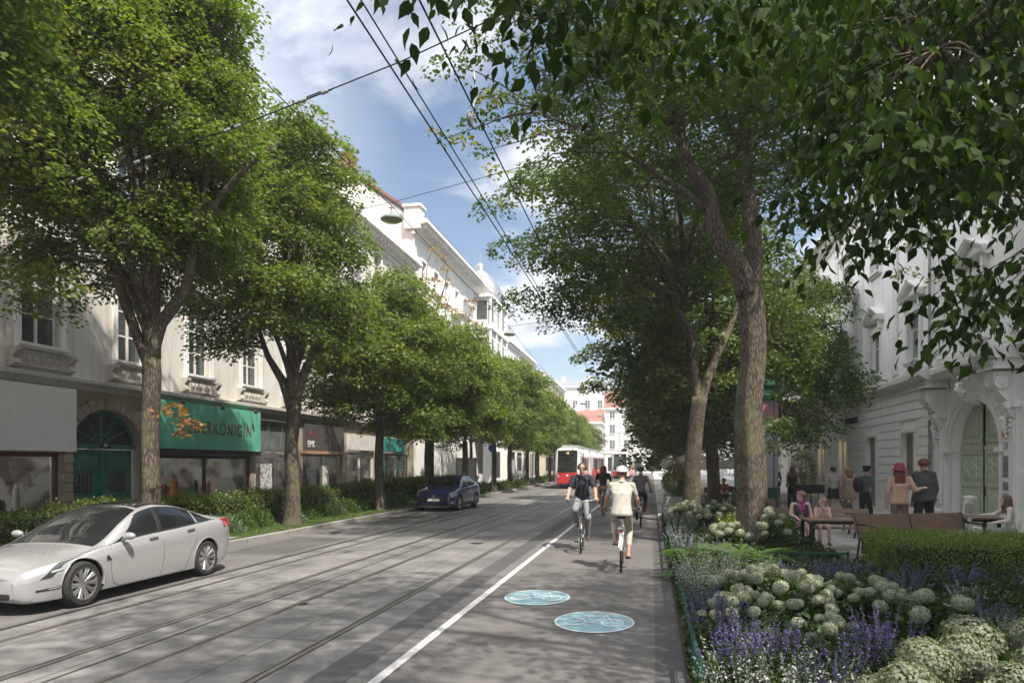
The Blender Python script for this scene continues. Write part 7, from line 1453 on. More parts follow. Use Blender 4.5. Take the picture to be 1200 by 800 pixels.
# ---------------------------------------------------------------- people
def skinm(n, c): return mat('skin_'+n, c, .55, c2=tuple(x*.88 for x in c), scale=6)
SK = skinm('light', (.48,.28,.20)); SKp = skinm('pale', (.58,.38,.31))
def cloth(n, c): return mat('cloth_'+n, c, .85, c2=tuple(x*.78 for x in c), scale=14, bump=.35, bscale=45)
def hairm(n, c): return mat('hair_'+n, c, .5, c2=tuple(x*.5 for x in c), scale=10, stretch=(6,6,.6), bump=.4, bscale=30)
def body_mesh(name, bones, mats, voxel=.010):
    """bones: (a, b, ra, rb, region, flatten) -> one continuous skin grown over tapered capsules"""
    b = MB()
    for a, c, ra, rc, reg, *fl in bones:
        a = Vector(a); c = Vector(c); L = (c-a).length
        if L < 1e-4: b.ball(tuple(a), ra, 20, fl[0] if fl else (1,1,1)); continue
        d = (c-a)/L; P = []; Rr = []
        for k in range(7): s = math.pi/2*(1-k/6); P.append(a-d*ra*math.sin(s)); Rr.append(max(.0012, ra*math.cos(s)))
        for k in range(1, 6): s = k/6; P.append(a.lerp(c, s)); Rr.append(ra+(rc-ra)*s)
        for k in range(7): s = math.pi/2*k/6; P.append(c+d*rc*math.sin(s)); Rr.append(max(.0012, rc*math.cos(s)))
        st = len(b.v); b.tube(P, Rr, 16)
        if fl:
            w = fl[0]; u = Vector(w[:3]).normalized(); kf = w[3]
            for i in range(st, len(b.v)):
                v = Vector(b.v[i]); t_ = (v-a).dot(d); r_ = (v-a)-d*t_; b.v[i] = tuple(v+u*(r_.dot(u))*(kf-1))
    me = b.mesh('tmp', mats, fix=False); o = bpy.data.objects.new('tmp', me); col.objects.link(o)
    m = o.modifiers.new('r', 'REMESH'); m.mode = 'VOXEL'; m.voxel_size = voxel; m.use_smooth_shade = True; s = o.modifiers.new('s', 'SMOOTH'); s.factor = .5; s.iterations = 3
    dg = bpy.context.evaluated_depsgraph_get(); nm = bpy.data.meshes.new_from_object(o.evaluated_get(dg)); bpy.data.objects.remove(o); nm.name = name
    n = len(nm.polygons); C_ = np.empty(n*3, np.float32); nm.polygons.foreach_get('center', C_); C_ = C_.reshape(-1, 3); best = np.full(n, 1e9); reg = np.zeros(n, int)
    for a, c, ra, rc, rg, *fl in bones:
        a_ = np.array(a, float); v = np.array(c, float)-a_; L2 = max(v@v, 1e-9); s = np.clip((C_-a_)@v/L2, 0, 1); d = np.linalg.norm(C_-(a_+s[:, None]*v), axis=1)-(ra+(rc-ra)*s)
        if rg == 'k': continue
        m_ = d < best; best[m_] = d[m_]; reg[m_] = rg
    nm.materials.clear(); [nm.materials.append(x) for x in mats]; nm.polygons.foreach_set('material_index', reg.astype(np.int32)); nm.polygons.foreach_set('use_smooth', [True]*n); nm.update(); return nm
SKIN, TOP, BOT, SHOE = 0, 1, 2, 3
def hand_bones(w, d, up, curl=.6, s=1.0, side=1):
    """palm, four unequal bent fingers and a thumb from the palm's side"""
    d = Vector(d).normalized(); up = Vector(up); up = (up-d*up.dot(d)).normalized(); x = d.cross(up)*side; w = Vector(w); B = []
    B.append((w, w+d*.045*s, .026*s, .030*s, SKIN, (*up, .55))); pk = w+d*.075*s
    B.append((w+d*.03*s-x*.012*s, pk-x*.02*s, .022*s, .018*s, SKIN)); B.append((w+d*.03*s+x*.012*s, pk+x*.02*s, .022*s, .018*s, SKIN))
    for k, L in enumerate((.062, .070, .066, .052)):
        p0 = pk+x*(.030-.020*k)*s; c1 = curl*.8; d1 = (d*math.cos(c1)-up*math.sin(c1)); p1 = p0+d1*L*.48*s; d2 = (d*math.cos(c1*2.1)-up*math.sin(c1*2.1)); p2 = p1+d2*L*.5*s; B += [(p0, p1, .0098*s, .009*s, SKIN), (p1, p2, .009*s, .008*s, SKIN)]
    t0 = w+d*.028*s+x*.022*s; t1 = t0+(d*.55+x*.65-up*.35).normalized()*.035*s; t2 = t1+(d*.8+x*.1-up*.55*curl).normalized()*.028*s; B += [(t0, t1, .013*s, .011*s, SKIN), (t1, t2, .011*s, .009*s, SKIN)]
    return B
def figure(label, loc, rz, h, J, cols, hair=None, hat=None, extras=None, sleeve='short', legs='long', fem=False, voxel=.010, group=None, shoes=True, face=None, skirt=None, build=1.0, jacket=False, child=False, loose=None):
    """J: joints in metres for a 1.75 m body facing local +y: pelvis, chest, neck, head, sh, el, wr, hip, kn, an, toe (pairs: left, right)"""
    k = h/1.75; t = thing('person', label, 'person', loc, rz, group, scale=k); sk, top, bot, shoe = cols; w = build
    V = {n: (Vector(v) if not isinstance(v[0], (tuple, list, Vector)) else (Vector(v[0]), Vector(v[1]))) for n, v in J.items() if n != 'curl'}
    pel, che, nek, hed = V['pelvis'], V['chest'], V['neck'], V['head']; fwd = Vector(J.get('face', (0,1,0))).normalized(); X = Vector((1,0,0)); B = []
    up_t = (nek-pel).normalized(); bf = Vector((1,0,0)).cross(up_t); nf = (bf.x, bf.y, bf.z, .68)
    shx = (V['sh'][0]-V['sh'][1]).normalized()
    waist = pel.lerp(che, .5)
    B += [(pel+shx*.055*w, pel-shx*.055*w, .118*w, .118*w, BOT, (*nf[:3], .85)), (pel+up_t*.06, waist, .134*w, (.120 if fem else .132)*w, TOP, (*nf[:3], .75)), (waist, che, (.120 if fem else .132)*w, .145*w, TOP, nf)]
    B += [(che+up_t*.06+shx*.10*w, che+up_t*.06-shx*.10*w, .098*w, .098*w, TOP, nf), (che+up_t*.04, nek, .12*w, .062, TOP, nf), (nek-up_t*.03, hed-up_t*.04, .052 if fem else .058, .052 if fem else .056, SKIN)]
    if fem: B += [(che+bf*-.0+shx*.065-up_t*.01+(-bf if False else bf*0), che+shx*.065-up_t*.01+fwd*.085, .06, .055, TOP), (che-shx*.065-up_t*.01, che-shx*.065-up_t*.01+fwd*.085, .06, .055, TOP)]
    hs = 1.18 if child else 1.0   # head: skull, jaw, nose, ears
    hup = Vector(J.get('hup', (0,0,1))).normalized(); hx = fwd.cross(hup).normalized(); hup = hx.cross(fwd)
    B += [(hed+hup*.035*hs-fwd*.015, hed+hup*.035*hs+fwd*.018, .083*hs, .079*hs, SKIN, (*hx, .90)), (hed-hup*.03*hs+fwd*.02, hed-hup*.065*hs+fwd*.045*hs, .062*hs, .040*hs, SKIN, (*hx, .88)), (hed-hup*.005*hs+fwd*.075*hs, hed-hup*.022*hs+fwd*.105*hs, .012*hs, .016*hs, SKIN), (hed-hup*.055*hs+fwd*.078*hs+hx*.014, hed-hup*.055*hs+fwd*.078*hs-hx*.014, .011, .011, SKIN)]
    for s in (-1, 1): B.append((hed+hx*s*.076*hs+hup*.005, hed+hx*s*.080*hs+hup*.03, .014, .017, SKIN, (*hx, .5)))
    for i, s in ((0, 1), (1, -1)):
        B.append((nek-up_t*.055, V['sh'][i]-shx*s*.01, .060*w, .058*w, TOP))
        sh, el, wr = V['sh'][i], V['el'][i], V['wr'][i]; hp, kn, an, to = V['hip'][i], V['kn'][i], V['an'][i], V['toe'][i]
        ua = .050 if fem else .056; ar = TOP if sleeve != 'none' else SKIN; fa = TOP if sleeve == 'long' else SKIN; pad = .012 if sleeve == 'long' else 0
        if sleeve == 'short': m = sh.lerp(el, .62); B += [(sh, m, (ua+.014)*w, (ua+.006)*w, TOP), (m, el, .044*w, .039*w, SKIN)]
        else: B.append((sh, el, (ua+pad)*w, (.040+pad*.8)*w, ar))
        B.append((el, wr, (.041+pad*.8)*w, (.027+pad*.6), fa)); dr = (wr-el).normalized()
        hd = Vector(J['hd'][i]) if 'hd' in J else dr; B += hand_bones(wr, hd, J['hup_'][i] if 'hup_' in J else (0,0,1), J.get('curl', .45), 1.0 if not child else .95, s)
        tl = .088 if fem else .082; lw = .008 if legs != 'bare' else 0
        if legs == 'bare': B += [(hp, hp.lerp(kn, .22), .092*w, .085*w, BOT), (hp.lerp(kn, .22), kn, .080*w, .052*w, SKIN), (kn, an, .050*w, .034, SKIN), (kn.lerp(an, .3), kn.lerp(an, .31)-Vector((0,0,0)), .052*w, .05*w, SKIN)]
        elif legs == 'crop': m = kn.lerp(an, .62); B += [(hp, kn, .095*w, .064*w, BOT), (kn, m, .066*w, .054*w, BOT), (m, an, .040, .033, SKIN)]
        elif legs == 'shorts': m = hp.lerp(kn, .72); B += [(hp, m, .098*w, .076*w, BOT), (m, kn, .056*w, .05*w, SKIN), (kn, an, .050*w, .034, SKIN)]
        else: lm = .62 if loose is None else loose; B += [(hp, kn, .096*w, .066*w, BOT), (kn, an+(kn-an)*.08, .064*w, .048*w, BOT), (an, an+(kn-an)*.1, .040, .042, SKIN if not shoes else BOT)]
        rg = SHOE if shoes else SKIN; fr = (to-an); B += [(an+Vector((0,0,-.01)), an-Vector((0,0,.035))-fr.normalized()*.02, .038, .040, rg), (an-Vector((0,0,.03)), to-fr*.25, .040, .038, rg), (to-fr*.35, to, .042, .030, rg, (0,0,1,.75))]
    bo = link('body', body_mesh('body', B, [sk, top, bot, shoe], voxel), t)
    # eyes and brows
    e = MB()
    for s in (-1, 1): c = hed+hx*s*.032*hs+hup*.018*hs+fwd*.083*hs; e.ball(tuple(c), .012*hs, 10)
    e.build('eyes', mat('eye_white', (.5,.48,.45), .3), t, smooth='all'); e = MB()
    for s in (-1, 1): c = hed+hx*s*.032*hs+hup*.018*hs+fwd*.0925*hs; e.ball(tuple(c), .0055*hs, 8); e.tube([c+hup*.024+hx*.016-fwd*.004, c+hup*.028-fwd*.001, c+hup*.024-hx*.016-fwd*.004], .003, 5)
    e.build('brows_and_pupils', mat('eye_dark', (.02,.015,.012), .5), t); e = MB(); c = hed-hup*.052*hs+fwd*.089*hs; e.tube([c+hx*.02-fwd*.006, c, c-hx*.02-fwd*.006], .005, 6); e.build('lips', mat('lips', (.38,.13,.11), .5), t)
    def shell(nm, m, r, scl, off, cut=None, drop=None, th=.0):
        """hair or cap: a sphere shell over the skull, cut away at the face"""
        bb = MB(); n = 28; vs = []; fs = []; rows = 16; c = hed+hup*.035*hs+off
        for i in range(rows+1):
            for q in range(n):
                th_ = PI*i/rows*cut[0]; a = 2*PI*q/n; fr = max(0, math.cos(a)); lim = PI*(cut[0]-(cut[0]-cut[1])*fr**.8)*(i/rows); z = math.cos(lim); ra = math.sin(lim); p = c+fwd*(ra*math.cos(a)*r*scl[1])+hx*(ra*math.sin(a)*r*scl[0])+hup*z*r*scl[2]
                n3 = noise.noise(p*38)*.007+noise.noise(p*15)*.008*(1 if nm == 'hair' else .2); p = p+(p-c).normalized()*n3; vs.append(tuple(p))
        for i in range(rows):
            for q in range(n): fs.append((i*n+q, i*n+(q+1) % n, (i+1)*n+(q+1) % n, (i+1)*n+q))
        bb.add(vs, fs); o = bb.build(nm, m, t, smooth='all'); so_ = o.modifiers.new('s', 'SOLIDIFY'); so_.thickness = .012; so_.offset = -1; return o
    if hair:
        kind, hm = hair; shell('hair', hm, .098*hs, (.98, 1.06, 1.02), -fwd*.012, (.66 if kind != 'bald' else .4, .36))
        if kind in ('long', 'verylong', 'bob', 'pony'):
            ln = dict(long=.30, verylong=.42, bob=.17, pony=.2)[kind]; bb = MB(); g = random.Random(len(label))
            for q in range(22 if kind != 'pony' else 6):
                a = PI*(.30+1.40*q/21) if kind != 'pony' else PI*(.9+.2*q/5); d_ = fwd*math.cos(a)+hx*math.sin(a); p = hed+hup*.03+d_*.085*hs-fwd*.015; L = ln*g.uniform(.85, 1.05); pts = [p+hup*.05-d_*.01, p, p+d_*.012-Vector((0,0,L*.35)), p+d_*(.0 if kind == 'pony' else .012)-fwd*.03-Vector((0,0,L*.75)), p-d_*.015-fwd*.035-Vector((0,0,L))]; bb.tube(pts, [.020,.024,.024,.020,.006], 7)
            bb.build('hair_length', hm, t, smooth='all')
        if kind == 'curly':
            bb = MB(); g = random.Random(5)
            for q in range(70):
                a, e2 = g.uniform(0, 6.28), g.uniform(-.25, 1.5); d_ = (fwd*math.cos(a)*math.cos(e2)+hx*math.sin(a)*math.cos(e2)+hup*math.sin(e2)); 
                if d_.dot(fwd) > .45 and d_.dot(hup) < .5: continue
                bb.ball(tuple(hed+hup*.03-fwd*.012+d_*.100), g.uniform(.016,.026), 7)
            bb.build('curls', hm, t, smooth='all')
        if kind == 'bun': bb = MB(); bb.ball(tuple(hed+hup*.10-fwd*.07), .04, 12); bb.build('hair_bun', hm, t, smooth='all')
    if hat:
        kind, hm = hat
        if kind == 'helmet': shell('helmet', hm, .118, (.95, 1.15, .98), -fwd*.008+hup*.008, (.50, .44)); bb = MB(); [bb.tube([hed+hup*(.035+.122*math.sin(a))+fwd*.128*math.cos(a)+hx*s*.04 for a in (.5, 1.0, 1.57, 2.2, 2.7)], .007, 6) for s in (-1, 0, 1)]; bb.build('helmet_vents', M_plastic, t)
        if kind == 'beanie': shell('cap', hm, .104, (1, 1.1, 1.0), -fwd*.01, (.52, .42))
        if kind == 'bucket':
            bb = MB(); c = hed+hup*.05; pr = [(.001, .115), (.06, .108), (.09, .08), (.100, .03), (.108, .0), (.175, -.045), (.178, -.050)]; n = 32; vs = []; fs = []
            for r_, z in pr:
                for q in range(n): a = 2*PI*q/n; rr = r_*(1+.03*math.sin(3*a)*(r_ > .12)); vs.append(tuple(c+hx*math.cos(a)*rr+fwd*math.sin(a)*rr*1.05+hup*z))
            for i in range(len(pr)-1):
                for q in range(n): fs.append((i*n+q, i*n+(q+1) % n, (i+1)*n+(q+1) % n, (i+1)*n+q))
            bb.add(vs, fs); o = bb.build('bucket_hat', hm, t, smooth='all'); m_ = o.modifiers.new('s', 'SOLIDIFY'); m_.thickness = .006
        if kind == 'beret': bb = MB(); bb.ball(tuple(hed+hup*.105-fwd*.01), .12, 20, (1, 1, .42)); bb.build('beret', hm, t, smooth='all')
    if skirt:
        m_, z0, z1, r0, r1, *rest = skirt; bb = MB(); n = 40; vs = []; fs = []; c0 = pel; 
        for i in range(9):
            s = i/8; z = z0+(z1-z0)*s; rr = r0+(r1-r0)*s**.8
            if z > 1.15: cc = che
            cc = pel.lerp(che, min(1, max(0, (z-pel.z)/(che.z-pel.z+1e-6)))) if z > pel.z else (pel.lerp((V['kn'][0]+V['kn'][1])/2, min(1, (pel.z-z)/max(.1, pel.z-V['kn'][0].z))*.75))
            wz = (1-.22*math.exp(-((z-1.12)/.12)**2)) if len(rest) else 1
            for q in range(n): a = 2*PI*q/n; r_ = rr*wz*(1+.05*math.sin(a*7)*s); vs.append((cc.x+math.cos(a)*r_, cc.y+math.sin(a)*r_*.78, z))
        for i in range(8):
            for q in range(n): fs.append((i*n+q, i*n+(q+1) % n, (i+1)*n+(q+1) % n, (i+1)*n+q))
        bb.add(vs, fs); o = bb.build('skirt' if not rest else 'dress', m_, t, smooth='all'); mo = o.modifiers.new('s', 'SOLIDIFY'); mo.thickness = .008
    if jacket:   # open jacket hem and collar over the trunk
        bb = MB(); n = 36; vs = []; fs = []
        for i in range(8):
            s = i/7; c = (che+up_t*.05).lerp(pel-up_t*.08, s); rx = ((.168 if fem else .192)-.028*math.sin(PI*s))*w+.02*s; ry = rx*.66
            for q in range(n): a = PI*.5+.22+(2*PI-.44)*q/(n-1); vs.append(tuple(c+shx*math.cos(a)*rx+fwd*0+Vector((0,1,0))*math.sin(a)*ry))
        for i in range(7):
            for q in range(n-1): fs.append((i*n+q, i*n+q+1, (i+1)*n+q+1, (i+1)*n+q))
        bb.add(vs, fs); o = bb.build('jacket', jacket, t, smooth='all'); mo = o.modifiers.new('s', 'SOLIDIFY'); mo.thickness = .014
        bb = MB(); bb.tube([nek+Vector((.05,.06,-.02)), nek+Vector((.075,-.01,.0)), nek+Vector((0,-.065,.015)), nek+Vector((-.075,-.01,.0)), nek+Vector((-.05,.06,-.02))], [.012,.022,.024,.022,.012], 8); bb.build('collar', jacket, t, smooth='all')
    if extras: extras(t, V, fwd, hx, hup)
    return t
def stand(step=0.0, sway=0.0, arms=None, head=None, face=(0,1,0), lean=0.0):
    s = step; J = dict(pelvis=(0,0,.96), chest=(sway,lean*.6,1.27), neck=(sway,lean,1.47), head=(sway,lean+.03,1.60), sh=((.175+sway,lean*.9,1.42), (-.175+sway,lean*.9,1.42)), el=((.225,-.03,1.13), (-.225,-.03,1.13)), wr=((.235,.06,.89), (-.235,.06,.89)),
        hip=((.085,0,.92), (-.085,0,.92)), kn=((.10,.03+s*.16,.50), (-.10,.03-s*.10,.50)), an=((.10,-.02+s*.30,.085), (-.10,-.02-s*.28,.085+abs(s)*.07)), toe=((.12,.12+s*.30,.035), (-.12,.12-s*.26,.035+abs(s)*.01)), face=face)
    if arms: J.update(arms)
    if head: J['head'] = head
    return J
def riding(lean=.10, up=True, face=(0,1,0), foot=0):
    """on the saddle of bicycle(): rear hub at y=0; front towards +y"""
    f = [(.115, .56, .205), (-.115, .36, .475)] if foot == 0 else [(.115, .36, .475), (-.115, .56, .205)]
    kn = [((.13, .66, .66), (-.14, .64, .82)) if foot == 0 else ((.14, .64, .82), (-.13, .66, .66))][0]
    return dict(pelvis=(0,.22,1.02), chest=(0,.30+lean*.3,1.32), neck=(0,.34+lean*.8,1.52), head=(0,.38+lean,1.655), sh=((.175,.33+lean*.7,1.46), (-.175,.33+lean*.7,1.46)), el=((.265,.42+lean*.5,1.22), (-.265,.42+lean*.5,1.22)), wr=((.285,.66,1.085), (-.285,.66,1.085)),
        hip=((.09,.25,.98), (-.09,.25,.98)), kn=kn, an=((f[0][0], f[0][1]-.10, f[0][2]+.05), (f[1][0], f[1][1]-.10, f[1][2]+.05)), toe=((f[0][0]+.01, f[0][1]+.06, f[0][2]+.0), (f[1][0]-.01, f[1][1]+.06, f[1][2]+.0)), face=face, hd=((0,.75,-.45), (0,.75,-.45)), hup_=((0,.4,1), (0,.4,1)), curl=1.0)
def seated(lean=0.0, face=(0,1,0), cross=False, arms=None):
    J = dict(pelvis=(0,0,.53), chest=(0,lean*.5,.84), neck=(0,lean,1.04), head=(0,lean+.03,1.17), sh=((.165,lean*.9,.99), (-.165,lean*.9,.99)), el=((.22,.06+lean,.73), (-.22,.06+lean,.73)), wr=((.16,.26,.66), (-.12,.28,.66)),
        hip=((.09,.04,.51), (-.09,.04,.51)), kn=((.11,.43,.52), (-.11,.43,.52)), an=((.11,.45,.10), (-.11,.45,.10)), toe=((.12,.59,.045), (-.12,.59,.045)), face=face)
    if cross: J['kn'] = ((.02,.46,.60), (-.08,.42,.52)); J['an'] = ((-.12,.50,.24), (-.08,.40,.10)); J['toe'] = ((-.16,.62,.17), (-.09,.54,.045))
    if arms: J.update(arms)
    return J
navy = cloth('navy', (.018,.022,.04)); jean = cloth('grey_jeans', (.22,.225,.24)); brown = cloth('brown_shoe', (.10,.04,.025)); black = cloth('black', (.015,.015,.017)); beige = cloth('beige', (.42,.385,.34)); cream = cloth('cream', (.52,.46,.40))
# the four riders and their bicycles
def straps(t, V, fwd, hx, hup):
    b = MB()
    for s in (-1, 1): ch = V['chest']; nk = V['neck']; b.tube([nk+Vector((s*.085,-.10,-.06)), nk+Vector((s*.095,-.03,.0)), nk+Vector((s*.10,.09,-.09)), ch+Vector((s*.115,.135,-.05)), ch+Vector((s*.15,.06,-.22))], .018, 6)
    c = V['chest']+Vector((0,-.19,.0)); b.obox(tuple(c), (1,0,0), (0,1,0), (0,0,1), .14, .075, .22); b.build('backpack', cloth('backpack', (.05,.04,.035)), t, bevel=.03)
    g = MB(); h = V['head']; 
    for s in (-1, 1): g.tube([h+hup*.018+hx*s*.032+fwd*.098+hx*.021*math.cos(a)+hup*.016*math.sin(a) for a in [k*PI/6 for k in range(12)]], .0025, 5, closed=True); g.tube([h+hup*.02+hx*s*.055+fwd*.095, h+hup*.022+hx*s*.082], .002, 4)
    g.build('glasses', M_plastic, t)
def rider(label_b, label_p, x, y, rz, paint, h, J, cols, **kw):
    b = bicycle(label_b, (x, y, 0.004), rz, paint, basket=kw.pop('basket', False)); off = Vector((0, 0, .004)); k = h/1.75
    # keep hips over the saddle and hands on the bar: the bicycle takes the same scale as its rider
    b.scale = (k, k, k); figure(label_p, (x, y, .004), rz, h, J, cols, **kw)
rider('grey city bicycle ridden towards the viewer', 'man in navy shirt and grey jeans cycling towards the viewer with backpack', -1.55, 16.75, PI+.06, (.05,.05,.055), 1.88, riding(.06, foot=1), [SK, navy, jean, brown], hair=('short', hairm('brown', (.10,.05,.028))), extras=straps, sleeve='short', voxel=.010)
rider('white city bicycle ridden away, nearest the flower bed', 'woman in beige shirt, cropped trousers and white helmet cycling away', -.53, 13.0, .02, (.55,.54,.52), 1.80, riding(.10), [SK, beige, cream, SK], hair=('short', hairm('auburn', (.16,.07,.04))), hat=('helmet', mat('helmet_white', (.62,.62,.60), .3)), fem=True, sleeve='short', legs='crop', shoes=False, jacket=beige, voxel=.010)
def pinkbag(t, V, fwd, hx, hup): b = MB(); c = V['pelvis']+Vector((-.30,.0,.16)); b.ball(tuple(c), .13, 14, (.6, 1, .8)); b.tube([c, V['neck']+Vector((.1,0,0))], .012, 6); b.build('pink_shoulder_bag', cloth('pink', (.45,.05,.14)), t, smooth='all')
rider('dark bicycle ridden away between the two front riders', 'long haired cyclist in black top and tan trousers behind the man', -1.72, 26.2, .0, (.04,.04,.04), 1.80, riding(.08), [SK, black, cloth('tan', (.38,.22,.12)), brown], hair=('long', hairm('chestnut', (.14,.06,.03))), fem=True, sleeve='short', extras=pinkbag, voxel=.012)
rider('black bicycle ridden away closest to the planter', 'cyclist in grey vest and black trousers riding away by the planter', -.33, 22.0, .0, (.03,.03,.032), 1.78, riding(.08, foot=1), [SK, cloth('grey_vest', (.10,.10,.11)), black, black], hair=('short', hairm('black', (.02,.015,.012))), sleeve='none', voxel=.012)
# couple before the gate
peach = cloth('peach', (.50,.34,.26)); mauve = cloth('mauve', (.17,.11,.115)); aub = hairm('auburn_bright', (.18,.045,.02))
J = stand(.12, arms=dict(el=((.30,-.02,1.18), (-.235,-.03,1.13)), wr=((.42,.02,1.22), (-.24,.05,.88))))
figure('woman with magenta hat, long auburn hair and peach top before the gate', (5.52, 18.0, zf), -.15+.0, 1.86, J, [SKp, peach, mauve, brown], hair=('verylong', aub), hat=('bucket', cloth('magenta', (.28,.02,.09))), sleeve='long', fem=True, jacket=peach, voxel=.011)
greyj = cloth('grey_blazer', (.065,.065,.068)); figure('man with curly red hair, grey blazer and black trousers beside the hat woman', (6.12, 18.2, zf), .35, 1.98, stand(.22, lean=.02, arms=dict(kn=((.14,.05,.50), (-.20,.02,.50)), an=((.17,.08,.085), (-.30,-.06,.085)), toe=((.2,.2,.035), (-.34,.07,.035)))), [SK, greyj, black, black], hair=('curly', aub), sleeve='long', jacket=greyj, voxel=.011, build=1.08)
# man with beret, jacket over shoulder
def bag(t, V, fwd, hx, hup): b = MB(); b.ball((-.02, -.20, 1.22), .17, 16, (.9, .6, 1.35)); b.build('rucksack', cloth('dark_bag', (.03,.03,.035)), t, smooth='all'); b = MB(); b.tube([(.11,-.10,1.42), (.12,.06,1.44), (.12,.13,1.3)], .015, 6); b.build('strap', _m['cloth_dark_bag'], t)
J = stand(.5, lean=.04, arms=dict(el=((.20,.12,1.16), (-.23,-.06,1.13)), wr=((.04,.17,1.27), (-.20,.10,.90)))); J['hd'] = ((-.6,.1,.5), (0,.2,-1)); 
figure('man in black beret and grey shirt striding right with dark rucksack', (5.95, 22.4, zf), -PI/2+.35, 1.80, J, [SK, cloth('grey_shirt', (.12,.12,.13)), black, black], hair=('short', _m['hair_black']), hat=('beret', black), sleeve='long', extras=bag, voxel=.011)
# two women seen from behind
figure('woman in loose pink dress walking away beside the shirted person', (6.75, 27.3, zf), .1, 1.74, stand(.25), [SK, cloth('dusty_pink', (.40,.25,.22)), _m['cloth_dusty_pink'], brown], hair=('long', hairm('blonde', (.30,.18,.09))), sleeve='long', legs='bare', fem=True, skirt=(_m['cloth_dusty_pink'], 1.36, .62, .165, .27, 1), voxel=.012)
figure('dark haired person in pale shirt and black skirt walking away', (6.05, 26.5, zf), -.05, 1.78, stand(-.22), [SK, cloth('pale_shirt', (.36,.31,.30)), black, brown], hair=('short', _m['hair_black']), sleeve='long', legs='bare', fem=True, skirt=(black, 1.0, .66, .15, .20), voxel=.012)
figure('woman in black top leaning at the dark counter', (5.05, 28.4, zf), -.6, 1.68, stand(.1, lean=.10, arms=dict(el=((.24,.10,1.16), (-.24,.08,1.12)), wr=((.20,.34,1.08), (-.2,.3,1.0)))), [SK, black, black, black], hair=('long', hairm('brown2', (.16,.08,.045))), sleeve='none', fem=True, voxel=.013)
figure('person in mauve jacket and dark trousers, leftmost of the distant three', (5.88, 37.2, zf), .2, 1.72, stand(.2), [SK, cloth('mauve_jacket', (.20,.14,.15)), black, black], hair=('short', _m['hair_brown2']), sleeve='long', voxel=.016); figure('person in white trousers, middle of the distant three', (6.35, 35.6, zf), PI-.2, 1.76, stand(-.2), [SK, cloth('white_shirt', (.45,.43,.42)), cloth('white_trousers', (.55,.54,.52)), brown], hair=('bob', _m['hair_blonde']), fem=True, sleeve='short', voxel=.016); figure('person in pinkish shirt, rightmost of the distant three', (6.85, 36.3, zf), 2.6, 1.72, stand(.15), [SK, cloth('rose_shirt', (.30,.20,.20)), cloth('grey_trousers', (.12,.12,.13)), brown], hair=('short', _m['hair_brown2']), sleeve='long', voxel=.016)
# woman and child on the bench (they sit on the bench with local -y towards the viewer)
def scarf(t, V, fwd, hx, hup):
    n = V['neck']; m = cloth('scarf', (.36,.05,.17)); b = MB(); b.tube([n+Vector((math.cos(a)*.078, math.sin(a)*.07+.01, .01+.015*math.sin(2*a))) for a in [k*PI/8 for k in range(16)]], .026, 8, closed=True); b.tube([n+Vector((.03,.08,-.02)), n+Vector((.035,.145,-.12)), n+Vector((.02,.15,-.26))], [.025,.034,.028], 8); b.tube([n+Vector((-.03,.08,-.02)), n+Vector((-.03,.14,-.10)), n+Vector((-.02,.15,-.2))], [.025,.032,.026], 8); b.build('scarf', m, t, smooth='all')
    b = MB()
    for s in (-1, 1): b.tube([n+Vector((s*.11,-.04,-.03)), n+Vector((s*.115,.07,-.08)), V['chest']+Vector((s*.10,.12,-.02)), V['chest']+Vector((s*.09,.13,-.20))], [.035,.045,.05,.045], 8)
    b.build('waistcoat', cloth('waistcoat', (.035,.03,.04)), t, smooth='all')
seat_dir = PI+.06
figure('woman with pink cap and magenta scarf sitting cross legged on the bench', (3.18, 16.95, zf-.02), seat_dir, 1.72, seated(.03, face=(.85,.5,-.05), cross=True, arms=dict(el=((.23,.10,.78), (-.22,.10,.76)), wr=((.14,.34,.72), (-.16,.36,.72)))), [SKp, cloth('white_top', (.55,.52,.53)), cloth('grey_skirt', (.22,.20,.20)), cloth('grey_shoe', (.4,.38,.38))], hair=('short', hairm('red', (.25,.09,.05))), hat=('beanie', cloth('dusty_cap', (.30,.13,.13))), sleeve='none', legs='bare', fem=True, extras=scarf, voxel=.010)
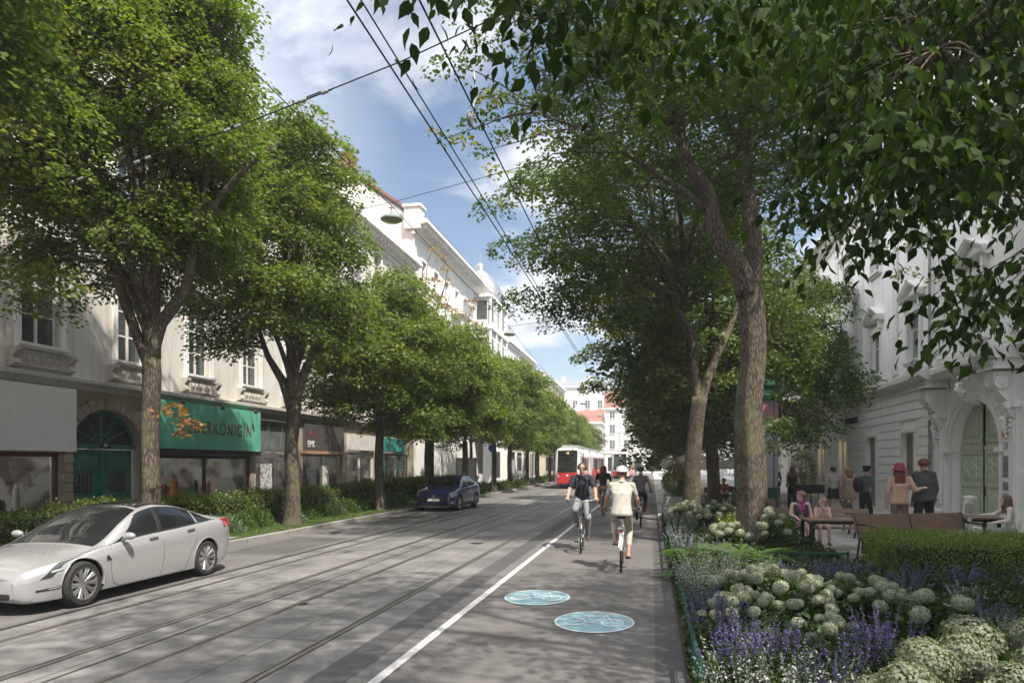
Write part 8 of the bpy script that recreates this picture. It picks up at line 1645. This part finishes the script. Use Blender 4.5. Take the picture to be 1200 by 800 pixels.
Jc = seated(.06, face=(.8,.6,-.1), arms=dict(el=((.19,.20,.74), (-.19,.20,.74)), wr=((.05,.26,.96), (-.02,.28,.95)))); Jc['hd'] = ((-.3,.1,1), (.3,.1,1))
figure('fair haired small child on the bench holding hands to its mouth', (3.62, 16.9, zf+.10), seat_dir-.1, 1.36, Jc, [SKp, cloth('child_top', (.50,.38,.34)), cloth('child_shorts', (.4,.3,.28)), brown], hair=('short', hairm('fair', (.42,.27,.20))), sleeve='none', legs='shorts', child=True, voxel=.010)
# girl seated at right, arm reaching left to the lantern
Jg = seated(.08, face=(0,1,0), arms=dict(el=((.24,.25,.86), (-.2,.12,.76)), wr=((.20,.50,.84), (-.12,.3,.72)))); Jg['hd'] = ((0,1,.1), (0,1,0))
figure('girl with long brown hair and white top reaching towards the lantern', (7.05, 16.25, zf), 1.45, 1.66, Jg, [SKp, cloth('white_blouse', (.55,.52,.46)), jean, brown], hair=('verylong', hairm('brown3', (.11,.06,.045))), sleeve='long', fem=True, voxel=.010)
for i, (x, y, rz, c) in enumerate(((3.05, 32.4, 2.4, (.35,.12,.08)), (4.0, 34.1, 3.4, (.3,.28,.25)), (4.75, 31.5, 2.0, (.10,.09,.12)))):
    figure('guest in %s seated under the parasols' % ['rust red shirt', 'pale shirt', 'dark clothes'][i], (x, y, zf-.04), rz, 1.72, seated(.05), [SK, cloth('guest%d' % i, c), black, black], hair=('short', _m['hair_brown2']), sleeve='short', voxel=.018, group='café guests')
# ---------------------------------------------------------------- haze: pale even air round the whole place
b = MB(); b.box(-405, 405, -95, 905, -1.1, 27.5); hz = b.build('haze', [])
m = bpy.data.materials.new('air'); m.use_nodes = True; nt = m.node_tree; nt.nodes.clear(); o_ = N(nt, 'ShaderNodeOutputMaterial'); pv = N(nt, 'ShaderNodeVolumePrincipled')
pv.inputs['Color'].default_value = (.92,.95,1,1); pv.inputs['Density'].default_value = .0008; nt.links.new(pv.outputs[0], o_.inputs['Volume']); hz.data.materials.append(m)
tag(hz, 'thin pale summer haze filling the street', 'haze', kind='stuff')
